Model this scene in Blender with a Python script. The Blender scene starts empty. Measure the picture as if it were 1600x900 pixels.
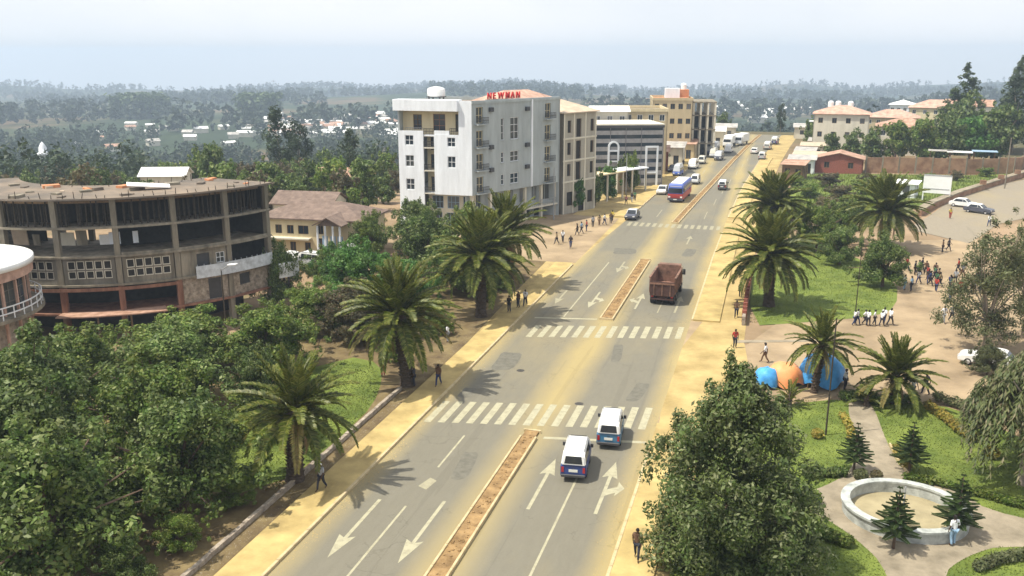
import bpy, bmesh, math, random
import numpy as np
from mathutils import Vector, Matrix, Euler, noise as mnoise

R_ = math.radians
sc = bpy.context.scene
COL = sc.collection
rng = random.Random(7)
nrg = np.random.default_rng(11)

# ------------------------------------------------------------------ camera
CAM_H = 24.0
PITCH, YAW = 14.459, 16.09            # degrees: tilt down, turned left of the road axis (+Y)
cd = bpy.data.cameras.new('camera'); cam = bpy.data.objects.new('camera', cd); COL.objects.link(cam)
cam.location = (0, 0, CAM_H); cam.rotation_euler = (R_(90 - PITCH), 0, R_(YAW))
cd.sensor_width = 36; cd.lens = 31.5; cd.clip_start = 0.5; cd.clip_end = 12000
sc.camera = cam

# ------------------------------------------------------------------ sky, sun, exposure
SUN_EL, SUN_AZ = 63.0, 240.0          # compass bearing the light comes from (0 = +Y, 90 = +X)
w = bpy.data.worlds.new('World'); sc.world = w; w.use_nodes = True
nt = w.node_tree; N = nt.nodes; L = nt.links; N.clear()
out = N.new('ShaderNodeOutputWorld'); bg = N.new('ShaderNodeBackground'); bg.inputs['Strength'].default_value = 0.1
sky = N.new('ShaderNodeTexSky'); sky.sky_type = 'NISHITA'; sky.sun_disc = False
sky.sun_elevation = R_(SUN_EL); sky.sun_rotation = R_(SUN_AZ)
sky.altitude = 1700; sky.air_density = 1.1; sky.dust_density = 4.5; sky.ozone_density = 1.2
tc = N.new('ShaderNodeTexCoord'); sp = N.new('ShaderNodeSeparateXYZ'); cb = N.new('ShaderNodeCombineXYZ')
ad = N.new('ShaderNodeMath'); ad.operation = 'ADD'; ad.inputs[1].default_value = 0.06
mx = N.new('ShaderNodeMath'); mx.operation = 'MAXIMUM'; mx.inputs[1].default_value = 0.02
L.new(tc.outputs['Generated'], sp.inputs[0]); L.new(sp.outputs['X'], cb.inputs['X']); L.new(sp.outputs['Y'], cb.inputs['Y'])
L.new(sp.outputs['Z'], ad.inputs[0]); L.new(ad.outputs[0], mx.inputs[0]); L.new(mx.outputs[0], cb.inputs['Z'])
L.new(cb.outputs[0], sky.inputs['Vector'])
mp = N.new('ShaderNodeMapping'); mp.inputs['Scale'].default_value = (1.3, 1.3, 3.0)
L.new(cb.outputs[0], mp.inputs['Vector'])
nz = N.new('ShaderNodeTexNoise'); nz.inputs['Scale'].default_value = 2.3; nz.inputs['Detail'].default_value = 5; nz.inputs['Roughness'].default_value = 0.5
L.new(mp.outputs[0], nz.inputs['Vector'])
cr = N.new('ShaderNodeMapRange'); cr.inputs['From Min'].default_value = 0.34; cr.inputs['From Max'].default_value = 0.62
cr.inputs['To Min'].default_value = 0.80; cr.inputs['To Max'].default_value = 1.0
L.new(nz.outputs['Fac'], cr.inputs['Value'])
mixc = N.new('ShaderNodeMix'); mixc.data_type = 'RGBA'
L.new(cr.outputs[0], mixc.inputs['Factor']); L.new(sky.outputs[0], mixc.inputs[6])
mixc.inputs[7].default_value = (7.15, 7.25, 7.45, 1)          # thin high cloud veil
L.new(mixc.outputs[2], bg.inputs['Color']); L.new(bg.outputs[0], out.inputs['Surface'])

sd = bpy.data.lights.new('sun', 'SUN'); sun = bpy.data.objects.new('sun', sd); COL.objects.link(sun)
sd.energy = 4.1; sd.angle = R_(0.9); sd.color = (1.0, 0.94, 0.80)
az = R_(SUN_AZ); el = R_(SUN_EL)
to_sun = Vector((math.sin(az) * math.cos(el), math.cos(az) * math.cos(el), math.sin(el)))
sun.rotation_euler = to_sun.to_track_quat('Z', 'Y').to_euler(); sun.location = to_sun * 200
vs = sc.view_settings; vs.view_transform = 'Standard'; vs.look = 'None'; vs.gamma = 1; vs.use_curve_mapping = False
vs.exposure = 0.56
sc.cycles.max_bounces = 6; sc.cycles.transparent_max_bounces = 8; sc.cycles.volume_bounces = 0
sc.cycles.diffuse_bounces = 3; sc.cycles.glossy_bounces = 3; sc.cycles.use_denoising = True
sc.cycles.use_adaptive_sampling = True; sc.cycles.adaptive_threshold = 0.02

# ------------------------------------------------------------------ materials
M = {}
def newmat(name):
    m = bpy.data.materials.new(name); m.use_nodes = True; M[name] = m
    t = m.node_tree; b = t.nodes['Principled BSDF']
    return m, t, b
def setin(b, k, v):
    if k in b.inputs: b.inputs[k].default_value = v
def mat(name, col, rough=0.8, var=0.18, scale=3.0, bump=0.0, spec=0.3, metal=0.0, col2=None, detail=6, bscale=None, streak=False):
    """procedural surface: a base colour broken up by two sizes of noise, with fine relief"""
    m, t, b = newmat(name); n, l = t.nodes, t.links
    setin(b, 'Roughness', rough); setin(b, 'Specular IOR Level', spec); setin(b, 'Metallic', metal)
    tcn = n.new('ShaderNodeTexCoord'); mpn = n.new('ShaderNodeMapping')
    if streak: mpn.inputs['Scale'].default_value = (1, 1, 0.18)
    l.new(tcn.outputs['Object'], mpn.inputs[0])
    a = n.new('ShaderNodeTexNoise'); a.inputs['Scale'].default_value = scale; a.inputs['Detail'].default_value = detail; a.inputs['Roughness'].default_value = 0.65
    l.new(mpn.outputs[0], a.inputs['Vector'])
    r = n.new('ShaderNodeValToRGB'); r.color_ramp.elements[0].position = 0.3; r.color_ramp.elements[1].position = 0.7
    lo = [c * (1 - var) for c in col]; hi = [min(1, c * (1 + var)) for c in (col2 or col)]
    r.color_ramp.elements[0].color = (*lo, 1); r.color_ramp.elements[1].color = (*hi, 1)
    l.new(a.outputs['Fac'], r.inputs[0]); l.new(r.outputs[0], b.inputs['Base Color'])
    if bump:
        a2 = n.new('ShaderNodeTexNoise'); a2.inputs['Scale'].default_value = bscale or scale * 6; a2.inputs['Detail'].default_value = 4
        l.new(tcn.outputs['Object'], a2.inputs['Vector'])
        bp = n.new('ShaderNodeBump'); bp.inputs['Strength'].default_value = bump; bp.inputs['Distance'].default_value = 0.05
        l.new(a2.outputs['Fac'], bp.inputs['Height']); l.new(bp.outputs[0], b.inputs['Normal'])
    return m
def leafmat(name, cols, rough=0.55, trans=0.28, spec=0.35):
    m, t, b = newmat(name); n, l = t.nodes, t.links
    g = n.new('ShaderNodeNewGeometry'); r = n.new('ShaderNodeValToRGB')
    el = r.color_ramp.elements
    while len(el) < len(cols): el.new(0.5)
    for i, c in enumerate(cols):
        el[i].position = i / (len(cols) - 1); el[i].color = (*c, 1)
    l.new(g.outputs['Random Per Island'], r.inputs[0])
    oi = n.new('ShaderNodeObjectInfo'); hs = n.new('ShaderNodeHueSaturation')
    mr = n.new('ShaderNodeMapRange'); mr.inputs['To Min'].default_value = 0.8; mr.inputs['To Max'].default_value = 1.2
    l.new(oi.outputs['Random'], mr.inputs['Value'])
    tcl = n.new('ShaderNodeTexCoord'); nzl = n.new('ShaderNodeTexNoise'); nzl.inputs['Scale'].default_value = .55; nzl.inputs['Detail'].default_value = 3; l.new(tcl.outputs['Object'], nzl.inputs['Vector'])
    m2 = n.new('ShaderNodeMapRange'); m2.inputs['From Min'].default_value = .3; m2.inputs['From Max'].default_value = .7; m2.inputs['To Min'].default_value = .72; m2.inputs['To Max'].default_value = 1.4; l.new(nzl.outputs['Fac'], m2.inputs['Value'])
    mlt = n.new('ShaderNodeMath'); mlt.operation = 'MULTIPLY'; l.new(mr.outputs[0], mlt.inputs[0]); l.new(m2.outputs[0], mlt.inputs[1]); l.new(mlt.outputs[0], hs.inputs['Value'])
    m3 = n.new('ShaderNodeMapRange'); m3.inputs['From Min'].default_value = .3; m3.inputs['From Max'].default_value = .7; m3.inputs['To Min'].default_value = .466; m3.inputs['To Max'].default_value = .506; l.new(nzl.outputs['Color'], m3.inputs['Value']); l.new(m3.outputs[0], hs.inputs['Hue']); l.new(r.outputs[0], hs.inputs['Color'])
    l.new(hs.outputs[0], b.inputs['Base Color']); setin(b, 'Roughness', rough); setin(b, 'Specular IOR Level', spec)
    tr = n.new('ShaderNodeBsdfTranslucent'); l.new(hs.outputs[0], tr.inputs['Color'])
    ms = n.new('ShaderNodeMixShader'); ms.inputs[0].default_value = trans
    o = n['Material Output']; l.new(b.outputs[0], ms.inputs[1]); l.new(tr.outputs[0], ms.inputs[2]); l.new(ms.outputs[0], o.inputs['Surface'])
    return m
# plaster, concrete, timber, metal
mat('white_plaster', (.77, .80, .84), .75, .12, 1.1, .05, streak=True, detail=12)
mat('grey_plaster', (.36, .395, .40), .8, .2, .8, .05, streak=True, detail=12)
mat('cream_plaster', (.66, .56, .36), .8, .12, 1.0, .05, streak=True)
mat('yellow_plaster', (.50, .41, .26), .8, .14, .8, .05, streak=True)
mat('pale_cream', (.62, .58, .48), .8, .12, .8, .05, streak=True)
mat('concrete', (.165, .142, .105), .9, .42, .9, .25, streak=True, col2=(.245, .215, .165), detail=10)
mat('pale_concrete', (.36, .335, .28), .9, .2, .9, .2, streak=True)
mat('old_concrete', (.15, .135, .11), .9, .35, .8, .3, streak=True, col2=(.21, .19, .155))
mat('roof_slab', (.14, .128, .115), .9, .35, .22, .3, col2=(.20, .155, .115))
mat('rust_red_paint', (.20, .09, .06), .8, .35, 1.2, .1, streak=True, col2=(.25, .13, .085))
mat('shaded_block', (.034, .03, .025), .95, .3, 2.2, .4)  # hollow block walls, coloured near black to imitate interior shade
mat('stone_wall', (.25, .20, .16), .95, .4, 2.5, .5, col2=(.34, .29, .23))
mat('red_brick', (.25, .085, .06), .9, .3, 4, .4)
mat('brown_earth_wall', (.24, .125, .075), .95, .3, .5, .4, col2=(.30, .19, .12))
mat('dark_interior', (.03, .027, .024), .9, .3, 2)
mat('timber', (.17, .11, .06), .85, .35, 5, .2)
mat('timber_pole', (.05, .04, .028), .85, .4, 4, .2)  # darkened so the props under the roof slab look shaded
mat('brown_roof', (.15, .105, .085), .8, .28, 1.2, .2, col2=(.19, .138, .112), detail=10)
mat('pink_roof', (.42, .255, .195), .75, .25, .9, .15, col2=(.52, .34, .26), detail=10)
mat('tan_roof', (.50, .40, .30), .75, .22, .9, .15, detail=10)
mat('tin_roof', (.36, .355, .34), .5, .35, .7, .1, spec=.4, metal=.1, col2=(.45, .42, .38))
mat('white_roof', (.80, .80, .78), .5, .10, .9, .05, spec=.4)
mat('rusty_tin', (.36, .19, .12), .7, .35, .8, .15, col2=(.42, .27, .2))
mat('white_paint', (.80, .81, .82), .4, .04, 2, spec=.5)
mat('white_metal', (.74, .75, .76), .4, .06, 3, spec=.5)
mat('grey_metal', (.32, .33, .34), .5, .15, 3, spec=.5)
mat('dark_metal', (.05, .05, .055), .5, .2, 3, spec=.5)
mat('banner_cloth', (.52, .55, .58), .8, .3, 1.6)
mat('blue_frame', (.30, .42, .55), .5, .1, 3)
mat('grey_cladding', (.17, .165, .175), .5, .2, 1.5, .05, spec=.5)
mat('grey_cladding_pale', (.34, .33, .33), .6, .2, 1.5, .05)
mat('violet_panel', (.42, .40, .52), .5, .1, 1.5)
mat('red_letters', (.55, .03, .03), .5, .08, 3)
mat('terracotta', (.55, .24, .12), .8, .15, 3)
# vehicles
mat('car_white', (.76, .76, .75), .35, .1, 1.6, spec=.55, detail=10)
mat('minibus_blue', (.03, .06, .22), .32, .08, 2, spec=.6)
mat('minibus_teal', (.05, .17, .30), .32, .08, 2, spec=.6)
mat('bus_blue', (.06, .12, .45), .35, .08, 2, spec=.6)
mat('bus_red', (.42, .05, .05), .4, .12, 2, spec=.5)
mat('car_dark', (.07, .075, .10), .3, .1, 2, spec=.6)
mat('car_silver', (.52, .54, .57), .3, .06, 2, spec=.6)
mat('car_beige', (.62, .60, .52), .35, .06, 2, spec=.6)
mat('truck_rust', (.135, .08, .056), .75, .42, 1.6, .15, col2=(.22, .12, .085), detail=10)
mat('truck_dark', (.07, .035, .028), .7, .3, 2, .1)
mat('load_soil', (.22, .115, .08), .95, .25, 2, .5)
mat('rubber', (.022, .022, .023), .85, .2, 6)
mat('rim_grey', (.42, .42, .43), .4, .1, 4, spec=.5)
mat('tail_red', (.40, .02, .02), .3, .05, 3, spec=.6)
mat('lamp_glass', (.78, .78, .74), .2, .03, 3, spec=.6)
mat('plate', (.75, .75, .70), .5, .05, 3)
mat('tarp_blue', (.05, .28, .68), .5, .18, 1.6, .2, spec=.35, col2=(.09, .38, .78))
mat('tarp_orange', (.85, .34, .14), .5, .12, 1.6, .2, spec=.35)
mat('bark', (.13, .09, .065), .95, .35, 4, .5)
mat('pale_bark', (.30, .25, .20), .9, .3, 3, .3)
mat('palm_bark', (.085, .062, .045), .95, .4, 5, .6)
# glass
m, t, b = newmat('glass'); setin(b, 'Base Color', (.035, .05, .065, 1)); setin(b, 'Roughness', .08); setin(b, 'Specular IOR Level', .7)
m, t, b = newmat('car_glass'); setin(b, 'Base Color', (.018, .022, .028, 1)); setin(b, 'Roughness', .06); setin(b, 'Specular IOR Level', .7)
m, t, b = newmat('dusty_glass'); setin(b, 'Base Color', (.06, .065, .06, 1)); setin(b, 'Roughness', .3); setin(b, 'Specular IOR Level', .5)
m, t, b = newmat('curtained_glass'); setin(b, 'Base Color', (.16, .17, .18, 1)); setin(b, 'Roughness', .12); setin(b, 'Specular IOR Level', .6)
# foliage
leafmat('leaf_dark', [(.034, .066, .012), (.060, .112, .020), (.100, .158, .034), (.21, .26, .10)], .5, .3, .3)
leafmat('leaf_mid', [(.044, .090, .011), (.076, .140, .020), (.125, .190, .034), (.21, .25, .07)], .5, .3, .25)
leafmat('leaf_bright', [(.030, .095, .014), (.05, .14, .022), (.085, .19, .035)], .5)
leafmat('leaf_olive', [(.075, .075, .028), (.10, .095, .038), (.14, .105, .055), (.085, .105, .04)], .6)
leafmat('leaf_grey', [(.068, .088, .034), (.10, .122, .050), (.145, .155, .072)], .6)
leafmat('leaf_silver', [(.038, .068, .014), (.066, .110, .026), (.108, .152, .046), (.22, .25, .13)], .5, .3, .28)
leafmat('leaf_conifer', [(.034, .064, .020), (.058, .098, .032), (.092, .135, .048)], .55, .25)
leafmat('leaf_euc', [(.020, .040, .018), (.032, .056, .024), (.050, .074, .032)], .55, .2)
leafmat('leaf_weep', [(.055, .085, .025), (.085, .12, .036), (.13, .155, .055), (.20, .18, .10)], .6, .25)
leafmat('leaf_yellow', [(.22, .20, .03), (.30, .24, .04), (.10, .16, .03)], .6)
leafmat('palm_leaf', [(.046, .072, .009), (.080, .115, .014), (.135, .165, .026), (.23, .23, .065)], .45, .3, .35)
leafmat('palm_dead', [(.20, .14, .07), (.28, .20, .11), (.14, .10, .05)], .8, .15)
leafmat('palm_yellowing', [(.16, .15, .04), (.22, .19, .06), (.12, .13, .035)], .6, .25)
leafmat('grass_blade', [(.085, .135, .020), (.115, .165, .026), (.15, .19, .036)], .6, .3)
mat('lawn', (.085, .135, .022), .95, .3, .35, .4, bscale=9, col2=(.15, .185, .036))
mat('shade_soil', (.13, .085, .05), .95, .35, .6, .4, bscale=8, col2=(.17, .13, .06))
mat('hedge_soil', (.12, .085, .055), .95, .3, 1.4, .4)
mat('pavement', (.385, .285, .115), .85, .28, .4, .2, bscale=5, col2=(.455, .345, .145), detail=10)
mat('kerb_stone', (.46, .36, .19), .85, .2, 1.3, .2, col2=(.52, .42, .26))
mat('median_soil', (.22, .135, .06), .95, .35, 1.2, .5, col2=(.30, .195, .09), detail=10)
mat('path_dirt', (.225, .19, .135), .95, .25, .6, .3, bscale=6, col2=(.29, .245, .18), detail=10)
mat('pond_floor', (.33, .28, .17), .9, .25, .7, .2, detail=10)
mat('pond_white', (.34, .36, .34), .75, .3, 1.6, .15, col2=(.44, .46, .44), detail=10)
mat('plaza_dirt', (.265, .195, .12), .95, .26, .18, .3, bscale=3, col2=(.34, .255, .16), detail=10)
mat('verge_dirt', (.34, .25, .10), .95, .26, .3, .3, bscale=4, col2=(.42, .315, .14), detail=10)

def road_mat(name, xs, base=(.165, .155, .125)):
    """worn asphalt; yellow dust has settled in bands beside the kerbs and median (xs) and in broad patches"""
    m, t, b = newmat(name); n, l = t.nodes, t.links
    setin(b, 'Roughness', .82); setin(b, 'Specular IOR Level', .3)
    g = n.new('ShaderNodeTexCoord'); s = n.new('ShaderNodeSeparateXYZ'); l.new(g.outputs['Object'], s.inputs[0])
    def mth(op, a, bb=None, c=None):
        k = n.new('ShaderNodeMath'); k.operation = op
        for i, v in enumerate((a, bb, c)):
            if v is None: continue
            if isinstance(v, (int, float)): k.inputs[i].default_value = v
            else: l.new(v, k.inputs[i])
        return k.outputs[0]
    def nz(scale, det=4, sx=1, sy=1, rough=.6):
        mpn = n.new('ShaderNodeMapping'); mpn.inputs['Scale'].default_value = (sx, sy, 1); l.new(g.outputs['Object'], mpn.inputs[0])
        k = n.new('ShaderNodeTexNoise'); k.inputs['Scale'].default_value = scale; k.inputs['Detail'].default_value = det; k.inputs['Roughness'].default_value = rough
        l.new(mpn.outputs[0], k.inputs['Vector']); return k.outputs['Fac']
    dust = None
    for x, wd, st in xs:
        d = mth('ABSOLUTE', mth('SUBTRACT', s.outputs['X'], x))
        v = mth('MULTIPLY', mth('SMOOTH_MIN', 1, mth('MAXIMUM', mth('SUBTRACT', 1, mth('DIVIDE', d, wd)), 0), .1), st)
        dust = v if dust is None else mth('MAXIMUM', dust, v)
    wob = nz(.16, 5, 1, .35)
    patch = mth('MULTIPLY', mth('MAXIMUM', mth('SUBTRACT', nz(.05, 6, 1.4, .7), .47), 0), 1.8)
    f = mth('ADD', mth('MULTIPLY', dust, mth('MULTIPLY_ADD', wob, 1.5, .2)), patch)
    f = mth('MINIMUM', mth('MAXIMUM', f, 0.05), .92)
    ra = n.new('ShaderNodeValToRGB'); ra.color_ramp.elements[0].position = .25; ra.color_ramp.elements[1].position = .78
    ra.color_ramp.elements[0].color = (*[c * .86 for c in base], 1); ra.color_ramp.elements[1].color = (*[c * 1.16 for c in base], 1)
    l.new(mth('MULTIPLY_ADD', nz(1.1, 8, 2.2, .5, .7), .6, mth('MULTIPLY', nz(9, 4), .4)), ra.inputs[0])
    mc = n.new('ShaderNodeMix'); mc.data_type = 'RGBA'; l.new(f, mc.inputs['Factor']); l.new(ra.outputs[0], mc.inputs[6]); mc.inputs[7].default_value = (.36, .285, .13, 1)
    # longitudinal tyre tracks and the odd oil streak
    tr = n.new('ShaderNodeMix'); tr.data_type = 'RGBA'; tr.blend_type = 'MULTIPLY'
    l.new(mth('MULTIPLY', mth('GREATER_THAN', nz(.9, 3, 1.2, .03), .62), .22), tr.inputs['Factor']); l.new(mc.outputs[2], tr.inputs[6]); tr.inputs[7].default_value = (.62, .62, .62, 1)
    vo = n.new('ShaderNodeTexVoronoi'); vo.feature = 'DISTANCE_TO_EDGE'; vo.inputs['Scale'].default_value = .32
    wv = n.new('ShaderNodeVectorMath'); wv.operation = 'MULTIPLY_ADD'; nw = n.new('ShaderNodeTexNoise'); nw.inputs['Scale'].default_value = .8; nw.inputs['Detail'].default_value = 5; l.new(g.outputs['Object'], nw.inputs['Vector'])
    l.new(nw.outputs['Color'], wv.inputs[0]); wv.inputs[1].default_value = (2.2, 2.2, 0); l.new(g.outputs['Object'], wv.inputs[2]); l.new(wv.outputs[0], vo.inputs['Vector'])
    ck = n.new('ShaderNodeMix'); ck.data_type = 'RGBA'; ck.blend_type = 'MULTIPLY'; l.new(mth('MULTIPLY', mth('MULTIPLY', mth('LESS_THAN', vo.outputs['Distance'], .008), mth('GREATER_THAN', nz(.12, 2), .5)), .2), ck.inputs['Factor']); l.new(tr.outputs[2], ck.inputs[6]); ck.inputs[7].default_value = (.3, .3, .3, 1)
    l.new(ck.outputs[2], b.inputs['Base Color'])
    bp = n.new('ShaderNodeBump'); bp.inputs['Strength'].default_value = .2; bp.inputs['Distance'].default_value = .03
    l.new(nz(14, 3), bp.inputs['Height']); l.new(bp.outputs[0], b.inputs['Normal'])
    return m
road_mat('asphalt', [(-21.8, 1.5, .75), (-13.9, 2.2, .95), (-6.2, 1.6, .9)])
road_mat('asphalt_side', [(0, .1, .1)], (.25, .215, .165))
# painted lines: worn paint on the road
def paintmat(name, col, wear=.45):
    m, t, b = newmat(name); n, l = t.nodes, t.links
    setin(b, 'Roughness', .75)
    g = n.new('ShaderNodeTexCoord'); k = n.new('ShaderNodeTexNoise'); k.inputs['Scale'].default_value = 2.2; k.inputs['Detail'].default_value = 8; k.inputs['Roughness'].default_value = .7
    l.new(g.outputs['Object'], k.inputs['Vector'])
    r = n.new('ShaderNodeValToRGB'); r.color_ramp.elements[0].position = wear - .12; r.color_ramp.elements[1].position = wear + .1
    r.color_ramp.elements[0].color = (.27, .245, .17, 1); r.color_ramp.elements[1].color = (*col, 1)
    l.new(k.outputs['Fac'], r.inputs[0]); l.new(r.outputs[0], b.inputs['Base Color'])
paintmat('road_paint', (.39, .365, .25), .44)
paintmat('road_paint_faded', (.33, .305, .205), .5)
# ground: bare earth in town, green and brown patchwork in the valley and on the hills
m, t, b = newmat('ground_mat'); n, l = t.nodes, t.links; setin(b, 'Roughness', .95); setin(b, 'Specular IOR Level', .15)
g = n.new('ShaderNodeTexCoord')
def nzz(scale, det=6):
    k = n.new('ShaderNodeTexNoise'); k.inputs['Scale'].default_value = scale; k.inputs['Detail'].default_value = det; k.inputs['Roughness'].default_value = .6
    l.new(g.outputs['Object'], k.inputs['Vector']); return k.outputs['Fac']
def ramp(f, stops):
    r = n.new('ShaderNodeValToRGB'); e = r.color_ramp.elements
    while len(e) < len(stops): e.new(.5)
    for i, (p_, c) in enumerate(stops): e[i].position = p_; e[i].color = (*c, 1)
    l.new(f, r.inputs[0]); return r.outputs[0]
town = ramp(nzz(.09), [(.32, (.10, .115, .04)), (.45, (.23, .165, .10)), (.6, (.33, .235, .15)), (.75, (.28, .18, .11))])
wild = ramp(nzz(.006, 8), [(.36, (.026, .042, .018)), (.49, (.036, .056, .022)), (.55, (.085, .08, .035)), (.61, (.15, .10, .06)), (.7, (.04, .06, .025))])
vl = n.new('ShaderNodeVectorMath'); vl.operation = 'LENGTH'; l.new(g.outputs['Object'], vl.inputs[0])
mr = n.new('ShaderNodeMapRange'); mr.inputs['From Min'].default_value = 170; mr.inputs['From Max'].default_value = 330; l.new(vl.outputs['Value'], mr.inputs['Value'])
mm = n.new('ShaderNodeMix'); mm.data_type = 'RGBA'; l.new(mr.outputs[0], mm.inputs['Factor']); l.new(town, mm.inputs[6]); l.new(wild, mm.inputs[7])
l.new(mm.outputs[2], b.inputs['Base Color'])

# ------------------------------------------------------------------ mesh helpers
class MB:
    """collects shapes; build() links them as one mesh object"""
    def __init__(s): s.v = []; s.f = []; s.m = []
    def add(s, vs, fs, m=0):
        o = len(s.v); s.v += [tuple(v) for v in vs]; s.f += [tuple(i + o for i in f) for f in fs]; s.m += [m] * len(fs); return s
    def box(s, x0, y0, z0, x1, y1, z1, m=0):
        return s.add([(x0, y0, z0), (x1, y0, z0), (x1, y1, z0), (x0, y1, z0), (x0, y0, z1), (x1, y0, z1), (x1, y1, z1), (x0, y1, z1)],
                     [(0, 3, 2, 1), (4, 5, 6, 7), (0, 1, 5, 4), (1, 2, 6, 5), (2, 3, 7, 6), (3, 0, 4, 7)], m)
    def prism(s, poly, z0, z1, m=0):
        k = len(poly); a = sum(poly[i][0] * poly[(i + 1) % k][1] - poly[(i + 1) % k][0] * poly[i][1] for i in range(k))
        if a < 0: poly = poly[::-1]
        vs = [(x, y, z0) for x, y in poly] + [(x, y, z1) for x, y in poly]
        return s.add(vs, [tuple(range(k))[::-1], tuple(range(k, 2 * k))] + [(i, (i + 1) % k, k + (i + 1) % k, k + i) for i in range(k)], m)
    def tube(s, p0, p1, r0, r1=None, k=8, m=0, caps=True):
        r1 = r0 if r1 is None else r1; p0 = Vector(p0); p1 = Vector(p1); d = (p1 - p0).normalized()
        u = d.orthogonal().normalized(); v = d.cross(u)
        vs = [p0 + (u * math.cos(t) + v * math.sin(t)) * r0 for t in [2 * math.pi * i / k for i in range(k)]] + \
             [p1 + (u * math.cos(t) + v * math.sin(t)) * r1 for t in [2 * math.pi * i / k for i in range(k)]]
        fs = [(i, (i + 1) % k, k + (i + 1) % k, k + i) for i in range(k)]
        if caps: fs += [tuple(range(k))[::-1], tuple(range(k, 2 * k))]
        return s.add(vs, fs, m)
    def lathe(s, prof, k=16, c=(0, 0), m=0, a0=0, a1=2 * math.pi):
        full = abs(a1 - a0 - 2 * math.pi) < 1e-6; kk = k if full else k + 1
        vs = [(c[0] + r * math.cos(a0 + (a1 - a0) * i / k), c[1] + r * math.sin(a0 + (a1 - a0) * i / k), z) for r, z in prof for i in range(kk)]
        fs = []
        for j in range(len(prof) - 1):
            for i in range(k):
                i2 = (i + 1) % kk if full else i + 1
                fs.append((j * kk + i, j * kk + i2, (j + 1) * kk + i2, (j + 1) * kk + i))
        return s.add(vs, fs, m)
    def ring(s, c, r0, r1, z0, z1, a0, a1, k, m=0):
        """closed annular sector slab"""
        vs = []
        for i in range(k + 1):
            t = a0 + (a1 - a0) * i / k; ca, sa = math.cos(t), math.sin(t)
            vs += [(c[0] + r0 * ca, c[1] + r0 * sa, z0), (c[0] + r1 * ca, c[1] + r1 * sa, z0), (c[0] + r1 * ca, c[1] + r1 * sa, z1), (c[0] + r0 * ca, c[1] + r0 * sa, z1)]
        fs = []
        for i in range(k):
            a, bq = i * 4, i * 4 + 4
            fs += [(a, bq, bq + 1, a + 1), (a + 1, bq + 1, bq + 2, a + 2), (a + 2, bq + 2, bq + 3, a + 3), (a + 3, bq + 3, bq, a)]
        if abs(a1 - a0 - 2 * math.pi) > 1e-6: fs += [(0, 1, 2, 3), (k * 4 + 3, k * 4 + 2, k * 4 + 1, k * 4)]
        return s.add(vs, fs, m)
    def mesh(s, name, mats, smooth=False):
        me = bpy.data.meshes.new(name); me.from_pydata(s.v, [], s.f)
        for q in (mats if isinstance(mats, (list, tuple)) else [mats]): me.materials.append(M[q] if isinstance(q, str) else q)
        if isinstance(mats, (list, tuple)) and len(mats) > 1: me.polygons.foreach_set('material_index', s.m)
        if smooth: me.polygons.foreach_set('use_smooth', [True] * len(me.polygons))
        me.update(); return me
    def build(s, name, mats, parent=None, smooth=False, bevel=0):
        me = s.mesh(name, mats, smooth)
        if bevel: bevel_mesh(me, bevel)
        return link(name, me, parent)
def bevel_mesh(me, wd, seg=1, ang=30):
    bm = bmesh.new(); bm.from_mesh(me); bmesh.ops.remove_doubles(bm, verts=bm.verts, dist=1e-4)
    ed = [e for e in bm.edges if len(e.link_faces) == 2 and e.calc_face_angle(0) > R_(ang)]
    bmesh.ops.bevel(bm, geom=ed, offset=wd, segments=seg, affect='EDGES', clamp_overlap=True); bm.to_mesh(me); bm.free()
def link(name, me, parent=None):
    o = bpy.data.objects.new(name, me); COL.objects.link(o)
    if parent is not None: o.parent = parent
    return o
def tag(o, label=None, cat=None, group=None, kind=None):
    if label: o['label'] = label
    if cat: o['category'] = cat
    if group: o['group'] = group
    if kind: o['kind'] = kind
    return o
def thing(name, label, cat, loc=(0, 0, 0), rz=0, group=None):
    o = bpy.data.objects.new(name, None); COL.objects.link(o); o.empty_display_size = .3
    o.location = loc; o.rotation_euler = (0, 0, rz); return tag(o, label, cat, group)
def struct(name, mb, m, parent=None, smooth=False):
    o = mb.build(name, m, parent, smooth)
    if parent is None: o['kind'] = 'structure'
    return o
def copy_tree(o, parent=None):
    c = o.copy(); COL.objects.link(c); c.parent = parent
    for ch in list(o.children): copy_tree(ch, c)
    return c
def npmesh(name, verts, faces, m, smooth=False):
    """verts (n,3), faces (k,4) arrays to a mesh"""
    me = bpy.data.meshes.new(name); nv, nf = len(verts), len(faces); q = faces.shape[1]
    me.vertices.add(nv); me.vertices.foreach_set('co', np.asarray(verts, 'f').ravel())
    me.loops.add(nf * q); me.loops.foreach_set('vertex_index', np.asarray(faces, 'i').ravel())
    me.polygons.add(nf); me.polygons.foreach_set('loop_start', np.arange(0, nf * q, q, dtype='i'))
    me.update(calc_edges=True)
    for k in (m if isinstance(m, (list, tuple)) else [m]): me.materials.append(M[k])
    if smooth: me.polygons.foreach_set('use_smooth', np.ones(nf, bool))
    me.validate(); return me
def sstep(a, b_, x):
    t = np.clip((x - a) / (b_ - a), 0, 1); return t * t * (3 - 2 * t)

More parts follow.
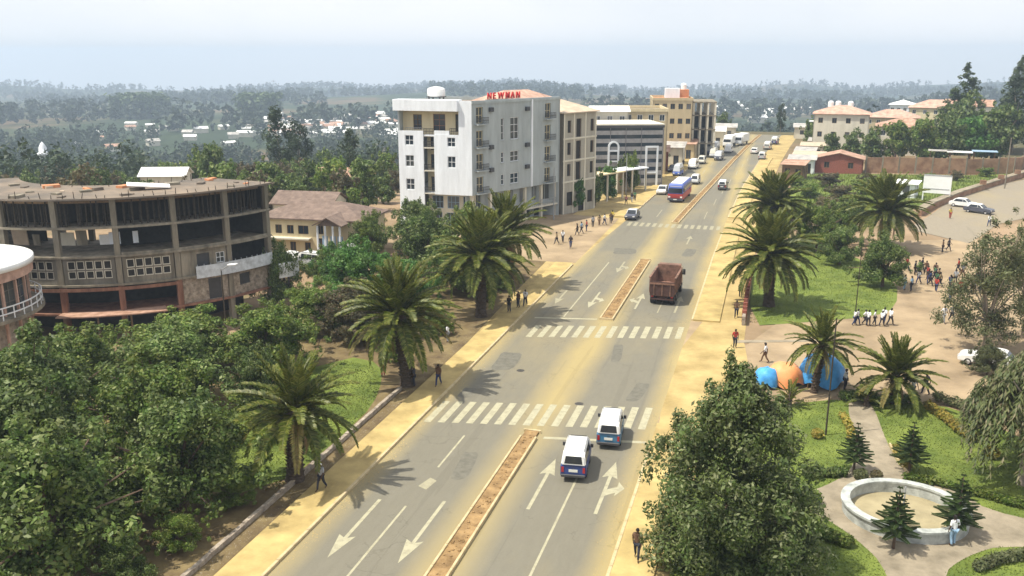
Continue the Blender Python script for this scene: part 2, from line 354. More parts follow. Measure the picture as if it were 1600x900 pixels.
# ------------------------------------------------------------------ terrain
def terrain(x, y):
    x = np.asarray(x, float); y = np.asarray(y, float)
    r = np.hypot(x, y); a = np.degrees(np.arctan2(x, y))
    rp = 125 + 165 * sstep(-24, -10, a) + 150 * sstep(3, 9, a)
    rp = rp + 500 * sstep(60, 90, np.abs(a))
    z = -44 * sstep(rp, rp + 380, r) * (1 - .3 * sstep(5, 12, a))
    z = z - 34 * sstep(1250, 2700, r)
    amp = sstep(700, 1500, r)
    z = z + amp * (7 * np.sin(x * .0042 + y * .0017 + 1) + 5 * np.sin(y * .0061 - x * .0022 + 2.2) + 4 * np.sin(x * .011 + 1.3) * np.sin(y * .0043))
    z = z + 5 * sstep(2300, 3000, r) * np.sin(a * .42 + 1.9) + 3 * sstep(2300, 3000, r) * np.sin(a * 1.1)
    dip = sstep(44, 51, -x) * sstep(20, 35, y) * (1 - sstep(86, 94, y))
    return z - 2.8 * dip - 0.03
rings = np.concatenate([np.arange(0, 160, 4.), np.arange(160, 420, 10.), np.arange(420, 1000, 29.), np.arange(1000, 3450, 70.)])
na = 480; th = np.linspace(0, 2 * np.pi, na, endpoint=False)
gx = (rings[:, None] * np.cos(th)[None]).ravel(); gy = (rings[:, None] * np.sin(th)[None]).ravel(); gz = terrain(gx, gy)
idx = np.arange(len(rings) * na).reshape(len(rings), na)
fq = np.stack([idx[:-1], idx[1:], np.roll(idx, -1, 1)[1:], np.roll(idx, -1, 1)[:-1]], -1).reshape(-1, 4)[:, ::-1]
fq = fq[:, ::-1]
go = link('ground', npmesh('ground', np.stack([gx, gy, gz], 1), fq[na:], 'ground_mat', True)); go['kind'] = 'structure'
cap = MB(); cap.add([(4 * math.cos(t), 4 * math.sin(t), -.03) for t in th[::8]], [tuple(range(len(th[::8])))])
cap.build('ground_centre', 'ground_mat', go)

# ------------------------------------------------------------------ road, kerbs, pavements, median
def interp(tab, y):
    for (y0, v0), (y1, v1) in zip(tab, tab[1:]):
        if y <= y1:
            t = max(0, (y - y0) / (y1 - y0)); return v0 + (v1 - v0) * t
    return tab[-1][1]
XL = [(-30, -21.8), (105, -21.8), (120, -21.2), (140, -20.3), (160, -19.6), (180, -18.6), (220, -16.6), (260, -14.2), (300, -11.5)]
XM = [(-30, -13.95), (108, -13.9), (134, -13.1), (155, -12.1), (176, -11.0), (220, -8.9), (260, -6.6), (300, -3.9)]
XR = [(-30, -6.2), (110, -6.2), (140, -5.9), (176, -5.0), (220, -2.9), (260, -.4), (300, 2.6)]
xl = lambda y: interp(XL, y); xm = lambda y: interp(XM, y); xr = lambda y: interp(XR, y)
def strip(fa, fb, y0, y1, z, step=4):
    k = max(1, int((y1 - y0) / step)); mb = MB(); ys = [y0 + (y1 - y0) * i / k for i in range(k + 1)]
    mb.add([(f(y), y, z) for y in ys for f in (fa, fb)], [(2 * i, 2 * i + 1, 2 * i + 3, 2 * i + 2) for i in range(k)]); return mb
def raised(fa, fb, y0, y1, z0, z1, step=6):
    k = max(1, int((y1 - y0) / step)); mb = MB(); ys = [y0 + (y1 - y0) * i / k for i in range(k + 1)]; vs = []
    for y in ys: vs += [(fa(y), y, z0), (fb(y), y, z0), (fb(y), y, z1), (fa(y), y, z1)]
    fs = [(0, 1, 2, 3), (4 * k + 3, 4 * k + 2, 4 * k + 1, 4 * k)]
    for i in range(k):
        a = 4 * i; fs += [(a, a + 4, a + 5, a + 1), (a + 1, a + 5, a + 6, a + 2), (a + 2, a + 6, a + 7, a + 3), (a + 3, a + 7, a + 4, a)]
    return mb.add(vs, fs)
def sheet(poly, z):
    k = len(poly); a = sum(poly[i][0] * poly[(i + 1) % k][1] - poly[(i + 1) % k][0] * poly[i][1] for i in range(k))
    return MB().add([(x, y, z) for x, y in (poly if a > 0 else poly[::-1])], [tuple(range(k))])
def curvy(poly, it=2):
    for _ in range(it):
        q = []
        for i in range(len(poly)):
            (a, b_), (c, d) = poly[i], poly[(i + 1) % len(poly)]
            q += [(a * .75 + c * .25, b_ * .75 + d * .25), (a * .25 + c * .75, b_ * .25 + d * .75)]
        poly = q
    return poly
verge = lambda f, d: (lambda y: f(y) + d)
struct('dirt_verge', strip(verge(xl, -9), verge(xr, 5.0), -30, 300, 0.0), 'verge_dirt')
road = struct('road', strip(xl, xr, -30, 300, 0.006), 'asphalt')
# pavements with a row of kerb stones each
def pavement(name, fa, fb, y0, y1, kerb_side, h=.14):
    fk = fb if kerb_side > 0 else fa; kw = -.18 * kerb_side
    p = struct(name, raised(fa if kerb_side > 0 else (lambda y: fk(y) + kw), (lambda y: fk(y) + kw) if kerb_side > 0 else fb, y0, y1, -.02, h), 'pavement')
    y = y0; L_ = 1.5 if y0 < 130 else 3.0
    base = MB().box(-.09, 0, -.02, .09, L_ - .03, h + .022).mesh('kerb_stone', 'kerb_stone'); bevel_mesh(base, .02)
    while y < y1 - L_ * .5:
        o = link('kerb_stone', base, p); o.location = (fk(y + L_ / 2) + kw / 2, y, rng.uniform(-.006, .006)); y += L_
    return p
pavement('pavement_left', lambda y: -24.1, xl, -6, 102.6, 1)
pavement('pavement_left_beyond_junction', lambda y: xl(y) - 2.6, xl, 136, 215, 1)
pavement('pavement_right_near', lambda y: xr(y), lambda y: -4.0, 22, 52, -1)
pavement('pavement_right', lambda y: xr(y), lambda y: -3.6, 82.3, 128, -1)
pavement('pavement_right_beyond_junction', lambda y: xr(y), lambda y: xr(y) + 2.6, 140, 230, -1)
def median(y0, y1, wd):
    hw = wd / 2
    p = struct('median', raised(lambda y: xm(y) - hw + .14, lambda y: xm(y) + hw - .14, y0 + .14, y1 - .14, -.02, .13), 'median_soil')
    base = MB().box(-.07, 0, -.02, .07, 1.97, .2).mesh('kerb_stone', 'kerb_stone'); bevel_mesh(base, .02)
    for s in (-1, 1):
        y = y0 + .14
        while y < y1 - 1.2:
            o = link('kerb_stone', base, p); o.location = (xm(y + 1) + s * (hw - .07), y, rng.uniform(-.006, .006)); y += 2.0
    for y in (y0, y1 - .14):
        MB().box(xm(y) - hw, y, -.02, xm(y) + hw, y + .138, .2).build('kerb_end', 'kerb_stone', p)
    k = MB()
    for _ in range(int((y1 - y0) * 5)):
        yy = rng.uniform(y0 + .4, y1 - .4); xx = xm(yy) + rng.uniform(-.3, .3); s_ = rng.uniform(.02, .06)
        k.box(xx - s_, yy - s_, .12, xx + s_, yy + s_ * 1.4, .13 + s_)
    tag(k.build('soil_clods', 'median_soil', p), kind='stuff')
median(-4, 53.2, 1.15); median(80.2, 107, 1.3); median(133, 298, 1.1)
# painted markings, each one a part of the road
PZ = .012
def mark(name, pts, faded=False, z=PZ):
    return sheet(pts, z).build(name, 'road_paint_faded' if faded else 'road_paint', road)
def line(y0, y1, x, wd=.13, faded=False, name='lane_line'):
    mark(name, [(x - wd / 2, y0), (x + wd / 2, y0), (x + wd / 2, y1), (x - wd / 2, y1)], faded)
for i in range(16):                                       # near crossing
    x = -21.25 + .945 * i; y = 52.75 + .195 * (x + 21.5)
    mark('crossing_stripe', [(x - .24, y), (x + .24, y + .05), (x + .24, y + 4.0), (x - .24, y + 3.95)])
for i in range(14):                                       # second crossing
    x = -19.6 + .98 * i; y = 73.2 + .245 * (x + 19.3)
    mark('crossing_stripe', [(x - .25, y), (x + .25, y + .06), (x + .25, y + 3.7), (x - .25, y + 3.64)])
for i in range(15):                                       # faint crossing by the far junction
    x = -19.6 + .92 * i
    mark('crossing_stripe', [(x - .25, 129.4), (x + .25, 129.4), (x + .25, 132.4), (x - .25, 132.4)], True)
mark('stop_line', [(-13.0, 52.3), (-6.5, 53.4), (-6.5, 53.75), (-13.0, 52.65)])
mark('stop_line', [(-20.6, 79.0), (-14.8, 80.1), (-14.8, 80.45), (-20.6, 79.35)])
for y0, y1 in ((-4, 8), (12, 26), (29, 41.5), (46.5, 51.4)): line(y0, y1, -18.06)
line(-4, 51.6, -9.7); line(80.2, 104.6, -18.0); line(84, 104, -9.6, faded=True)
for k in range(9): line(138 + 14 * k, 145 + 14 * k, (xl(142 + 14 * k) + xm(142 + 14 * k)) / 2, faded=True); line(138 + 14 * k, 145 + 14 * k, (xr(142 + 14 * k) + xm(142 + 14 * k)) / 2, faded=True)
def arrow(x, y_tail, y_tip, turn=0, faded=False, head=2.0, hw=.46):
    s = 1 if y_tip > y_tail else -1; yn = y_tip - s * head; w_ = .1
    mark('lane_arrow', [(x - w_, y_tail), (x + w_, y_tail), (x + w_, yn), (x + hw, yn - s * .25), (x, y_tip), (x - hw, yn - s * .25), (x - w_, yn)], faded)
    if turn:
        yb = y_tail + s * 2.2
        mark('turn_arrow', [(x + turn * w_, yb), (x + turn * .62, yb + s * .55), (x + turn * .62, yb + s * .1), (x + turn * 1.05, yb + s * 1.15), (x + turn * .62, yb + s * 1.9), (x + turn * .62, yb + s * 1.25), (x + turn * w_, yb + s * .8)], faded)
arrow(-19.75, 41.8, 35.5); arrow(-16.2, 42.6, 36.0); arrow(-11.5, 43.0, 49.6); arrow(-7.85, 43.5, 50.2, turn=1)
arrow(-16.4, 90.4, 84.0, turn=1); arrow(-19.9, 90, 84.5, faded=True); arrow(-11.9, 84.8, 91.0, turn=-1); arrow(-8.0, 84.5, 91, faded=True)
arrow(-16.2, 105.5, 99.6, turn=1, faded=True); arrow(-10.0, 118, 124, faded=True)
mark('lane_arrow', [(-18.3, 43.9), (-17.7, 43.6), (-17.5, 44.8), (-18.0, 45.1)], True)

mat('asphalt_patch', (.142, .134, .108), .85, .25, 2.0, .25, bscale=12, detail=10); mat('iron_cover', (.06, .055, .05), .6, .3, 6, .3)
for x, y, a, b_, r in [(-16.6, 47.3, .5, 1.9, .1), (-8.3, 62.5, .5, 2.0, -.1), (-19.6, 66.5, .9, 2.2, .05), (-11.3, 71, .4, 2.3, .1), (-10.6, 99.5, .9, 2.6, .02), (-17.2, 111.5, 1.4, 1.8, .1), (-9.2, 113, .7, 2.4, -.05), (-20.4, 58.8, .5, 1.0, 0)]:
    c_, s_ = math.cos(r), math.sin(r); q = curvy([(x + px * a * c_ - py * b_ * s_, y + px * a * s_ + py * b_ * c_) for px, py in ((-1, -1), (-.1, -1.12), (1, -.9), (1.1, .1), (.9, 1), (-.2, .92), (-1.05, .95), (-.93, 0))], 1); sheet(q, .009).build('tar_patch', 'asphalt_patch', road)
for x, y in ((-12.0, 58.9), (-17.9, 64.5), (-10.2, 103)): sheet([(x + .32 * math.cos(i * .524), y + .32 * math.sin(i * .524)) for i in range(12)], .011).build('manhole_cover', 'iron_cover', road)
def pebbles(name, label, fx, y0, y1, n_, spread, z, m, seed):
    g_ = np.random.default_rng(seed); y = g_.uniform(y0, y1, n_); x = np.array([fx(v) for v in y]) + g_.normal(0, spread, n_); s_ = .010 + .022 * g_.random(n_) ** 3
    base = np.array([(-1, -1, 0), (1, -.8, 0), (.1, 1.1, 0), (0, 0, 1.2)]); V = (base[None] * s_[:, None, None] + np.stack([x, y, np.full(n_, z)], 1)[:, None]).reshape(-1, 3)
    F = (np.array([(0, 1, 3), (1, 2, 3), (2, 0, 3)])[None] + 4 * np.arange(n_)[:, None, None]).reshape(-1, 3)
    return tag(link(name, npmesh(name, V, F, m)), label, 'gravel', kind='stuff')
pebbles('gravel', 'loose gravel beside the left kerb', lambda y: xl(y) + .35, 20, 104, 4500, .22, .007, 'verge_dirt', 1)
pebbles('gravel', 'loose gravel beside the right kerb', lambda y: xr(y) - .4, 20, 130, 4500, .24, .007, 'verge_dirt', 2)
pebbles('gravel', 'loose gravel behind the left pavement', lambda y: -24.7, 20, 104, 3500, .35, .012, 'path_dirt', 3)
pebbles('gravel', 'loose stones strewn over the plaza', lambda y: 14, 68, 126, 6000, 7.0, .012, 'path_dirt', 4)
# side street, plaza, park ground, lawns
struct('junction_apron', sheet([(-6.2, 57), (2, 60), (6, 66), (20, 66), (60, 66), (60, 128), (16, 128), (13, 118), (-1.0, 76), (-3.6, 82.2), (-6.2, 82.2)], .004), 'plaza_dirt')
struct('junction_dust', sheet(curvy([(-6.2, 51), (-4, 52), (-2.2, 58), (-.6, 66), (-.8, 74), (-2, 82.2), (-6.2, 82.2)], 1), .008), 'verge_dirt')
struct('plaza', sheet([(20, 66.1), (60, 66.1), (75, 128), (75, 150), (16.2, 128.1), (14.6, 103), (13, 92), (6, 80)], .010), 'plaza_dirt')
struct('side_street', sheet([(19.5, 138), (26, 129), (33, 146), (60, 181), (95, 226), (92, 262), (52, 206), (34, 180), (24, 150)], .018), 'asphalt_side')
struct('cross_street_left', sheet([(-21.8, 103), (-21.8, 135), (-27, 136), (-33, 137), (-38.6, 118.2), (-60, 112), (-60, 106), (-36, 104), (-26, 103)], .005), 'plaza_dirt')
struct('park_lawn', sheet(curvy([(-3.2, 20), (-3.4, 52), (-1, 58), (3, 64.3), (12.5, 66), (15, 64), (24, 50), (24, 20)], 1), .016), 'lawn')
struct('island_lawn', sheet(curvy([(-1.0, 82), (3, 84), (10.5, 88.5), (12.9, 92.6), (14.2, 103), (12, 113), (8, 122), (0, 126), (-1.2, 110)], 1), .018), 'lawn')
struct('left_lawn', sheet(curvy([(-25.9, 40), (-25.7, 52), (-26.6, 57), (-29, 63), (-33, 64), (-36, 52), (-34, 40)], 1), .016), 'lawn')
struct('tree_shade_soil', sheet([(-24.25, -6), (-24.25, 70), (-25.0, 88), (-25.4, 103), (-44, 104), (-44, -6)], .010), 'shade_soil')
struct('island_path_edge', sheet([(-2.0, 76.4), (5.5, 79), (5.7, 79.6), (-2.0, 77.2)], .022), 'path_dirt')
PC = (8.2, 47.9)
circ = lambda r, k=40, c=PC: [(c[0] + r * math.cos(2 * math.pi * i / k), c[1] + r * .93 * math.sin(2 * math.pi * i / k)) for i in range(k)]
struct('park_path', sheet(curvy([(4.0, 46.6), (2.2, 47.8), (2.6, 48.8), (4.2, 50.2), (6.0, 53), (6.4, 57), (6.4, 66), (8.1, 66), (8.4, 57), (8.9, 53.2), (11.6, 52), (13.0, 49.2), (24, 48.6), (24, 47.2), (13, 46.4), (10.6, 44.4), (9.0, 42), (9.0, 34), (7.0, 34), (6.8, 42), (5.6, 44.6)], 2), .024), 'path_dirt')
for c, r in (((11.2, 43.0), 0), ):
    pass

# ------------------------------------------------------------------ building helpers
def facade(root, name, m, O, U, length, z0, z1, openings=(), th=.22, inset=0.0):
    """wall with real openings. O: start (x, y); U: unit direction along the wall; outside is to the right of U.
    openings: (u0, u1, za, zb)"""
    us = sorted({0, length} | {v for o in openings for v in o[:2]}); zs = sorted({z0, z1} | {v for o in openings for v in o[2:4]})
    nx, ny = U[1], -U[0]
    def pt(u, d, z): return (O[0] + U[0] * u - nx * (d + inset), O[1] + U[1] * u - ny * (d + inset), z)
    solid = lambda i, j: 0 <= i < len(us) - 1 and 0 <= j < len(zs) - 1 and not any(o[0] - 1e-6 <= us[i] and us[i + 1] <= o[1] + 1e-6 and o[2] - 1e-6 <= zs[j] and zs[j + 1] <= o[3] + 1e-6 for o in openings)
    mb = MB()
    for i in range(len(us) - 1):
        for j in range(len(zs) - 1):
            if not solid(i, j): continue
            a, b_, c, d = us[i], us[i + 1], zs[j], zs[j + 1]
            mb.add([pt(a, 0, c), pt(b_, 0, c), pt(b_, 0, d), pt(a, 0, d)], [(0, 1, 2, 3)])
            mb.add([pt(a, th, c), pt(b_, th, c), pt(b_, th, d), pt(a, th, d)], [(3, 2, 1, 0)])
            for (ii, jj), e in (((i - 1, j), (a, a, c, d)), ((i + 1, j), (b_, b_, c, d)), ((i, j - 1), (a, b_, c, c)), ((i, j + 1), (a, b_, d, d))):
                if not solid(ii, jj):
                    p, q, r, s = e
                    if p == q: mb.add([pt(p, 0, r), pt(p, th, r), pt(p, th, s), pt(p, 0, s)], [(0, 1, 2, 3)])
                    else: mb.add([pt(p, 0, r), pt(q, 0, r), pt(q, th, r), pt(p, th, r)], [(0, 1, 2, 3)])
    return mb.build(name, m, root)
def lbox(mb, O, U, u0, u1, d0, d1, z0, z1, m=0):
    """box in wall coordinates; d is depth behind the wall face (negative = proud of it)"""
    nx, ny = U[1], -U[0]
    P_ = lambda u, d: (O[0] + U[0] * u - nx * d, O[1] + U[1] * u - ny * d)
    return mb.prism([P_(u0, d0), P_(u1, d0), P_(u1, d1), P_(u0, d1)], z0, z1, m)
def window(root, O, U, o, frame='white_metal', glass='glass', cols=2, rows=1, fw=.07, depth=.13, name='window', sill=None):
    u0, u1, z0, z1 = o; mb = MB()
    if glass == 'glass': glass = rng.choice(['glass', 'glass', 'glass', 'curtained_glass', 'dusty_glass'])
    for a, b_ in ((u0 + .004, u0 + fw), (u1 - fw, u1 - .004)): lbox(mb, O, U, a, b_, depth - .05, depth + .03, z0 + .004, z1 - .004)
    for a, b_ in ((z0 + .004, z0 + fw), (z1 - fw, z1 - .004)): lbox(mb, O, U, u0 + fw, u1 - fw, depth - .05, depth + .03, a, b_)
    for i in range(1, cols):
        c = u0 + (u1 - u0) * i / cols; lbox(mb, O, U, c - fw * .4, c + fw * .4, depth - .045, depth + .025, z0 + fw, z1 - fw)
    for j in range(1, rows):
        c = z0 + (z1 - z0) * j / rows; lbox(mb, O, U, u0 + fw, u1 - fw, depth - .04, depth + .02, c - fw * .4, c + fw * .4)
    w_ = mb.build(name, frame, root)
    g_ = MB(); lbox(g_, O, U, u0 + .01, u1 - .01, depth + .035, depth + .05, z0 + .01, z1 - .01); g_.build('pane', glass, w_)
    if sill:
        s_ = MB(); lbox(s_, O, U, u0 - .08, u1 + .08, -.09, .05, z0 - .08, z0 - .004); s_.build('sill', sill, w_)
    return w_
def rail(root, O, U, u0, u1, z0, h=.95, d=.05, m='dark_metal', step=.28, name='railing'):
    mb = MB(); k = max(2, int((u1 - u0) / step))
    lbox(mb, O, U, u0, u1, d - .03, d + .03, z0 + h - .06, z0 + h); lbox(mb, O, U, u0, u1, d - .02, d + .02, z0 + h * .5 - .03, z0 + h * .5 + .03)
    for i in range(k + 1):
        u = u0 + (u1 - u0) * i / k; lbox(mb, O, U, u - .02, u + .02, d - .018, d + .018, z0, z0 + h - .06)
    return mb.build(name, m, root)
def hip_roof(root, x0, y0, x1, y1, z, h, over, m, name='roof', ridge_along='x'):
    x0 -= over; y0 -= over; x1 += over; y1 += over
    if ridge_along == 'x': k = min((y1 - y0) / 2, (x1 - x0) / 2); ra, rb = (x0 + k, (y0 + y1) / 2), (x1 - k, (y0 + y1) / 2)
    else: k = min((x1 - x0) / 2, (y1 - y0) / 2); ra, rb = ((x0 + x1) / 2, y0 + k), ((x0 + x1) / 2, y1 - k)
    vs = [(x0, y0, z), (x1, y0, z), (x1, y1, z), (x0, y1, z), (*ra, z + h), (*rb, z + h), (x0, y0, z - .15), (x1, y0, z - .15), (x1, y1, z - .15), (x0, y1, z - .15)]
    if ridge_along == 'x': fs = [(0, 1, 5, 4), (1, 2, 5), (2, 3, 4, 5), (3, 0, 4)]
    else: fs = [(0, 1, 4), (1, 2, 5, 4), (2, 3, 5), (3, 0, 4, 5)]
    fs += [(6, 7, 1, 0), (7, 8, 2, 1), (8, 9, 3, 2), (9, 6, 0, 3), (9, 8, 7, 6)]
    return MB().add(vs, fs).build(name, m, root)
def gable_roof(root, x0, y0, x1, y1, z, h, over, m, name='roof', along='x', th=.12):
    x0 -= over; y0 -= over; x1 += over; y1 += over
    if along == 'x': ym = (y0 + y1) / 2; sec = [(y0, z), (ym, z + h), (y1, z), (y1, z - th), (ym, z + h - th), (y0, z - th)]; vs = [(x, p, q) for x in (x0, x1) for p, q in sec]
    else: xm_ = (x0 + x1) / 2; sec = [(x0, z), (xm_, z + h), (x1, z), (x1, z - th), (xm_, z + h - th), (x0, z - th)]; vs = [(p, y, q) for y in (y0, y1) for p, q in sec]
    fs = [(i, (i + 1) % 6, 6 + (i + 1) % 6, 6 + i) for i in range(6)] + [(0, 5, 4, 1), (1, 4, 3, 2), (6, 7, 10, 11), (7, 8, 9, 10)]
    return MB().add(vs, fs).build(name, m, root)
X_, Y_, NX_, NY_ = (1, 0), (0, 1), (-1, 0), (0, -1)

# ------------------------------------------------------------------ curved unfinished building
def curved_building():
    root = thing('unfinished_curved_building', 'dark unfinished concrete building with curved front and bare roof slab', 'building', (-70.8, 86.8, 0))
    c = (0, 0); A0, A1 = R_(-138), R_(-9); ro, ri = 20.0, 11.5
    LV = [-2.8, 0, 2.8, 5.6, 8.4, 11.2]
    for i, z in enumerate(LV[1:]):
        top = i == 4
        o = MB().ring(c, ri - (.3 if top else 0), ro + (.6 if top else .1), z - (.18 if top else .2), z, A0, A1, 52).build('roof_slab' if top else 'floor_slab', 'roof_slab' if top else ('rust_red_paint' if i == 0 else 'concrete'), root)
    # broken parapet blocks and rubble on the roof slab
    for k in range(26):
        a = rng.uniform(A0 + .5, A1 - .05); r = rng.uniform(ri + .5, ro - .3); s = rng.uniform(.15, .5)
        MB().box(-s * 1.6, -s, 0, s * 1.6, s, s * .6).build('rubble', rng.choice(['roof_slab', 'terracotta', 'concrete', 'tan_roof']), root).matrix_local = Matrix.Translation((r * math.cos(a), r * math.sin(a), 11.2)) @ Matrix.Rotation(rng.uniform(0, 6), 4, 'Z')
    t = MB(); t.box(-2.0, -.7, 0, 2.0, .7, .09); o = t.build('sheet_pile', 'white_roof', root); o.location = (ro * .8 * math.cos(R_(-45)), ro * .8 * math.sin(R_(-45)), 11.6); o.rotation_euler = (.12, .1, .7)
    for k in range(46):                                       # starter bars and props standing above the roof edge
        a = R_(-95 + 1.9 * k + rng.uniform(-.6, .6)); hh = rng.uniform(.15, .75); r = 20.3 if k % 3 else 12.2
        MB().tube((r * math.cos(a), r * math.sin(a), 11.18), (r * math.cos(a) + rng.uniform(-.1, .1), r * math.sin(a) + rng.uniform(-.1, .1), 11.2 + hh), .045, .03, 5).build('starter_bar', 'timber_pole', root)
    # columns
    step = 15.4; angs = [-9.8 - step * k for k in range(9)]
    for li in range(5):
        z0, z1 = LV[li] - (.32 if li else 0) + .32, LV[li + 1] - .2
        z0 = LV[li]; 
        for ak, a in enumerate(angs):
            for r in (ro - .28, ri + .4):
                mb = MB().box(-.26, -.26, z0 - .002, .26, .26, z1 + .002)
                o = mb.build('column', 'rust_red_paint' if (li <= 1 and 2 <= ak <= 5 and r > 15) else 'concrete', root)
                o.location = (r * math.cos(R_(a)), r * math.sin(R_(a)), 0); o.rotation_euler.z = R_(a)
    # hollow block back walls, added to keep floors dark; shade is in their colour
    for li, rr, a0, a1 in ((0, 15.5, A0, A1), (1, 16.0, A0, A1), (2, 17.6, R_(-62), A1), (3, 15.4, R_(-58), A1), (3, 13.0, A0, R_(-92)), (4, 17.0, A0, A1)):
        MB().ring(c, rr - .2, rr, LV[li] + .002, LV[li + 1] - .202, a0, a1, 36).build('back_wall', 'shaded_block', root)
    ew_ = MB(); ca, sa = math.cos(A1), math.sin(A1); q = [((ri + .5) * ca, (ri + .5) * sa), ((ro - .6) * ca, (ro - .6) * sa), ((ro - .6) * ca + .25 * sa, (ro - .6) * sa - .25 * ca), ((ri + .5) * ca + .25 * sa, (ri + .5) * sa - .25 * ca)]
    for z0, z1 in zip(LV[1:], LV[2:]): MB().prism(q, z0 + .002, z1 - .202).build('end_wall', 'shaded_block', root)
    # timber props under the roof slab
    pm = MB().tube((0, 0, 8.4), (0, 0, 10.96), .075, .06, 6).mesh('prop', 'timber_pole')
    for row, (r, st) in enumerate(((19.35, 1.2), (18.5, 1.5))):
        a = -92.0
        while a < -10:
            o = link('prop', pm, root); o.location = (r * math.cos(R_(a)) + rng.uniform(-.1, .1), r * math.sin(R_(a)) + rng.uniform(-.1, .1), 0); o.rotation_euler = (rng.uniform(-.03, .03), rng.uniform(-.03, .03), 0)
            a += st * rng.uniform(.8, 1.25)
    bd = MB().box(-.9, -.03, 0, .9, .03, .2).mesh('formwork_board', 'timber')
    for k in range(24):
        a = -88 + 3.2 * k; o = link('formwork_board', bd, root); o.location = (19.45 * math.cos(R_(a)), 19.45 * math.sin(R_(a)), 10.62); o.rotation_euler.z = R_(a + 90)
    # 3rd level: low parapet; light shows through between the columns, washing and sheets hang there
    MB().ring(c, ro - .2, ro - .05, 5.602, 5.8, R_(-55), R_(-10), 18).build('parapet', 'concrete', root)
    for a, wd, h, mt in ((-86, 1.7, 1.5, 'tan_roof'), (-80.5, .7, 1.1, 'concrete'), (-71, 1.5, 1.3, 'pale_cream'), (-66.5, 1.0, 1.5, 'concrete'), (-60, .9, 1.0, 'white_roof'), (-57, 1.0, 1.2, 'white_plaster'), (-51, .5, 1.2, 'white_plaster')):
        o = MB().box(-.05, -wd / 2, 0, .05, wd / 2, h).build('hanging_sheet', mt, root); o.location = (17.9 * math.cos(R_(a)), 17.9 * math.sin(R_(a)), 6.3); o.rotation_euler = (0, .1, R_(a))
    # 2nd level: glazed bays on the left, open landing with railing on the right
    def arc_pt(a): return (19.85 * math.cos(R_(a)), 19.85 * math.sin(R_(a)))
    for k in range(2, 7):
        a1, a0 = angs[k] - .95, angs[k + 1] + .95
        P0, P1 = Vector(arc_pt(a0)), Vector(arc_pt(a1)); ln = (P1 - P0).length; U = tuple((P1 - P0) / ln); O = tuple(P0)
        ops = [(.3 + i * (ln - .6) / 5 + .05, .3 + (i + 1) * (ln - .6) / 5 - .05, 4.25, 5.1) for i in range(5)]
        low = [(.3 + i * (ln - .6) / 5 + .05, .3 + (i + 1) * (ln - .6) / 5 - .05, 3.35, 4.12) for i in range(5)] if k in (2, 3, 4, 5) else []
        facade(root, 'bay_wall', 'concrete' if k < 3 else 'old_concrete', O, U, ln, 2.805, 5.395, ops + low, .15)
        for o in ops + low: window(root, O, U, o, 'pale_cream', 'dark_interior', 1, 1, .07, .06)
    for k, (aw, ops) in enumerate((((angs[1] + 0, angs[2] + 0), [(1.6, 2.9, 2.83, 4.9), (3.6, 4.5, 3.7, 4.8)]),)):
        P0, P1 = Vector((19.85 * math.cos(R_(aw[1] + .95)), 19.85 * math.sin(R_(aw[1] + .95)))), Vector((19.85 * math.cos(R_(aw[0] - .95)), 19.85 * math.sin(R_(aw[0] - .95))))
        ln = (P1 - P0).length; U = tuple((P1 - P0) / ln); O = tuple(P0)
        facade(root, 'bay_wall', 'concrete', O, U, ln, 2.805, 5.395, ops, .15); window(root, O, U, ops[1], 'white_metal', 'dusty_glass', 2, 2, .06, .08)
        d_ = MB(); lbox(d_, O, U, ops[0][0] + .01, ops[0][1] - .01, .1, .14, 2.84, 4.89); d_.build('door', 'dark_metal', root)
    MB().ring(c, 20.25, 20.3, 2.5, 3.75, R_(-36), R_(-10), 14).build('banner', 'banner_cloth', root)
    for k in range(14):
        a = -35.5 + 1.95 * k; o = MB().box(-.03, -.03, 2.8, .03, .03, 3.9).build('rail_post', 'grey_metal', root); o.location = (20.2 * math.cos(R_(a)), 20.2 * math.sin(R_(a)), 0)
    for a, h, mt in ((-31, 1.6, 'blue_frame'), (-27.5, 1.9, 'pale_cream'), (-24, 1.2, 'violet_panel')):
        o = MB().box(-.06, -.5, 0, .06, .5, h).build('hanging_cloth', mt, root); o.location = (18.9 * math.cos(R_(a)), 18.9 * math.sin(R_(a)), 3.2); o.rotation_euler.z = R_(a)
    # ground level: stone infill and dark doorway right of centre, red fascia on the left
    for aw, ops in (((angs[1], angs[2]), [(2.6, 4.0, .02, 2.2)]), ((angs[0], angs[1]), [(.8, 2.2, .9, 2.1)])):
        P0, P1 = Vector((19.8 * math.cos(R_(aw[1] + .95)), 19.8 * math.sin(R_(aw[1] + .95)))), Vector((19.8 * math.cos(R_(aw[0] - .95)), 19.8 * math.sin(R_(aw[0] - .95))))
        ln = (P1 - P0).length; U = tuple((P1 - P0) / ln); O = tuple(P0)
        facade(root, 'stone_infill', 'stone_wall', O, U, ln, .005, 2.595, ops, .25)
        d_ = MB(); lbox(d_, O, U, ops[0][0] + .01, ops[0][1] - .01, .15, .2, ops[0][2] + .01, ops[0][3] - .01); d_.build('door', 'dark_metal', root)
    MB().ring(c, ro + .0, ro + .12, 2.15, 2.47, R_(-100), R_(-41), 24).build('red_fascia', 'rust_red_paint', root)
    MB().ring(c, ro - .3, ro + 1.6, -.02 + .002, .1, R_(-72), R_(-45), 12).build('canopy', 'rusty_tin', root)
    for a in (-70, -62, -54, -46):
        MB().tube((21.3 * math.cos(R_(a)), 21.3 * math.sin(R_(a)), -2.85), (21.3 * math.cos(R_(a)), 21.3 * math.sin(R_(a)), -.02), .09, .09, 8).build('canopy_post', 'timber', root)
    o = MB().box(-.06, -1.2, 0, .06, 1.2, 1.6).build('signboard', 'white_paint', root); o.location = (21.5 * math.cos(R_(-7)), 21.5 * math.sin(R_(-7)), .9); o.rotation_euler.z = R_(-30)
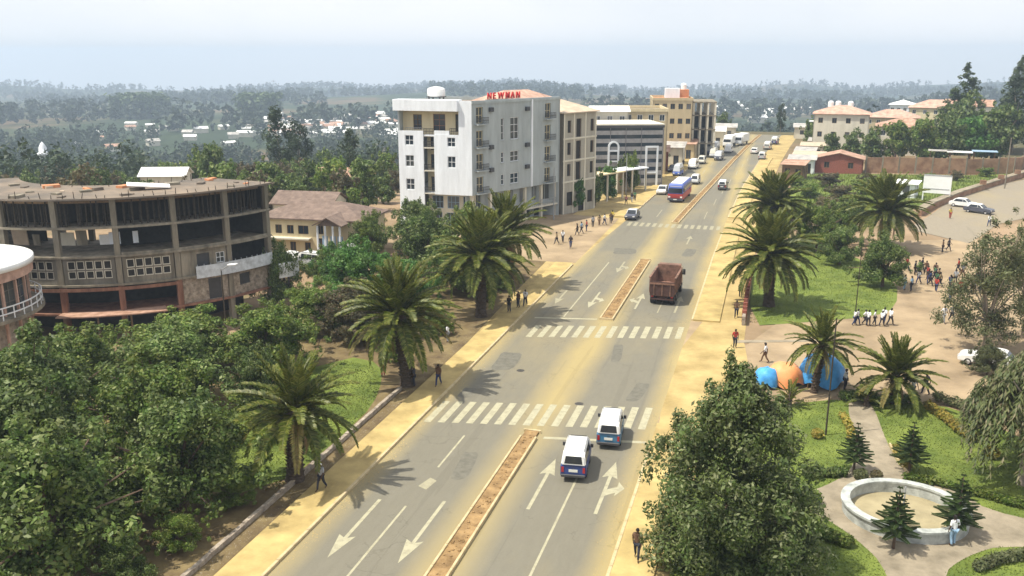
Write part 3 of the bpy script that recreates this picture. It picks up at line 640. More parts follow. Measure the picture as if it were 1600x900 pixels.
    MB().box(-.06, -.06, -.2, .06, .06, 1.0).build('signboard_post', 'dark_metal', root).location = (21.4 * math.cos(R_(-7)), 21.4 * math.sin(R_(-7)), 0)
curved_building()

def round_pavilion():
    root = thing('round_pavilion', 'round pavilion with flat white roof and balcony rail', 'building', (-67.6, 57.6, 0))
    R0 = 7.2
    MB().lathe([(0, 7.32), (R0 - .5, 7.28), (R0 + .15, 7.25), (R0 + .3, 7.2), (R0 + .3, 6.75), (R0 + .1, 6.7), (0, 6.7)], 56).build('roof', 'white_roof', root, True)
    MB().lathe([(R0 - .02, 5.9), (R0 + .12, 5.9), (R0 + .12, 6.7), (R0 - .02, 6.7)], 56).build('fascia', 'pink_roof', root)
    k = 26
    for i in range(k):
        a0 = 2 * math.pi * i / k; a1 = 2 * math.pi * (i + 1) / k; rr = R0 - .5
        P0, P1 = Vector((rr * math.cos(a0), rr * math.sin(a0))), Vector((rr * math.cos(a1), rr * math.sin(a1))); ln = (P1 - P0).length; U = tuple((P1 - P0) / ln)
        if -160 < math.degrees((a0 + a1) / 2 if a0 < math.pi else (a0 + a1) / 2 - 2 * math.pi) < 40:
            window(root, tuple(P0), U, (.06, ln - .06, 3.0, 5.95), 'old_concrete', 'glass', 2, 3, .06, .05)
        o = MB().box(-.1, -.1, -2.8, .1, .1, 6.0).build('post', 'pink_roof', root); o.location = ((R0 - .42) * math.cos(a0), (R0 - .42) * math.sin(a0), 0); o.rotation_euler.z = a0
    MB().lathe([(0, 2.9), (R0 + .7, 2.9), (R0 + .7, 2.6), (0, 2.6)], 56).build('balcony_slab', 'concrete', root)
    MB().lathe([(R0 - .7, -2.85), (R0 - .7, 2.6)], 40).build('lower_wall', 'stone_wall', root)
    for i in range(44):
        a = 2 * math.pi * i / 44; o = MB().box(-.03, -.04, 2.9, .03, .04, 3.9).build('baluster', 'white_metal', root); o.location = ((R0 + .55) * math.cos(a), (R0 + .55) * math.sin(a), 0); o.rotation_euler.z = a
    for z in (3.35, 3.9): MB().lathe([(R0 + .5, z), (R0 + .6, z), (R0 + .6, z + .09), (R0 + .5, z + .09), (R0 + .5, z)], 44).build('handrail', 'white_metal', root)
round_pavilion()

# ------------------------------------------------------------------ white hotel with an angled street side
def hotel():
    root = thing('white_hotel', 'five storey white hotel with red roof letters and white roof tank', 'building', (-39.8, 118.0, 0))
    W = 10.9; H0, H1 = 5.2, 18.2                      # overhang underside, roof
    Lc = (-W, 0)
    U = (1, 0); O = Lc
    fl = [5.2, 8.4, 11.6, 14.8, 18.2]
    # right bay of the front: solid white slab
    fo = [(1.95, 3.15, 6.1, 7.7), (1.95, 3.15, 9.0, 10.6), (1.95, 3.15, 11.9, 13.2)]
    facade(root, 'front_wall', 'white_plaster', (-W + 5.35, 0), U, W - 5.35, 5.2, 18.2, [(0, 3.65, 13.55, 18.2)] + fo[1:], .3)
    for o in fo[1:]: window(root, (-W + 5.35, 0), U, o, 'white_metal', 'glass', 2, 2, .08, .14)
    # left bay runs down to the ground
    lops = [(1.0, 2.35, 1.5, 3.9), (1.0, 2.3, 5.7, 7.3), (1.0, 2.3, 9.0, 10.6), (1.0, 2.3, 12.0, 13.4)]
    facade(root, 'left_bay_wall', 'white_plaster', (-W, -.02), U, 3.75, -.05, 14.0, lops, .3)
    for i, o in enumerate(lops): window(root, (-W, -.02), U, o, 'white_metal' if i else 'blue_frame', 'glass', 2, 2, .08, .14)
    # recessed stair bay with balconies
    bops = [(.5, 1.2, z + .25, z + 2.3) for z in (5.2, 8.4, 11.0)]
    facade(root, 'recess_wall', 'cream_plaster', (-W + 3.75, 1.5), U, 1.6, 5.2, 13.5, bops, .2)
    for o in bops: window(root, (-W + 3.75, 1.5), U, o, 'timber', 'glass', 1, 2, .07, .1)
    for z in (5.2, 8.4, 11.6):
        b_ = MB(); lbox(b_, (-W + 3.75, 0), U, .004, 1.596, .02, 1.5, z, z + .16); b_.build('balcony_slab', 'pale_cream', root)
        rail(root, (-W + 3.75, 0), U, .05, 1.55, z + .16, .85, .08, 'dark_metal', .2)
    s_ = MB(); lbox(s_, (-W + 3.75, 0), U, .004, 1.596, .1, 1.5, 13.3, 13.5); s_.build('recess_ceiling', 'white_plaster', root)
    # recessed top storey in cream, with terraces behind stepped parapets
    tops = [(1.6, 2.9, 14.1, 16.2), (4.6, 6.4, 13.9, 16.3), (7.9, 8.8, 13.9, 16.3)]
    facade(root, 'top_storey_wall', 'cream_plaster', (-W + .2, 1.3), U, 8.9, 13.35, 16.7, tops, .2)
    for i, o in enumerate(tops): window(root, (-W + .2, 1.3), U, o, 'rust_red_paint' if i == 1 else 'timber', 'glass', 2, 3, .08, .1)
    t_ = MB(); lbox(t_, (-W, 0), U, .02, 9.0, .31, 1.6, 13.2, 13.34); t_.build('terrace_slab', 'pale_cream', root)
    p_ = MB(); lbox(p_, (-W, 0), U, 5.38, 7.6, .04, .3, 13.552, 14.1); p_.build('terrace_parapet', 'white_plaster', root)
    rail(root, (-W, 0), U, 1.1, 3.7, 13.56, .9, .15, 'grey_metal', .25); rail(root, (-W, 0), U, 7.65, 8.95, 13.56, .9, .15, 'dark_metal', .25)
    rail(root, (-W, 0), U, 3.78, 5.33, 13.56, .8, .15, 'dark_metal', .2)
    # projecting cornice over the front
    c_ = MB(); lbox(c_, (-W, 0), U, -.5, 9.0, -.55, 1.6, 16.76, 18.3); c_.build('cornice', 'white_plaster', root, bevel=.04)
    # side wall to the left and roof
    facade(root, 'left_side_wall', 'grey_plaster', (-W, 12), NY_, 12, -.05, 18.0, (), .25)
    D = (math.sin(R_(25.4)), math.cos(R_(25.4))); LS = 19.4
    E = (D[0] * LS, D[1] * LS)
    MB().prism([(-W + .05, .35), (-.05, .35), (E[0] - .1, E[1] - .1), (-W + .05, E[1])], 17.3, 17.55).build('roof_deck', 'roof_slab', root)
    MB().prism([(-W + .05, .35), (-.1, .35), (E[0] - .2, E[1] - .1), (-W + .05, E[1])], 5.2, 5.4).build('overhang_soffit', 'white_plaster', root)
    # street side: long wall at an angle
    def sw(*a): return a
    wins = []
    for i, (za, zb) in enumerate(((6.1, 7.6), (9.3, 10.8), (12.5, 15.6))):
        wins += [(6.0, 6.6, za, zb), (8.0, 9.8, za, zb)]
    balc = []
    for z in (5.5, 8.7, 11.9, 15.1): balc += [(.9, 2.3, z, z + 2.2)]
    balc2 = []
    for z in (5.5, 8.7, 11.9, 15.1): balc2 += [(15.8, 17.2, z, z + 2.2)]
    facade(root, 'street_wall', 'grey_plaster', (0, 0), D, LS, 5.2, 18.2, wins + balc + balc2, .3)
    for i, o in enumerate(wins): window(root, (0, 0), D, o, 'white_metal', 'glass', 1 if i % 2 == 0 else 2, 2 if o[3] - o[2] < 2 else 3, .07, .12, sill='grey_plaster')
    for o in balc + balc2:
        window(root, (0, 0), D, o, 'cream_plaster', 'dusty_glass', 2, 2, .08, .22, name='balcony_door')
        b_ = MB(); lbox(b_, (0, 0), D, o[0] - .3, o[1] + .5, -.7, -.003, o[2] - .2, o[2] - .05); b_.build('balcony_slab', 'grey_plaster', root)
        rail(root, (0, 0), D, o[0] - .3, o[1] + .5, o[2] - .05, .9, -.62, 'dark_metal', .18)
    for u, z in ((3.4, 8.2), (3.4, 11.4), (3.4, 16.6), (11.2, 8.0), (11.2, 11.2), (11.2, 16.4)):
        a_ = MB(); lbox(a_, (0, 0), D, u, u + .8, -.38, -.004, z, z + .6); a_.build('air_conditioner', 'dark_metal', root, bevel=.03)
    v_ = MB(); lbox(v_, (0, 0), D, 12.6, 12.9, -.14, -.003, 5.2, 18.0); v_.build('pilaster', 'white_plaster', root)
    v_ = MB(); lbox(v_, (0, 0), D, 0, LS, -.12, -.004, 17.75, 18.05); v_.build('string_course', 'grey_plaster', root)
    # recessed gallery below the overhang, with columns and a ledge, then open shops
    gops = [(1.6, 3.0, 2.7, 5.0), (4.6, 6.6, 2.7, 5.0), (8.2, 10.0, 2.7, 5.0), (11.4, 13.2, 2.7, 5.0), (14.2, 15.4, 2.7, 5.0), (16.2, 18.6, 2.5, 5.0)]
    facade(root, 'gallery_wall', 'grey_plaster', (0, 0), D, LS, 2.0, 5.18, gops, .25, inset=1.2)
    for o in gops: window(root, (-D[1] * 1.2, D[0] * 1.2), D, o, 'grey_plaster', 'glass', 2, 1, .08, .1)
    l_ = MB(); lbox(l_, (0, 0), D, .1, LS, .05, 1.5, 1.75, 2.0); l_.build('gallery_floor', 'pale_cream', root)
    rail(root, (0, 0), D, .2, LS - .2, 2.0, .9, .15, 'grey_metal', .5)
    for u in (.4, 4.2, 8.0, 11.8, 15.6, 19.1):
        q_ = MB(); lbox(q_, (0, 0), D, u - .2, u + .2, .3, .7, -.05, 5.19); q_.build('pillar', 'pale_cream', root)
    sops = [(.9, 3.7, .05, 1.6), (4.7, 7.5, .05, 1.6), (8.6, 11.2, .05, 1.6), (12.4, 15.0, .05, 1.6), (16.0, 18.6, .05, 1.6)]
    facade(root, 'shop_wall', 'grey_plaster', (0, 0), D, LS, -.05, 1.74, sops, .2, inset=2.2)
    for o in sops: window(root, (-D[1] * 2.2, D[0] * 2.2), D, o, 'dark_metal', 'dark_interior', 3, 1, .06, .1, name='shop_front')
    # front, under the overhang
    fops = [(.4, 2.0, .2, 2.4), (2.6, 4.4, .2, 2.4), (.5, 2.2, 3.0, 4.8), (2.8, 4.6, 3.0, 4.8), (5.2, 6.2, 3.0, 4.8)]
    facade(root, 'lower_front_wall', 'pale_cream', (-W + 3.8, 1.6), U, 7.0, -.05, 5.19, fops, .2)
    for o in fops: window(root, (-W + 3.8, 1.6), U, o, 'blue_frame', 'glass', 3, 2, .07, .1)
    facade(root, 'back_wall', 'grey_plaster', (E[0], E[1]), NX_, E[0] + W, -.05, 18.0, (), .25)
    # roof: hipped pink roof over the street wing, tank, rubble
    up = MB(); P4 = [(-6.0 + D[0] * 8, D[1] * 8), (-.3 + D[0] * 8, D[1] * 8), (-.3 + D[0] * LS, D[1] * LS), (-6.0 + D[0] * LS, D[1] * LS)]
    P5 = [(-3.1 + D[0] * 11, D[1] * 11), (-3.1 + D[0] * (LS - 3), D[1] * (LS - 3))]
    up.add([(*p, 17.9) for p in P4] + [(*p, 19.3) for p in P5] + [(*p, 17.56) for p in P4], [(0, 1, 4), (1, 2, 5, 4), (2, 3, 5), (3, 0, 4, 5), (6, 7, 1, 0), (7, 8, 2, 1), (8, 9, 3, 2), (9, 6, 0, 3)])
    up.build('pink_hip_roof', 'pink_roof', root)
    tk = MB().lathe([(0, 18.6), (1.05, 18.6), (1.1, 18.75), (1.1, 20.0), (.95, 20.25), (.4, 20.5), (0, 20.55)], 24); tw_ = tk.build('water_tank', 'white_roof', root, True); tw_.location = (-6.2, 3, 5.5); tw_.scale = (1.15, 1.15, .705)
    st = MB()
    for sx in (-.8, .8):
        for sy in (-.8, .8): st.box(-6.2 + sx - .08, 3 + sy - .08, 17.552, -6.2 + sx + .08, 3 + sy + .08, 18.5)
    st.box(-7.3, 1.9, 18.5, -5.1, 4.1, 18.6); st.build('tank_stand', 'dark_metal', root)
    for i in range(7):
        s = rng.uniform(.2, .5); MB().box(-s, -s * .7, 0, s, s * .7, s).build('roof_rubble', 'old_concrete', root).location = (-9.5 + i * .9, rng.uniform(1.8, 4), 17.56)
    return root, D
hotel_root, HD = hotel()
def roof_sign():
    a = math.atan2(HD[1], HD[0])
    x0, y0 = -39.8 + HD[0] * 3.6, 118.0 + HD[1] * 3.6
    root = thing('roof_letters', 'red letters of the sign on the white hotel roof', 'sign', (x0 - .6, y0 + .3, 17.56), a)
    word = 'NEWMAN'; u = .3
    for ch in word:
        cu = bpy.data.curves.new('letter', 'FONT'); cu.body = ch; cu.size = 1.15; cu.extrude = .08; cu.offset = .04
        ob = bpy.data.objects.new('tmp', cu); COL.objects.link(ob)
        dg = bpy.context.evaluated_depsgraph_get(); me = bpy.data.meshes.new_from_object(ob.evaluated_get(dg)); COL.objects.unlink(ob); bpy.data.objects.remove(ob)
        wd = max(v.co.x for v in me.vertices); me.materials.clear(); me.materials.append(M['red_letters'])
        o = link('letter', me, root); o.matrix_local = Matrix.Translation((u, 0, .78)) @ Matrix.Rotation(R_(90), 4, 'X')
        for lx in (.25, wd - .25):
            MB().box(-.03, .06, 0, .03, .12, 1.2).build('letter_strut', 'dark_metal', root).location = (u + lx, .04, 0)
        u += max(wd, .8) + .3
    MB().box(.1, .16, .55, u, .22, .68).build('sign_rail', 'dark_metal', root)
roof_sign()

# ------------------------------------------------------------------ bare concrete block beyond the hotel
def concrete_block():
    t = 19.9; x0, y0 = -39.8 + HD[0] * t, 118.0 + HD[1] * t
    root = thing('bare_concrete_block', 'bare concrete block with hipped roof and narrow windows beside the hotel', 'building', (x0 + .3, y0, 0), math.atan2(HD[1], HD[0]))
    Ln = 8.4
    ops = []
    for z in (5.9, 9.2, 12.6): ops += [(1.0, 1.9, z, z + 1.9), (3.2, 4.5, z - .8, z + 2.1), (6.9, 7.8, z, z + 1.9)]
    ops += [(1.0, 2.6, 1.2, 3.4), (4.0, 5.6, .05, 2.6), (6.4, 7.8, 1.2, 3.2)]
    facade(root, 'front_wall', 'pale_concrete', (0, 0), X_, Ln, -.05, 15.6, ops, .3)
    for o in ops: window(root, (0, 0), X_, o, 'timber', 'dark_interior', 1, 1, .05, .2, name='window_opening')
    for z in (4.9, 8.2, 11.6):
        b_ = MB(); lbox(b_, (0, 0), X_, -.1, Ln + .1, -.1, -.004, z, z + .25); b_.build('floor_band', 'pale_cream', root)
    for u in (0, 2.45, 5.4, Ln - .3):
        b_ = MB(); lbox(b_, (0, 0), X_, u, u + .3, -.06, -.003, -.05, 15.5); b_.build('column', 'pale_cream', root)
    lops = [(1.5, 2.8, z, z + 1.8) for z in (6, 9.3, 12.6)] + [(5, 6.3, z, z + 1.8) for z in (6, 9.3, 12.6)]
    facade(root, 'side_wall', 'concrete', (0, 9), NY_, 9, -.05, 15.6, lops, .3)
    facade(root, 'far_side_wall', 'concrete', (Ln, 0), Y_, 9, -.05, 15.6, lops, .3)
    for o in lops:
        window(root, (0, 9), NY_, o, 'timber', 'dark_interior', 1, 1, .05, .2, name='window_opening'); window(root, (Ln, 0), Y_, o, 'timber', 'dark_interior', 1, 1, .05, .2, name='window_opening')
    facade(root, 'back_wall', 'concrete', (Ln, 9), NX_, Ln, -.05, 15.6, (), .3)
    hip_roof(root, 0, 0, Ln, 9, 15.75, 1.9, .45, 'tan_roof')
concrete_block()

# ------------------------------------------------------------------ cream house with brown roof (left, behind the trees)
def cream_house():
    root = thing('cream_house', 'low cream house with brown pitched roof and columned porch', 'house', (-61.5, 98.0, 0), R_(3))
    Ln = 13.8
    ops = [(2.3, 3.2, 2.6, 3.7), (3.9, 4.8, 2.6, 3.7), (5.4, 6.8, 2.6, 3.7), (2.5, 3.3, .5, 1.5), (4.2, 5.0, .2, 1.6), (6.2, 7.0, .3, 1.6), (.6, 1.5, 2.6, 3.6), (8.0, 8.8, .1, 2.2), (8.0, 8.8, 2.7, 3.8), (12.4, 13.4, 1, 2.4)]
    facade(root, 'front_wall', 'cream_plaster', (0, 0), X_, Ln, -.05, 4.5, ops, .22)
    for o in ops: window(root, (0, 0), X_, o, 'timber', 'glass', 2, 1, .07, .1)
    facade(root, 'left_wall', 'cream_plaster', (0, 8), NY_, 8, -.05, 4.5, [(3, 4.2, 2.4, 3.6)], .22)
    facade(root, 'right_wall', 'cream_plaster', (Ln, 0), Y_, 8, -.05, 4.5, [(3, 4.2, 2.4, 3.6)], .22)
    facade(root, 'back_wall', 'cream_plaster', (Ln, 8), NX_, Ln, -.05, 4.5, (), .22)
    hip_roof(root, 0, 0, Ln, 8, 4.62, 1.6, .5, 'brown_roof')
    b_ = MB().box(1.6, -.9, 2.02, 7.2, -.004, 2.2); b_.build('awning_slab', 'pale_cream', root)
    # porch gable on white columns
    gable_roof(root, 8.9, -2.6, 12.2, 1.5, 4.35, 1.0, .25, 'brown_roof', 'porch_roof', 'y')
    MB().add([(9.0, -2.4, 4.25), (12.1, -2.4, 4.25), (10.55, -2.4, 5.15), (9.0, -2.3, 4.25), (12.1, -2.3, 4.25), (10.55, -2.3, 5.15)], [(0, 1, 2), (5, 4, 3)]).build('porch_gable', 'brown_roof', root)
    for x in (9.1, 10.1, 11.1, 12.0): MB().tube((x, -2.3, -.05), (x, -2.3, 4.24), .15, .13, 10).build('porch_column', 'white_plaster', root)
    for x in (9.25, 10.3, 11.25):
        MB().box(x, -1.4, 1.2, x + .7, -1.3, 2.8).build('porch_panel', 'blue_frame', root)
    MB().box(12.8, -3.2, 1.0, 14.4, -3.1, 2.4).build('notice_board', 'white_paint', root); MB().box(13.5, -3.16, -.05, 13.62, -3.1, 1.0).build('notice_post', 'dark_metal', root)
    MB().box(4.5, -6.3, -.05, 17, -6.1, .9).build('yard_wall', 'pale_cream', root)
cream_house()

# ------------------------------------------------------------------ other buildings
def block(name, label, loc, rz, W, D, H, wall, floors, cols, scols=2, roof='flat', roofmat='roof_slab', frame='white_metal', glass='glass', cat='building', group=None, wh=1.3, ww=1.1, rh=1.6, along='x', z0=-.05, trim=None, door=False):
    root = thing(name, label, cat, loc, rz, group); fh = H / floors
    def ops(length, n_, dr=False):
        r = []
        for f in range(floors):
            for i in range(n_):
                c = length * (i + .5) / n_
                if dr and f == 0 and i == n_ // 2: r.append((c - .6, c + .6, .02, 2.2)); continue
                r.append((c - ww / 2, c + ww / 2, f * fh + fh * .36, f * fh + fh * .36 + wh))
        return r
    sides = [('front_wall', (0, 0), X_, W, cols, door), ('right_wall', (W, 0), Y_, D, scols, False), ('left_wall', (0, D), NY_, D, scols, False), ('back_wall', (W, D), NX_, W, 0, False)]
    for nm, O, U, ln, k, dr in sides:
        o_ = ops(ln, k, dr); facade(root, nm, wall, O, U, ln, z0, H, o_, .2)
        for o in o_: window(root, O, U, o, frame, glass, 2, 1, .08, .1, name='door' if o[2] < .1 else 'window')
    if roof == 'flat':
        MB().box(.2, .2, H - .3, W - .2, D - .2, H - .12).build('roof', roofmat, root)
        p = MB()
        for O, U, ln in (((-.12, -.12), X_, W + .24), ((W + .12, .14), Y_, D - .28), ((-.12, D - .14), NY_, D - .28), ((W + .12, D + .12), NX_, W + .24)): lbox(p, O, U, 0, ln, 0, .26, H - .2, H + .45)
        p.build('parapet', trim or wall, root)
    elif roof == 'hip': hip_roof(root, 0, 0, W, D, H + .12, rh, .45, roofmat, ridge_along=along)
    elif roof == 'gable':
        gable_roof(root, 0, 0, W, D, H + .1, rh, .4, roofmat, along=along)
        for e in (0, 1):
            if along == 'x': g_ = MB().add([(e * W, 0, H), (e * W, D, H), (e * W, D / 2, H + rh - .12)], [(0, 1, 2)])
            else: g_ = MB().add([(0, e * D, H), (W, e * D, H), (W / 2, e * D, H + rh - .12)], [(0, 1, 2)])
            g_.build('gable_wall', wall, root)
    elif roof == 'mono':
        MB().add([(-.4, -.5, H + .05), (W + .4, -.5, H + .05), (W + .4, D + .4, H + .05 + rh), (-.4, D + .4, H + .05 + rh), (-.4, -.5, H - .05), (W + .4, -.5, H - .05), (W + .4, D + .4, H - .05 + rh), (-.4, D + .4, H - .05 + rh)],
                 [(0, 1, 2, 3), (7, 6, 5, 4), (4, 5, 1, 0), (5, 6, 2, 1), (6, 7, 3, 2), (7, 4, 0, 3)]).build('roof', roofmat, root)
    return root

def striped_office():
    """dark banded office with white arch and portal frames on its street front"""
    root = thing('banded_office', 'dark grey banded office with white arch frames on its front', 'building', (-32.4, 168.5, 0), R_(22))
    W, D, H = 13.4, 12, 11.6
    for i in range(7):
        z = .6 + i * 1.52
        b_ = MB().box(0, .0, z, W, .5, z + .8); b_.build('cladding_band', 'grey_cladding_pale', root)
        g_ = MB().box(.03, .14, z + .8, W - .03, .5, z + 1.52); g_.build('glass_band', 'glass', root)
    MB().box(0, 0, -.05, W, .5, .6).build('plinth', 'grey_cladding', root)
    for u in (0.0, 3.0, 6, 9, W - .12): MB().box(u, -.05, -.05, u + .12, -.003, H - .1).build('mullion', 'grey_cladding', root)
    facade(root, 'street_side_wall', 'grey_cladding_pale', (W, 0), Y_, D, -.05, H, [(2, 3.5, z, z + 1.4) for z in (2.2, 5.4, 8.6)] + [(6, 7.5, z, z + 1.4) for z in (2.2, 5.4, 8.6)] + [(10, 11.5, z, z + 1.4) for z in (2.2, 5.4, 8.6)], .2)
    for z in (2.2, 5.4, 8.6):
        for u in (2, 6, 10): window(root, (W, 0), Y_, (u, u + 1.5, z, z + 1.4), 'grey_metal', 'glass')
    facade(root, 'left_wall', 'grey_cladding_pale', (0, D), NY_, D - .5, -.05, H, (), .2)
    facade(root, 'back_wall', 'grey_cladding', (W, D), NX_, W, -.05, H, (), .2)
    MB().box(-.1, -.15, H - .1, W + .1, D, H + .12).build('roof', 'pale_cream', root); MB().box(-.05, -.25, H - .55, W + .05, -.055, H - .12).build('cornice', 'dark_metal', root)
    MB().box(-1.4, -.3, -.05, -.02, .6, H + .3).build('side_fin', 'violet_panel', root)
    # white arched frame
    def arch(x0, x1, z1, rounded, bars):
        mb = MB(); t = .34
        mb.box(x0, -.32, -.05, x0 + t, -.06, z1 - ((x1 - x0) / 2 if rounded else 0)); mb.box(x1 - t, -.32, -.05, x1, -.06, z1 - ((x1 - x0) / 2 if rounded else 0))
        if rounded:
            r = (x1 - x0) / 2; c = ((x0 + x1) / 2, z1 - r); k = 12; vs = []
            for i in range(k + 1):
                a = math.pi * i / k
                for rr in (r, r - t):
                    for y in (-.32, -.06): vs.append((c[0] + rr * math.cos(a), y, c[1] + rr * math.sin(a)))
            fs = []
            for i in range(k):
                a, b_ = 4 * i, 4 * i + 4; fs += [(a, a + 2, b_ + 2, b_), (a + 1, b_ + 1, b_ + 3, a + 3), (a, b_, b_ + 1, a + 1), (a + 2, a + 3, b_ + 3, b_ + 2)]
            mb.add(vs, fs)
        else: mb.box(x0 + t, -.32, z1 - t, x1 - t, -.06, z1)
        f_ = mb.build('white_frame', 'white_plaster', root)
        for z in bars: MB().box(x0 + t + .002, -.28, z, x1 - t - .002, -.07, z + .3).build('frame_bar', 'white_plaster', f_)
    arch(2.6, 4.8, 8.6, True, (2.6, 4.6, 6.6)); arch(9.9, 12.4, 7.6, False, (2.4,))
striped_office()
block('yellow_office', 'yellow plastered block behind the banded office', (-32.5, 188, 0), R_(14), 11.5, 13, 13.2, 'yellow_plaster', 4, 5, 4, 'flat', 'roof_slab', trim='cream_plaster')
pk = block('rooftop_house', 'white roofed attic house on the left of the yellow block', (-35.8, 182.5, 0), R_(16), 7.5, 5, 13.2, 'pale_cream', 4, 3, 2, 'gable', 'white_roof', rh=1.0)
br = block('brown_apartment_block', 'tall brown block with rooftop room and white tank', (-28.5, 222, 0), R_(10), 9.5, 16, 14.0, 'yellow_plaster', 4, 5, 5, 'flat', 'terracotta', frame='timber')
MB().box(3, 3, 14.3, 6.5, 6, 16.6).build('white_rooftop_cabin', 'white_plaster', br); MB().box(6.6, 6.2, 14.3, 9.0, 10, 16.2).build('stair_house', 'terracotta', br)
MB().lathe([(0, 16.2), (.7, 16.2), (.7, 17.4), (.3, 17.7), (0, 17.75)], 14).build('water_tank', 'white_roof', br).location = (7.8, 8, 0)
def frame_block():
    root = thing('concrete_frame_block', 'unfinished concrete frame of several floors at the far end of the street', 'building', (-19.2, 228, 0), R_(8))
    W, D = 5.2, 14
    for z in (3.4, 6.8, 10.2, 13.4): MB().box(-.3, -.3, z - .3, W + .3, D + .3, z).build('floor_slab', 'concrete', root)
    for i in range(4):
        for j in range(4):
            for z0, z1 in ((-.05, 3.1), (3.4, 6.5), (6.8, 9.9), (10.2, 13.1)):
                MB().box(W * i / 3 - .22, D * j / 3 - .22, z0, W * i / 3 + .22, D * j / 3 + .22, z1).build('column', 'pale_cream', root)
    for z0, z1 in ((-.05, 3.1), (3.4, 6.5), (6.8, 9.9)): MB().box(.3, 5, z0, W - .3, 5.2, z1).build('infill_wall', 'shaded_block', root)
frame_block()
for i, (x, y, wd, h, mt, rf, lab) in enumerate([(-26.5, 196, 5, 4.2, 'red_brick', 'rusty_tin', 'red brick shop with rusty awning beside the banded office'), (-25.5, 208, 6, 4.0, 'pale_cream', 'tin_roof', 'small pale shop with tin roof at the parked minibuses'),
        (-24.0, 222, 6, 3.6, 'yellow_plaster', 'rusty_tin', 'small yellow shop with rusty roof before the brown block'), (-20, 258, 7, 4, 'pale_cream', 'white_roof', 'white roofed shop left of the road end'), (-19, 284, 8, 3.2, 'pale_cream', 'tin_roof', 'pale market shed left of the road end'), (6, 288, 9, 3.4, 'pale_cream', 'tin_roof', 'pale market shed right of the road end'),
        (12, 272, 8, 4, 'cream_plaster', 'tin_roof', 'tin roofed shed near the far right kiosks')]):
    block('street_shop', lab, (x, y, 0), R_(rng.uniform(-2, 6)), wd, 7, h, mt, 1, 2, 2, 'mono', rf, 'timber', cat='shop', rh=.7, door=True)

# right-hand side of the road: kiosks
for i, (x, y, mt, rf, lab) in enumerate([(2.2, 190, 'timber', 'rusty_tin', 'brown timber kiosk nearest on the right roadside'), (3.6, 200, 'white_plaster', 'tin_roof', 'white kiosk behind the brown timber kiosk'), (4.6, 209, 'cream_plaster', 'tan_roof', 'cream kiosk in the right roadside row'),
        (5.2, 219, 'rust_red_paint', 'tin_roof', 'red kiosk with grey roof in the roadside row'), (6.8, 232, 'pale_cream', 'tan_roof', 'pale tan roofed kiosk along the right roadside'), (9.0, 246, 'concrete', 'tin_roof', 'grey kiosk at the far end of the roadside row')]):
    block('kiosk', lab, (x, y, 0), R_(rng.uniform(-12, -4)), 4.2 + (i % 3), 4.5, 3.0, mt, 1, 2, 2, 'mono', rf, 'timber', 'dark_interior', cat='kiosk', group='kiosks on the right of the road', rh=.5, wh=1.2, door=True)
cream3 = block('cream_flats', 'three storey cream flats with pink hipped roof right of the road', (9.5, 240, 0), R_(-4), 13, 10, 10.2, 'pale_cream', 3, 4, 3, 'hip', 'pink_roof', 'timber', rh=1.9)
MB().box(-1.1, .6, 8.2, -.02, 3.2, 8.4).build('balcony', 'white_plaster', cream3)
for dx in (3.6, 5.4, 8.4): MB().lathe([(0, 0), (.7, 0), (.7, 1.2), (.35, 1.5), (0, 1.55)], 14).build('roof_tank', 'white_roof', cream3).location = (dx, 8.6, 11.6)
for dx in (3.6, 5.4, 8.4): MB().box(dx - .5, 8.1, 10.3, dx + .5, 9.1, 11.6).build('tank_stand', 'concrete', cream3)
block('brick_hut', 'low red brick hut with gabled rusty roof before the cream flats', (9.0, 203, 0), R_(-6), 9.6, 7, 3.0, 'red_brick', 1, 2, 2, 'gable', 'rusty_tin', 'timber', 'dark_interior', cat='hut', rh=1.3, along='y')
block('small_tin_hut', 'small tin hut beside the red brick hut', (5.6, 206, 0), R_(-6), 3.0, 4, 2.4, 'grey_cladding_pale', 1, 1, 1, 'mono', 'tin_roof', 'timber', 'dark_interior', cat='hut', rh=.4)
rb = block('pale_villa', 'pale villa half hidden behind the roadside trees on the right', (25, 246, 0), R_(-6), 13, 10, 7.0, 'pale_cream', 2, 4, 3, 'hip', 'rusty_tin', rh=1.8)
block('long_villa', 'long cream villa with red tin roof on the right rise', (27, 300, -3.0), R_(-8), 15, 11, 9, 'yellow_plaster', 3, 6, 3, 'hip', 'pink_roof', rh=2.2, z0=-5)
block('pink_roof_villa', 'pink roofed villa far back on the right rise', (42, 322, -1.0), R_(-10), 16, 11, 9, 'cream_plaster', 3, 5, 3, 'hip', 'pink_roof', rh=2.4, z0=-6)
block('white_top_villa', 'villa with white roof room at the top of the right rise', (38, 340, -2.5), R_(-10), 8, 8, 10.5, 'white_plaster', 3, 4, 3, 'hip', 'white_roof', rh=1.5, z0=-7)
block('rust_roof_villa', 'rust roofed villa near the tall conifers', (54, 330, -.2), R_(-12), 14, 10, 8.5, 'pale_cream', 2, 4, 3, 'gable', 'rusty_tin', rh=2, z0=-6)
eh = block('grey_edge_house', 'grey house with flat eaves at the right edge', (57, 238, 1), R_(-14), 18, 12, 7.6, 'concrete', 2, 5, 3, 'flat', 'tin_roof', trim='grey_cladding_pale', z0=-1.2)
block('earth_roof_shed', 'low shed with rusty roof at the right edge', (55, 226, 0), R_(-14), 12, 6, 3.2, 'brown_earth_wall', 1, 3, 1, 'mono', 'rusty_tin', 'timber', 'dark_interior', cat='shed', rh=.6)
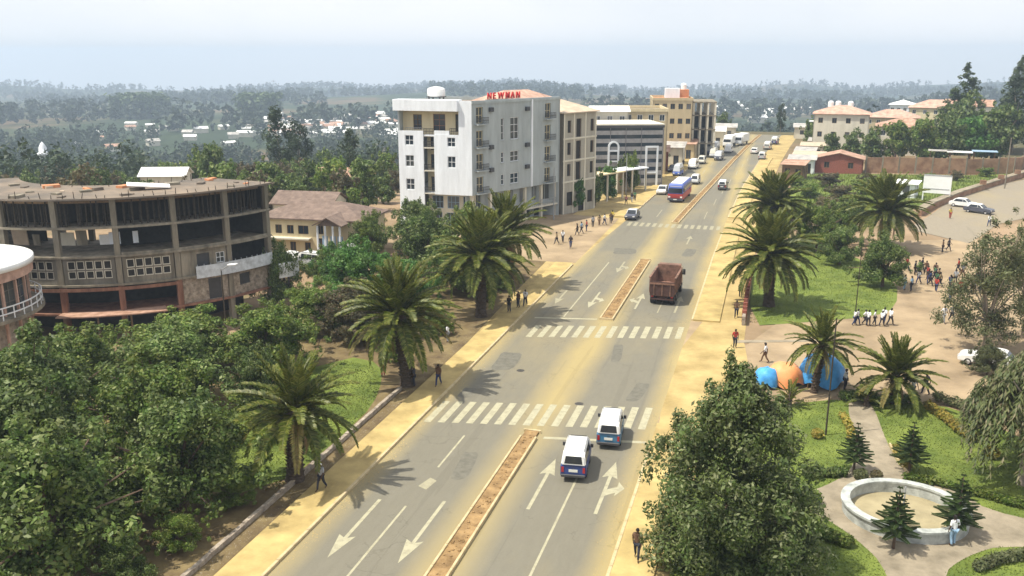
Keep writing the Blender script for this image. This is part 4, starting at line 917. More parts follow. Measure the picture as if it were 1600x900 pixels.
for i, (x, y, rf, lab) in enumerate([(37, 214, 'white_roof', 'small shelter with white sheet roof behind the earth wall'), (33.5, 216, 'tin_roof', 'small shelter with grey tin roof behind the earth wall'), (42.5, 217, 'blue_frame', 'small shelter with dull blue roof behind the earth wall')]):
    s = thing('shelter', lab, 'shelter', (x, y, 0), R_(-8), 'shelters behind the earth wall')
    for px in (0, 4):
        for py in (0, 2.5): MB().box(px - .07, py - .07, -.05, px + .07, py + .07, 4.0).build('post', 'timber', s)
    MB().box(-.5, -.5, 4.0, 4.5, 3.0, 4.12).build('roof', rf, s)

# earth wall, built in bays between posts
ew = thing('earth_wall', 'long brown earth wall behind the grass on the right', 'wall', (19.5, 205.5, 0))
wp = [(0, 0), (10, 1.5), (20, 2.5), (30, 6.5), (37, 16)]
for (ax, ay), (bx, by) in zip(wp, wp[1:]):
    k = 3
    for i in range(k):
        p0 = (ax + (bx - ax) * i / k, ay + (by - ay) * i / k); p1 = (ax + (bx - ax) * (i + 1) / k, ay + (by - ay) * (i + 1) / k)
        ln = math.hypot(p1[0] - p0[0], p1[1] - p0[1]); U = ((p1[0] - p0[0]) / ln, (p1[1] - p0[1]) / ln)
        mb = MB(); lbox(mb, p0, U, .16, ln - .16, 0, .3, -.1, 3.3 + rng.uniform(-.12, .12)); mb.build('wall_panel', 'brown_earth_wall', ew)
        mb = MB(); lbox(mb, p0, U, -.16, .155, -.05, .35, -.1, 3.6); mb.build('wall_post', 'concrete', ew)
# retaining wall along the side street
rw = thing('retaining_wall', 'tan topped retaining wall along the side street', 'wall', (23.0, 150, 0))
wp = [(0, 0), (3.2, 9), (10, 24), (30, 62), (52, 100)]
for (ax, ay), (bx, by) in zip(wp, wp[1:]):
    ln = math.hypot(bx - ax, by - ay); U = ((bx - ax) / ln, (by - ay) / ln)
    mb = MB(); lbox(mb, (ax, ay), U, 0, ln, 0, .9, -.1, .9); mb.build('wall_body', 'brown_earth_wall', rw)
    mb = MB(); lbox(mb, (ax, ay), U, 0, ln, -.15, 1.1, .902, 1.1); mb.build('coping', 'path_dirt', rw)
for u in (.25, .5, .75):
    x, y = 10 + 20 * u, 24 + 38 * u; MB().box(x - .5, y - .4, 1.1, x + .5, y + .4, 1.9).build('wall_pier', 'brown_earth_wall', rw)
struct('weedy_bank', sheet([(20, 150), (24, 160), (33.5, 176), (53, 213), (56, 219), (47, 211), (39, 206), (20, 203), (6, 200), (2, 160), (8, 135)], .02), 'lawn')
# low garden wall by the pavement on the right
gw = thing('garden_wall', 'low reddish wall along the right pavement by the palms', 'wall', (-1.45, 82, 0))
for k in range(14):
    y = 1.4 * k; MB().box(-.15, y, -.05, .15, y + 1.1, .85).build('wall_panel', 'stone_wall', gw); MB().box(-.2, y + 1.1, -.05, .2, y + 1.4, 1.15).build('wall_pier', 'red_brick', gw)
gw2 = thing('garden_kerb', 'low dark kerb wall between left pavement and garden', 'wall', (-25.35, 22, 0))
for k in range(24): MB().box(-.12, 1.5 * k, -.05, .12, 1.5 * k + 1.46, .28 + rng.uniform(-.04, .04)).build('kerb_block', 'stone_wall', gw2)

# billboard and fence poles
bb = thing('billboard', 'white billboard on two posts beside the side street', 'sign', (25.6, 168, 0), R_(-16))
for x in (0, 4.2): MB().box(x - .1, -.1, -.05, x + .1, .1, 4.4).build('post', 'white_metal', bb)
MB().box(-.1, -.16, 1.3, 4.3, -.102, 4.3).build('panel', 'white_paint', bb); MB().box(-.1, -.2, 4.3, 4.3, .14, 4.45).build('top_rail', 'grey_metal', bb); MB().box(.1, -.2, 2.0, 4.1, -.162, 2.12).build('panel_seam', 'grey_metal', bb)
block('guard_hut', 'small white hut left of the billboard', (21.5, 170, 0), R_(-16), 3.2, 3, 2.5, 'white_plaster', 1, 1, 1, 'mono', 'white_roof', 'timber', cat='hut', rh=.3)
def pole(label, x, y, h, lamp=0, m='timber_pole', r=.09, name='utility_pole', z=-.05, bulb=False):
    o = thing(name, label, 'pole', (x, y, 0)); MB().tube((0, 0, z), (0, 0, h), r, r * .7, 8).build('shaft', m, o)
    if lamp:
        MB().tube((0, 0, h - .1), (lamp, -.2, h + .5), .05, .04, 6).build('arm', 'grey_metal', o)
        MB().add([(lamp - .1, -.35, h + .45), (lamp + .9, -.45, h + .6), (lamp + .9, .0, h + .6), (lamp - .1, .05, h + .45), (lamp - .1, -.35, h + .6), (lamp + .9, -.45, h + .72), (lamp + .9, 0, h + .72), (lamp - .1, .05, h + .6)],
                 [(0, 3, 2, 1), (4, 5, 6, 7), (0, 1, 5, 4), (1, 2, 6, 5), (2, 3, 7, 6), (3, 0, 4, 7)]).build('lamp_head', 'white_metal', o, bevel=.04)
    return o
pole('bare thin timber pole on the park lawn before the blue tarps', 4.66, 58.0, 8.0, 0, 'timber_pole', .06)
pole('street lamp with pale head before the curved building', -49.2, 71.5, 4.6, 1.0, 'timber_pole', .07, 'street_lamp', -2.85)
pole('street lamp with pale head at the foot of the curved building', -50.8, 63.5, .6, 1.0, 'grey_metal', .09, 'street_lamp', -2.85)
pole('pale concrete pole by the side street wall', 42.5, 187, 9.5, 0, 'concrete', .14)
pole('tall street pole before the hotel colonnade', -31.2, 131, 8.0, 0, 'grey_metal', .1)
pole('pole beside the glass banded office', -24.8, 160, 7.0, 0, 'grey_metal', .09)
pole('thin pole on the palm island near the dark round tree', 8.9, 90, 6.5, 0, 'timber_pole', .05)
# yellow pipe barrier and white canopy at the side of the hotel
cn = thing('street_canopy', 'long pale canopy edge over the shops past the hotel', 'canopy', (-30.5, 143, 0), R_(65))
MB().box(0, -.4, 4.6, 14, 2.6, 4.8).build('canopy_slab', 'cream_plaster', cn)
for x in (.3, 4.6, 9, 13.6): MB().box(x - .12, -.2, -.05, x + .12, .04, 4.6).build('canopy_post', 'pale_cream', cn)
cn2 = thing('white_canopy', 'short white canopy beyond the bare concrete block', 'canopy', (-26.4, 158, 0), R_(60))
MB().box(0, -.4, 4.2, 9, 3, 4.4).build('canopy_slab', 'white_plaster', cn2); MB().box(0, 3.0, -.05, 9, 3.2, 4.2).build('back_wall', 'yellow_plaster', cn2)
for x in (.3, 4.6, 8.6): MB().box(x - .12, -.2, -.05, x + .12, .04, 4.2).build('canopy_post', 'pale_cream', cn2)

# minaret-like white tower in the valley, far mast
tw = thing('white_tower', 'slender white tower with rounded top in the left valley', 'tower', (-195, 205, float(terrain(-195, 205))))
MB().lathe([(1.3, -2), (1.3, 10), (1.7, 10.1), (1.7, 10.6), (1.2, 10.7), (1.2, 14), (1.6, 14.1), (1.6, 14.6), (1.1, 14.8), (1.0, 16.2), (.5, 17.2), (0, 17.8)], 14).build('shaft', 'white_plaster', tw, True)
for a in range(6):
    o = MB().box(-.04, -.3, 11, .04, .3, 13.2).build('window', 'dark_interior', tw); o.location = (1.2 * math.cos(a), 1.2 * math.sin(a), 0); o.rotation_euler.z = a
ms = thing('far_mast', 'tall thin mast on the far left ridge', 'mast', (-1380, 2330, float(terrain(-1380, 2330))))
MB().tube((0, 0, -2), (0, 0, 40), 1.0, .5, 6).build('shaft', 'grey_metal', ms); MB().box(-6, -.5, 33, 6, .5, 35).build('cross_arm', 'grey_metal', ms)

# valley houses: small, one mesh each
hm = []
for wd, dp, h, rf in ((9, 6, 3, 'white_roof'), (7, 5, 2.8, 'tin_roof'), (12, 6, 3, 'white_roof'), (8, 6, 3, 'rusty_tin')):
    mb = MB().box(-wd / 2, -dp / 2, -2, wd / 2, dp / 2, h)
    a, b_, z = wd / 2 + .5, dp / 2 + .5, h
    mb.add([(-a, -b_, z), (a, -b_, z), (a, b_, z), (-a, b_, z), (-a, 0, z + 1.6), (a, 0, z + 1.6)], [(0, 1, 5, 4), (2, 3, 4, 5), (0, 4, 3), (1, 2, 5)], 1)
    hm.append(mb.mesh('valley_house', ['pale_cream', rf]))
LBL = ['far white roofed house in the valley left of the hotel', 'far white roofed house in the haze beyond the road end', 'far house on the left hillside fields']
def place_house(pd, rr, lab, sc_=1.0):
    a = R_(pd); x, y = rr * math.sin(a), rr * math.cos(a); hk = rng.randrange(4); o = link('valley_house', hm[hk]); lab = lab.replace('white roofed house', ['white roofed house', 'grey tin roofed house', 'long white roofed house', 'rust roofed house'][hk]).replace('far house', ['far white roofed house', 'far grey roofed house', 'far long white roofed house', 'far rust roofed house'][hk]); o.location = (x, y, float(terrain(x, y)) + .1)
    o.rotation_euler.z = -a + rng.uniform(-.5, .5); o.scale = [sc_ * rng.uniform(.8, 1.3)] * 3; tag(o, lab, 'house', 'houses far off in the valley')
for k in range(110): place_house(rng.uniform(-31, -21.5), rng.gauss(900, 75), LBL[0], 1.15)
for k in range(26): place_house(rng.uniform(-42, -31), rng.gauss(860, 90), LBL[2], 1.0)
for k in range(30): place_house(rng.uniform(-8, 3), rng.gauss(1250, 120), LBL[1], 1.6)

# ------------------------------------------------------------------ vegetation
def leaves(centers, radii, n, size, asp=.5, up=.35, shell=.55, seed=0, droop=0.0, jitter=.35):
    """n leaf-shaped quads spread through ellipsoid clumps. centers (k,3), radii (k,3)"""
    g = np.random.default_rng(seed); centers = np.asarray(centers, float); radii = np.asarray(radii, float)
    vol = radii.prod(1) ** .67; p = vol / vol.sum(); ci = g.choice(len(centers), n, p=p)
    d = g.normal(size=(n, 3)); d /= np.linalg.norm(d, axis=1)[:, None]
    rr = shell + (1 - shell) * g.random(n) ** .7; rr *= 1 + jitter * (g.random(n) - .5) * (g.random(n) < .3)
    pos = centers[ci] + d * rr[:, None] * radii[ci]
    nrm = d * .9 + g.normal(size=(n, 3)) * .55; nrm[:, 2] += up; nrm /= np.linalg.norm(nrm, axis=1)[:, None]
    ax = g.normal(size=(n, 3)); ax[:, 2] -= droop; ax -= nrm * (ax * nrm).sum(1)[:, None]; ax /= np.linalg.norm(ax, axis=1)[:, None]
    bx = np.cross(nrm, ax); s = size * (.45 + 1.25 * g.random(n) ** 1.6)[:, None]
    v = np.stack([pos - ax * s * .5, pos + bx * s * asp * .5 - ax * s * .05, pos + ax * s * .5, pos - bx * s * asp * .5 - ax * s * .05], 1).reshape(-1, 3)
    return v, np.arange(4 * n).reshape(-1, 4)
def limbs(base_r, h_fork, tips, name, m, lean=(0, 0), k=7):
    mb = MB(); f = Vector((lean[0], lean[1], h_fork)); mb.tube((0, 0, -.15), (lean[0] * .4, lean[1] * .4, h_fork * .5), base_r * 1.15, base_r * .85, k); mb.tube((lean[0] * .4, lean[1] * .4, h_fork * .5), f, base_r * .85, base_r * .68, k)
    for t in tips:
        t = Vector(t); md = f.lerp(t, .5) + Vector((rng.uniform(-.2, .2), rng.uniform(-.2, .2), rng.uniform(.0, .35))); r = base_r * rng.uniform(.36, .5)
        mb.tube(f, md, r, r * .6, 6); mb.tube(md, t, r * .6, r * .2, 5)
    return mb.mesh(name, m)
TREES = {}
def tree_kind(key, trunk, crown): TREES[key] = (trunk, crown)
def dome(seed, R, h, n_cl, cr, flat=.75, low=.25, irregular=.25, spurs=0):
    g = random.Random(seed); cs, rs = [], []
    for i in range(n_cl):
        a = g.uniform(0, 2 * math.pi); u = g.random() ** .5; zt = g.random()
        r = R * (1 - irregular * g.random()) * math.sqrt(max(0, 1 - (zt * .9) ** 2)) * u ** .6; r = max(0, r - cr * .5)
        z = h * (low + (1 - low) * (.12 + .8 * zt)) - cr * .3
        cs.append((r * math.cos(a), r * math.sin(a), z)); q = cr * g.uniform(.55, 1.35); rs.append((q, q, q * flat))
    for i in range(spurs):                                    # leading shoots that break the outline
        a = g.uniform(0, 6.28); e = g.uniform(.05, 1.45); rr = g.uniform(.98, 1.14); q = cr * g.uniform(.3, .55)
        cs.append((R * rr * math.cos(e) * math.cos(a), R * rr * math.cos(e) * math.sin(a), h * (low + .1) + h * (.9 - low) * rr * math.sin(e))); rs.append((q, q, q * 1.3))
    return cs, rs
for i in range(4):                                          # broad crowns, built dense, nominal 4 m radius, 7 m tall
    cs, rs = dome(20 + i, 4.9, 7.2, 74, .98, .8, .12, .5, 26)
    v, f = leaves(cs, rs, 30000, .235, .55, seed=i, shell=.4)
    for mk in ('leaf_dark', 'leaf_mid', 'leaf_bright', 'leaf_olive', 'leaf_grey'):
        if mk in ('leaf_bright', 'leaf_olive', 'leaf_grey') and i > 1: continue
        tree_kind((mk, i), limbs(.26, 2.2, cs[::4], 'trunk', 'bark'), npmesh('crown', v, f, mk))
for i in range(3):                                          # lighter crowns with fewer leaves for the middle distance
    cs, rs = dome(60 + i, 4.0, 7.0, 30, 1.15, .8, .15, .45, 10)
    v, f = leaves(cs, rs, 5200, .46, .6, seed=70 + i)
    for mk in ('leaf_dark', 'leaf_mid', 'leaf_bright', 'leaf_olive'): tree_kind((mk + '_far', i), limbs(.26, 2.0, cs[::5], 'trunk', 'bark'), npmesh('crown', v, f, mk))
for i in range(3):                                          # eucalyptus: tall, narrow, gappy
    g = random.Random(90 + i); cs, rs = [], []
    for k in range(34):
        z = 4 + 13 * (k / 34) + g.uniform(-.6, .6); r = (1 - abs((z - 9.5) / 9.5) ** 1.7) * 3.0 * g.random() ** .5; a = g.uniform(0, 6.28)
        cs.append((r * math.cos(a), r * math.sin(a), z)); q = g.uniform(.8, 1.5); rs.append((q, q, q * 1.1))
    v, f = leaves(cs, rs, 4200, .55, .45, seed=100 + i, droop=.8); tree_kind(('euc', i), limbs(.24, 6, cs[::5], 'trunk', 'pale_bark'), npmesh('crown', v, f, 'leaf_euc'))
for i in range(2):                                          # big conical conifers
    g = random.Random(120 + i); cs, rs = [], []
    for k in range(130):
        t = k / 130; z = 2 + 16.6 * t; r = (1 - t) ** .72 * 4.6 * (g.random() ** .5) * g.uniform(.85, 1.06); a = g.uniform(0, 6.28)
        cs.append((r * math.cos(a), r * math.sin(a), z)); q = g.uniform(.7, 1.2) * (1.1 - .7 * t); rs.append((q, q, q * 1.0))
    for k in range(4): cs.append((0, 0, 18.3 + .3 * k)); rs.append((.3, .3, .4))
    v, f = leaves(cs, rs, 15000, .42, .4, seed=130 + i); tree_kind(('conifer', i), limbs(.4, 5, cs[:40:5], 'trunk', 'bark'), npmesh('crown', v, f, 'leaf_conifer'))
# thin feathery tree: many small grey-green sprays with sky between them
for i in range(2):
    cs, rs = dome(140 + i, 4.3, 9.8, 84, .8, .95, .06, .55, 16)
    v, f = leaves(cs, rs, 19000, .22, .34, seed=141 + i, shell=.1); tree_kind(('feather', i), limbs(.16, 2.4, cs[::4], 'trunk', 'pale_bark'), npmesh('crown', v, f, 'leaf_grey'))
# weeping tree: hanging strands
def weeping(seed):
    g = np.random.default_rng(seed); V, F = [], []; tips = []
    for k in range(330):
        a = g.uniform(0, 6.28); r = 2.9 * g.random() ** .5; top = 6.6 - .22 * r * r + g.uniform(-.5, .3); ln = g.uniform(1.4, 3.6); steps = int(ln / .11)
        x, y = r * math.cos(a), r * math.sin(a)
        if k % 12 == 0: tips.append((x * .9, y * .9, top - .2))
        for s in range(steps):
            t = s / steps; z = top - ln * t ** 1.15; ox, oy = x * (1 + .22 * math.sin(t * 2.2)), y * (1 + .22 * math.sin(t * 2.2))
            for q in range(2):
                b_ = g.uniform(0, 6.28); dx, dy = math.cos(b_), math.sin(b_); l_ = g.uniform(.18, .34); w_ = .045
                p = np.array([ox, oy, z]); e = p + np.array([dx * l_, dy * l_, -l_ * 1.1]); sd_ = np.array([-dy, dx, 0]) * w_
                o = len(V); V += [p, (p + e) / 2 + sd_, e, (p + e) / 2 - sd_]; F.append((o, o + 1, o + 2, o + 3))
    return np.array(V), np.array(F), tips
v, f, tips = weeping(5); tree_kind(('weeping', 0), limbs(.3, 3.0, tips, 'trunk', 'pale_bark'), npmesh('crown', v, f, 'leaf_weep'))
def tree(name, label, key, x, y, s=1.0, sz=None, rz=None, group=None, cat='tree', z=None):
    tr, cw = TREES[key]; zz = (float(terrain(x, y)) + .03) if z is None else z
    o = thing(name, label, cat, (x, y, zz), rng.uniform(0, 6.28) if rz is None else rz, group)
    o.scale = (s, s, sz or s); link('trunk', tr, o); link('crown', cw, o); return o

# the big grove left of the road: (x, y, scale, height scale, kind, variant, label)
GL = 'grove of trees left of the road'
for x, y, s, sz, k, i, lab in [
    (-31.5, 30.0, 1.12, 1.0, 'leaf_dark', 0, 'large dark leafy tree filling the bottom left corner'),
    (-37.5, 34.5, 1.15, 1.05, 'leaf_dark', 1, 'large dark tree at the left edge below the round pavilion'),
    (-29.6, 37.6, .95, .92, 'leaf_dark', 2, 'dark leafy tree left of the nearest palm trunk'),
    (-34.8, 42.4, 1.0, .88, 'leaf_mid', 3, 'mid green tree in the heart of the left grove'),
    (-42.5, 41.0, 1.1, 1.08, 'leaf_dark', 3, 'dark tree at the left edge in front of the round pavilion'),
    (-46.5, 49.5, 1.0, .82, 'leaf_mid', 0, 'leafy tree standing before the pavilion balcony'),
    (-39.8, 50.4, 1.1, .78, 'leaf_dark', 2, 'dark leafy tree before the middle of the curved building'),
    (-43.5, 57.0, 1.1, .64, 'leaf_mid', 1, 'broad green crown at the foot of the curved building'),
    (-37.5, 59.5, .95, .7, 'leaf_mid', 2, 'green tree behind the nearest palm crown'),
    (-33.4, 52.0, .55, .6, 'leaf_dark', 0, 'small dark tree at the left lawn edge'),
    (-33.5, 67.5, .78, .72, 'leaf_olive', 0, 'olive brown bushy tree between two palms'),
    (-38.5, 69.0, .8, .62, 'leaf_mid', 3, 'green tree left of the olive bushy tree'),
    (-38.8, 79.5, .9, .85, 'leaf_bright', 0, 'bright green tree before the cream house'),
    (-34.0, 78.5, .75, .72, 'leaf_bright', 1, 'bright green tree left of the third palm'),
    (-30.5, 69.5, .5, .5, 'leaf_mid', 0, 'small green tree behind the second palm trunk'),
    (-31.2, 85.5, .8, .85, 'leaf_dark', 1, 'dark tree behind the third palm crown'),
    (-37.5, 93.5, .95, 1.0, 'leaf_dark', 0, 'dark tree between cream house and hotel'),
    (-33.5, 99.5, .85, .95, 'leaf_mid', 1, 'green tree before the hotel front'),
    (-41.5, 103.5, .8, .85, 'leaf_dark', 2, 'dark round tree at the foot of the white hotel'),
    (-29.8, 92.5, .7, .7, 'leaf_bright', 1, 'bright green tree right of the third palm trunk'),
    (-51.5, 57.5, .5, .62, 'leaf_dark', 3, 'small dark tree between pavilion and curved building'),
    (-50.8, 84.6, .62, .98, 'leaf_dark', 0, 'dark bushy tree at the right end of the curved building'),
    (-46.6, 99.0, .62, .75, 'leaf_mid', 0, 'green tree at the right corner of the cream house'),
    (-45.0, 109.5, .7, .8, 'leaf_dark', 1, 'dark tree between the cream house and hotel wall'),
    (-28.6, 47.8, .42, .45, 'leaf_dark', 1, 'small dark shrub tree behind the nearest palm trunk'),
    (-48.0, 90.0, .6, .55, 'leaf_mid', 2, 'low green tree before the cream house yard wall'),
    (-44.5, 86.0, .65, .6, 'leaf_bright', 0, 'low bright tree before the cream house porch')]:
    tree('broadleaf_tree', lab, (k, i), x, y, s, sz, group=GL)
for x, y, s, lab in [(-27.3, 34.2, .3, 'low shrub at the garden kerb bottom left'), (-27.0, 38.9, .26, 'small shrub beside the nearest palm trunk'), (-28.0, 31.0, .35, 'leafy shrub below the dark grove tree'), (-28.2, 63.8, .3, 'shrub on the lawn behind the second palm'), (-28.5, 73.5, .34, 'dark shrub between second and third palms'),
        (-26.9, 83.3, .32, 'shrub right of the third palm'), (-27.0, 88.0, .34, 'shrub under the fourth palm'), (-27.2, 71.5, .26, 'low shrub by the left pavement near the second crossing')]:
    tree('shrub', lab, ('leaf_mid' if s < .33 else 'leaf_dark', 1), x, y, s, s * .9, group='shrubs by the left pavement', cat='shrub')

# foreground silver-leaved tree on the right: conical, dense
g = random.Random(201); cs, rs = [], []
for k in range(210):
    t = k / 210; z = .3 + 9.3 * t ** 1.1; prof = 4.75 * (1 - t ** 3.0) * (.85 + .15 * min(1, z / 2.5)) + .1
    r = prof * (g.random() ** .4) * g.uniform(.7, 1.1); a = g.uniform(0, 6.28); q = g.uniform(.7, 1.15) * (1.05 - .4 * t)
    cs.append((max(0, r - .4) * math.cos(a), max(0, r - .4) * math.sin(a), z)); rs.append((q, q, q * .95))
for k in range(4): cs.append((-.5 + g.uniform(-.15, .15), g.uniform(-.15, .15), 9.5 + .3 * k)); rs.append((.42 - .06 * k,) * 2 + (.4,))
for k in range(26):
    a = g.uniform(0, 6.28); z = g.uniform(1, 9); rr = 4.9 * (1 - (z / 10) ** 2.6) * g.uniform(.86, .99); q = g.uniform(.3, .5); cs.append((rr * math.cos(a), rr * math.sin(a), z)); rs.append((q, q, q * 1.4))
v, f = leaves(cs, rs, 80000, .205, .45, seed=202, shell=.35, up=.4); tree_kind(('silver', 0), limbs(.28, 3.0, cs[:150:6], 'trunk', 'bark'), npmesh('crown', v, f, 'leaf_silver'))
tree('silver_oak_tree', 'large dense conical tree in the foreground beside the right pavement', ('silver', 0), -.6, 41.0, 1.0, 1.02, 0)

# right side trees
tree('feathery_tree', 'thin grey feathery tree over the plaza at the right edge', ('feather', 0), 18.3, 80.0, 1.12, 1.12, 1.0)
tree('feathery_tree', 'second grey feathery tree just behind, cut by the right edge', ('feather', 1), 22.4, 85.0, 1.1, 1.1, 2.0)
tree('shrub', 'grey scrubby bush before the white car on the plaza', ('leaf_grey', 0), 17.3, 73.6, .33, .36, cat='shrub')
tree('weeping_tree', 'drooping grey green tree at the right edge of the park', ('weeping', 0), 15.3, 53.8, 1.1, 1.12, .4)
tree('weeping_tree', 'drooping tree cut by the right edge beyond the pond', ('weeping', 0), 17.8, 57.5, 1.15, 1.2, 2.4)
for x, y, s, k, i, lab in [(12.4, 101.0, .72, 'leaf_dark', 0, 'dark round tree on the palm island'), (8.6, 111, .6, 'leaf_dark', 1, 'dark tree between the island palms'), (6.3, 118, .8, 'leaf_mid', 2, 'green tree behind the near island palm'), (9.8, 127, .7, 'leaf_dark', 3, 'dark leafy tree at the far island end')]:
    tree('island_tree', lab, (k, i), x, y, s, s * 1.05, group='trees on the palm island')
for k, (x, y, s, mk) in enumerate([(4, 140, .7, 'leaf_mid_far'), (8.5, 147, .75, 'leaf_olive_far'), (14, 152, .7, 'leaf_mid_far'), (18.5, 158, .6, 'leaf_mid_far'), (12, 163, .7, 'leaf_olive_far'), (7, 165, .7, 'leaf_mid_far'), (16, 172, .7, 'leaf_mid_far'), (11, 180, .7, 'leaf_olive_far'), (5, 178, .6, 'leaf_mid_far'), (18, 186, .55, 'leaf_olive_far'), (24, 186, .5, 'leaf_mid_far'), (30, 192, .5, 'leaf_mid_far'), (36, 197, .5, 'leaf_olive_far'), (43, 205, .5, 'leaf_mid_far')]):
    tree('roadside_bush', 'green bush in the scrub behind the island palms' if k < 10 else 'green bush on the bank below the earth wall', (mk, k % 3), x, y, s, s * .55, group='bushes in the scrub right of the road' if k < 10 else 'bushes on the bank', cat='bush')
for k, (x, y, s, sz, mk, lab) in enumerate([(22.5, 226, .9, 1.1, 'leaf_dark_far', 'dark tree before the pale villa'), (27.5, 225, 1.1, 1.4, 'leaf_mid_far', 'green tree right of the dark villa tree'), (33, 226, 1.25, 1.5, 'leaf_mid_far', 'tall green tree in the row behind the earth wall'), (38.5, 229, 1.3, 1.5, 'leaf_dark_far', 'broad dark tree in the row behind the earth wall'), (44, 230, 1.35, 1.55, 'leaf_bright_far', 'bright green tree in the row behind the earth wall'), (49.5, 234, 1.5, 1.8, 'leaf_dark_far', 'large dark tree at the right end of the wall row'), (18.5, 230, .7, 1.0, 'leaf_dark_far', 'small dark tree right of the cream flats'), (43, 252, 1.3, 1.5, 'leaf_dark_far', 'dark tree behind the wall row near the villas'), (33, 262, .9, 1.0, 'leaf_mid_far', 'green tree half hiding the long villa'), (48, 262, 1.5, 2.0, 'leaf_dark_far', 'dark tree below the tall conifer'), (56, 255, 1.4, 1.8, 'leaf_dark_far', 'dark tree beside the grey edge house'), (24, 275, .8, 1.0, 'leaf_dark_far', 'dark tree left of the long villa')]):
    tree('wall_tree', lab, (mk, k % 3), x, y, s, sz, group='trees behind the earth wall')
tree('conifer_tree', 'tall dark conical conifer on the right skyline', ('conifer', 0), 51.0, 283, 1.75, 1.16, 0)
tree('conifer_tree', 'tallest conifer at the right edge of the skyline', ('conifer', 1), 61.0, 268, 1.5, 1.25, 0)
tree('eucalyptus_tree', 'tall airy eucalyptus left of the skyline conifer at the right edge', ('euc', 0), 59.0, 258, 1.25, 1.12, 0)
# trees right and left of the far road
for k, (x, y, s, sz, key, lab) in enumerate([(-27.8, 146, .62, .8, ('leaf_mid_far', 0), 'small green street tree past the hotel colonnade'), (-29.5, 139.5, .55, .75, ('leaf_bright_far', 1), 'yellow green street tree beside the hotel'), (-26.8, 153, .6, .85, ('leaf_bright_far', 2), 'green street tree at the pale canopy'), (-24.6, 165, .55, .95, ('leaf_mid_far', 0), 'bushy street tree before the banded office'), (-25.8, 169, .5, .9, ('leaf_dark_far', 1), 'dark street tree at the arch of the banded office'), (-23.3, 199, .5, .7, ('leaf_dark_far', 2), 'dark street tree near the brick shop'), (-20.5, 228, .6, .9, ('leaf_dark_far', 0), 'dark street tree at the far left kerb'), (13, 222, .7, 1.0, ('leaf_dark_far', 1), 'dark tree among the right roadside kiosks'), (10, 262, .8, 1.1, ('leaf_dark_far', 2), 'dark tree beyond the right kiosks'), (2.0, 302, .5, .55, ('euc', 1), 'hazy tall tree beyond the road end'), (-16, 305, .8, .9, ('leaf_dark_far', 0), 'hazy dark tree left of the market shed')]):
    tree('street_tree', lab, key, x, y, s, sz, group='street trees along the far road')
# middle distance, left of the hotel
for k, (x, y, s, sz, key, lab) in enumerate([(-112, 190, 1.15, 1.1, ('euc', 0), 'tall hazy eucalyptus left of the hotel'), (-105, 186, 1.0, .9, ('euc', 1), 'hazy eucalyptus beside the tall one left of the hotel'), (-118, 168, 1.1, 1.35, ('leaf_mid_far', 0), 'green tree rising behind the curved building roof'), (-112, 163, 1.0, 1.55, ('leaf_dark_far', 1), 'dark pointed tree behind the curved building roof'), (-124, 176, .9, 1.0, ('leaf_mid_far', 2), 'rounded tree behind the curved building'), (-72, 140, 1.0, 1.15, ('leaf_mid_far', 1), 'round green tree left of the hotel'), (-80, 146, .95, 1.0, ('leaf_dark_far', 0), 'dark round tree behind the cream house'), (-66, 131, .7, .75, ('leaf_bright_far', 2), 'small bright tree by the left hotel wall'), (-88, 137, .8, .8, ('leaf_mid_far', 0), 'green tree behind the brown roof'), (-60, 122, .6, .75, ('leaf_mid_far', 2), 'small tree at the left foot of the hotel'), (-96, 150, .9, .95, ('leaf_olive_far', 1), 'olive tree behind the curved building end'), (-84, 170, .8, .75, ('euc', 2), 'slender eucalyptus between curved building and hotel'), (-62, 176, .9, 1.1, ('leaf_dark_far', 2), 'dark tree behind the hotel left side'), (-72, 120, .5, .55, ('leaf_mid_far', 1), 'low tree behind the cream house roof ridge')]):
    tree('valley_edge_tree', lab, key, x, y, s, sz, group='trees at the valley edge')
block('tin_roof_house', 'rust roofed house among the trees left of the hotel', (-88, 158, float(terrain(-88, 158)) + .4), R_(10), 12, 7, 3.2, 'pale_cream', 1, 3, 2, 'gable', 'rusty_tin', cat='house', rh=1.6)
block('back_house', 'smaller brown roofed house behind the cream house', (-69, 114, 0), R_(4), 9, 6, 3.4, 'pale_cream', 1, 3, 2, 'gable', 'brown_roof', cat='house', rh=1.5)
block('white_roof_shed', 'white roofed shed above the curved building roof', (-112, 140, float(terrain(-112, 140)) + 1), R_(20), 8, 5, 4.0, 'pale_cream', 1, 2, 1, 'gable', 'white_roof', cat='house', rh=1.4)
gtr = random.Random(77); cnt = 0
while cnt < 74:                                            # thick growth on the slope behind the curved building
    x, y = gtr.uniform(-175, -58), gtr.uniform(108, 205); r = math.hypot(x, y); a_ = math.degrees(math.atan2(x, y))
    if r < 128 or a_ < -50 or a_ > -22.5 or (abs(x + 106) < 13 and abs(y - 144) < 9) or (abs(x + 82) < 11 and abs(y - 160) < 8): continue
    s = gtr.uniform(.65, 1.05); mk = gtr.choice(['leaf_dark_far', 'leaf_dark_far', 'leaf_mid_far', 'leaf_olive_far'])
    tree('slope_tree', '%s tree in the thick growth behind the %s' % ({'leaf_dark_far': 'dark green', 'leaf_mid_far': 'fresh green', 'leaf_olive_far': 'olive brown'}[mk], 'curved building' if a_ < -33 else 'cream house' if a_ < -27 else 'left side of the hotel'), (mk, gtr.randrange(3)), x, y, s, s * gtr.uniform(.9, 1.25), group='thick growth on the slope'); cnt += 1
